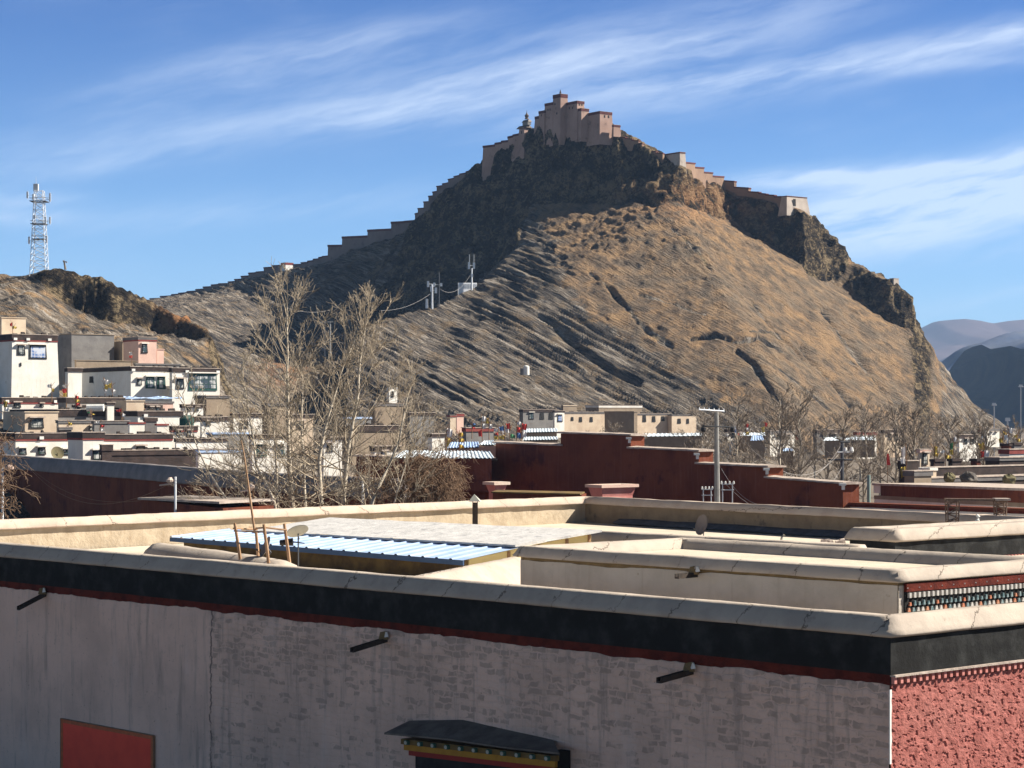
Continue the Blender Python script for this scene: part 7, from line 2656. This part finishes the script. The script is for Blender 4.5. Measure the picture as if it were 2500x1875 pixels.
# (column, distance, kind, scale, turn)
rs = random.Random(77)
FAR = [
    (1716, 250, 0, 0.95), (1800, 240, 2, 0.9), (1905, 236, 0, 1.0), (1952, 246, 2, 0.9), (2062, 238, 1, 1.0), (2110, 262, 0, 0.95),
    (2188, 250, 1, 1.05), (2232, 240, 3, 1.15), (2318, 244, 1, 0.95), (2404, 250, 3, 1.0),
    (1660, 330, 1, 0.9), (1830, 352, 0, 1.0), (1950, 356, 2, 1.0), (2020, 342, 1, 1.1), (2150, 345, 2, 0.95),
    (2262, 340, 0, 1.0), (2385, 345, 2, 0.9), (2480, 350, 0, 0.9),
    (1445, 300, 3, 1.0), (1500, 320, 1, 1.0), (1560, 290, 3, 1.0), (1590, 350, 1, 0.8), (1240, 320, 3, 0.9),
    (1060, 300, 1, 1.0), (1115, 310, 3, 1.0), (1020, 320, 2, 0.9), (2100, 430, 0, 1.0), (2200, 440, 2, 1.0), (2290, 430, 1, 1.1), (2370, 440, 0, 0.9), (2450, 430, 3, 1.0), (1990, 430, 1, 1.0),
]
WHERE = ['before the golden slope', 'behind the red wall steps', 'along the foot of the hill', 'between the pale tin roofs', 'near the dark right roofs']
for i, (px_, Y_, k, sc) in enumerate(FAR):
    src = KIND[k]
    c = src if not src.get('used') else copy_tree(src, (0, 0, 0))
    src['used'] = 1
    x_ = (px_ - CX) * Y_ / K
    c.location = (x_, Y_, ground_z(x_, Y_))
    c.rotation_euler = (0, 0, rs.uniform(0, 6.28))
    sc *= 1.22 if px_ > 1690 and Y_ < 300 else 1.06
    c.scale = (sc * rs.uniform(0.9, 1.15), sc * rs.uniform(0.9, 1.15), sc)
    h_ = 'near' if Y_ < 300 else ('middle' if Y_ < 400 else 'far')
    if px_ < 1130:
        lab = 'greyish bare tree in the thin cluster right of the tall poplars'
    elif px_ < 1700:
        lab = 'greyish bare tree in the loose row before the hill-foot houses'
    elif h_ == 'near':
        lab = 'greyish bare tree of the front row behind the red wall and right roofs'
    elif h_ == 'middle':
        lab = 'greyish bare tree of the middle row before the golden slope'
    else:
        lab = 'greyish bare tree of the rearmost row under the right hill foot'
    c['label'] = lab
    c['group'] = {'greyish bare tree in the thin': 'thin tree cluster', 'greyish bare tree in the loose': 'loose tree row', 'greyish bare tree of the front': 'front tree row', 'greyish bare tree of the middl': 'middle tree row', 'greyish bare tree of the rearm': 'rearmost tree row'}[lab[:29]] if lab[:29] in () else lab.replace('greyish bare tree', 'bare trees')[:60]
for t_ in KIND:
    if 'used' in t_:
        del t_['used']


# ---------------------------------------------------------------- prayer-flag poles and banners
def flag_pole(label, px, pyt, pyb, Y, cols, group='prayer flag bundles on the roofs', wid=0.5, seed=0, twig_=True):
    b_ = P(px, pyb, Y)
    t_ = thing('prayer_flag_pole', label, 'flag pole', b_, group)
    rs = random.Random(int(px * 7 + pyt))
    mb = MB()
    tp = P(px + rs.uniform(-3, 3), pyt, Y)
    mb.tube([b_ - Vector((0, 0, 1.0)), b_.lerp(tp, 0.5) + Vector((rs.uniform(-.1, .1), 0, 0)), tp], [0.05, 0.04, 0.025], 5)
    for k in range(5 if twig_ else 0):
        f = rs.uniform(0.2, 0.9)
        q = b_.lerp(tp, f)
        mb.tube([q, q + Vector((rs.uniform(-.5, .5), rs.uniform(-.3, .3), rs.uniform(.3, .8)))], [0.03, 0.012], 4)
    mb.build('pole', M['brown_wood'], t_)
    hh = (tp - b_).length
    for k, cn in enumerate(cols):
        mb = MB()
        f = 0.92 - 0.75 * k / max(1, len(cols))
        q = b_.lerp(tp, f)
        h_ = min(0.9, hh * 0.7 / len(cols)) * rs.uniform(0.8, 1.2)
        s_ = rs.choice((-1, 1))
        w_ = wid * rs.uniform(0.7, 1.2)
        n_ = 5
        for i in range(n_ + 1):
            x_ = s_ * w_ * i / n_
            y_ = 0.10 * math.sin(i * 1.9 + k)
            mb.v.append((q.x + x_, q.y + y_, q.z - 0.12 * i / n_ * rs.uniform(.5, 2)))
            mb.v.append((q.x + x_ * 0.85, q.y + y_ * 0.5 - 0.05, q.z - h_ * rs.uniform(.85, 1.1)))
        for i in range(n_):
            a = 2 * i
            mb.f.append((a, a + 1, a + 3, a + 2))
            mb.mi.append(0)
        mb.build('flag', M['flag_' + cn], t_)
    return t_


TF = [((500, 690, 800, 262, ('white', 'yellow')), 'faded prayer flags before the shadowed wall of the tall white house'),
      ((640, 690, 850, 258, ('white', 'red', 'yellow')), 'prayer flags on the dark roof left of the long white house'),
      ((735, 800, 940, 252, ('red', 'yellow', 'red')), 'orange-red prayer flag bundle over the long black parapet'),
      ((1010, 640, 830, 262, ('white', 'yellow', 'white')), 'left of two pale flag poles before the grey wing wall'),
      ((1085, 680, 830, 262, ('yellow', 'white')), 'right of two pale flag poles before the grey wing wall'),
      ((880, 960, 1010, 246, ('green', 'yellow')), 'small green and yellow flags on the middle black parapet'),
      ((1175, 930, 1040, 244, ('red', 'white')), 'reddish flag twigs on the middle black parapet, right part'),
      ((965, 1040, 1190, 236, ('white', 'red', 'white')), 'pale flag bundle before the grey shaded barn'),
      ((660, 1060, 1160, 238, ('yellow', 'red')), 'dry orange flag twigs on the long cream house'),
      ((45, 850, 1000, 256, ('yellow', 'white')), 'yellowish flags beside the white corner block at the left edge'),
      ((1270, 380, 470, 292, ('white', 'red')), 'flag twigs on the roof corner before the pink tower house'),
      ((125, 100, 190, 290, ('red', 'yellow')), 'small reddish flags before the plain cream block')]
for (a, b, c_, Y_, cols), lab in TF:
    flag_pole(lab, tx(a), ty(b), ty(c_), Y_, cols, wid=0.55)
for px_, a, b, Y_, cols, lab in (
        (1178, 1010, 1078, 222, ('white', 'white', 'red'), 'tall white and red flag in front of the grey house with dark red top'),
        (1194, 1018, 1052, 228, ('yellow', 'white'), 'yellow-white flag twigs on the grey house with dark red top'),
        (1152, 1030, 1050, 230, ('blue', 'white', 'red'), 'blue and white flags at the left of the grey house'),
        (1216, 1042, 1080, 215, ('white', 'red', 'yellow'), 'flag bundle at the left edge of the stepped red wall'),
        (1232, 1036, 1080, 214, ('blue', 'white', 'yellow'), 'flag bundle with blue cloth behind the first red step'),
        (1246, 1028, 1080, 216, ('red', 'white', 'green'), 'flag bundle with green cloth behind the first red step'),
        (1262, 1022, 1080, 218, ('white', 'red', 'blue'), 'tallest flag bundle beside the pale blue roof strips'),
        (1272, 1030, 1078, 216, ('red', 'white'), 'red-white flag bundle touching the pale blue roof strips'),
        (1120, 1050, 1108, 186, ('yellow', 'yellow', 'yellow'), 'yellow flag strip hanging over the blue-striped corrugated roof'),
        (1090, 1040, 1100, 200, ('white', 'yellow'), 'pale flags left of the blue-striped corrugated roof'),
        (1820, 1030, 1070, 300, ('red', 'white', 'yellow'), 'small flag cluster right of the concrete utility pole'),
        (1868, 1028, 1058, 330, ('red', 'yellow'), 'orange flag twig over the light blue hut roof'),
        (1800, 1036, 1072, 310, ('white', 'blue', 'red'), 'mixed flag cluster close to the concrete pole floodlight'),
        (2210, 1082, 1180, 172, ('white', 'white', 'yellow'), 'pale flags over the small black-topped block on the right'),
        (2280, 1085, 1125, 196, ('yellow', 'yellow'), 'yellow flags behind the leftmost black turret'),
        (2326, 1060, 1122, 200, ('white', 'green', 'yellow'), 'green and yellow flags over the middle black turret'),
        (2308, 1095, 1128, 197, ('white', 'yellow'), 'whitish flags between the left and middle black turrets'),
        (2402, 1076, 1124, 204, ('yellow', 'white'), 'upper tan flags over the rightmost dark red turret'),
        (2392, 1098, 1124, 202, ('red',), 'orange flag leaning over the rightmost dark red turret'),
        (2396, 1040, 1075, 260, ('red', 'white'), 'orange-white flag near the foot of the right hill edge'),
        (2462, 1040, 1084, 220, ('white', 'white'), 'white lamp-like flag over the right-hand turrets'),
        (2448, 1050, 1090, 222, ('yellow', 'yellow'), 'yellow flags left of the white flag by the right-hand turrets'),
        (2484, 1058, 1084, 221, ('yellow', 'yellow'), 'yellow flags at the right border over the grey-sided turret'),
        (1944, 1062, 1080, 280, ('red',), 'small red flag among the trees behind the red wall steps'),
):
    flag_pole(lab, px_, a, b, Y_, cols)
# the plain red banner
bq = P(2168, 1186, 172)
bn = thing('red_banner', 'plain red banner on a thin pole at the left end of the long red building', 'banner', bq)
mb = MB()
mb.tube([bq - Vector((0, 0, 0.6)), P(2166, 1104, 172)], 0.03, 5)
mb.build('pole', M['brown_wood'], bn)
mb = MB()
for i in range(6):
    f = i / 5
    l_, r_ = P(2165 - 0.5 * f, 1108 + 27 * f, 171.9 - 0.05 * math.sin(f * 5)), P(2170 + 4.5 * f, 1108 + 28 * f, 171.8 + 0.1 * math.sin(f * 4))
    mb.v += [tuple(l_), tuple(r_)]
for i in range(5):
    mb.f.append((2 * i, 2 * i + 2, 2 * i + 3, 2 * i + 1))
    mb.mi.append(0)
mb.build('cloth', M['flag_red'], bn)

# distant poles against the dark mountain
for px_, yb, yt, Y_, lab in ((2427, 1030, 985, 520, 'short lamp mast against the dark blue mountain'), (2492, 1030, 940, 560, 'tall lattice-like pole at the right border against the dark blue mountain'), (2460, 1040, 1022, 420, 'tiny white post under the dark blue mountain')):
    b_ = P(px_, yb, Y_)
    t_ = thing('distant_pole', lab, 'pole', Vector((b_.x, b_.y, 0)), 'distant poles on the right')
    mb = MB()
    mb.tube([Vector((b_.x, b_.y, 0)), P(px_, yt, Y_)], 0.16, 5)
    mb.build('pole', M['steel'], t_)
    mb = MB()
    mb.tube([P(px_ - 6, yt + 4, Y_), P(px_ + 6, yt + 4, Y_)], 0.14, 5)
    mb.cbox(P(px_, yt + 2, Y_), 0.9, 0.4, 0.7)
    mb.build('head', M['mast_white'], t_)
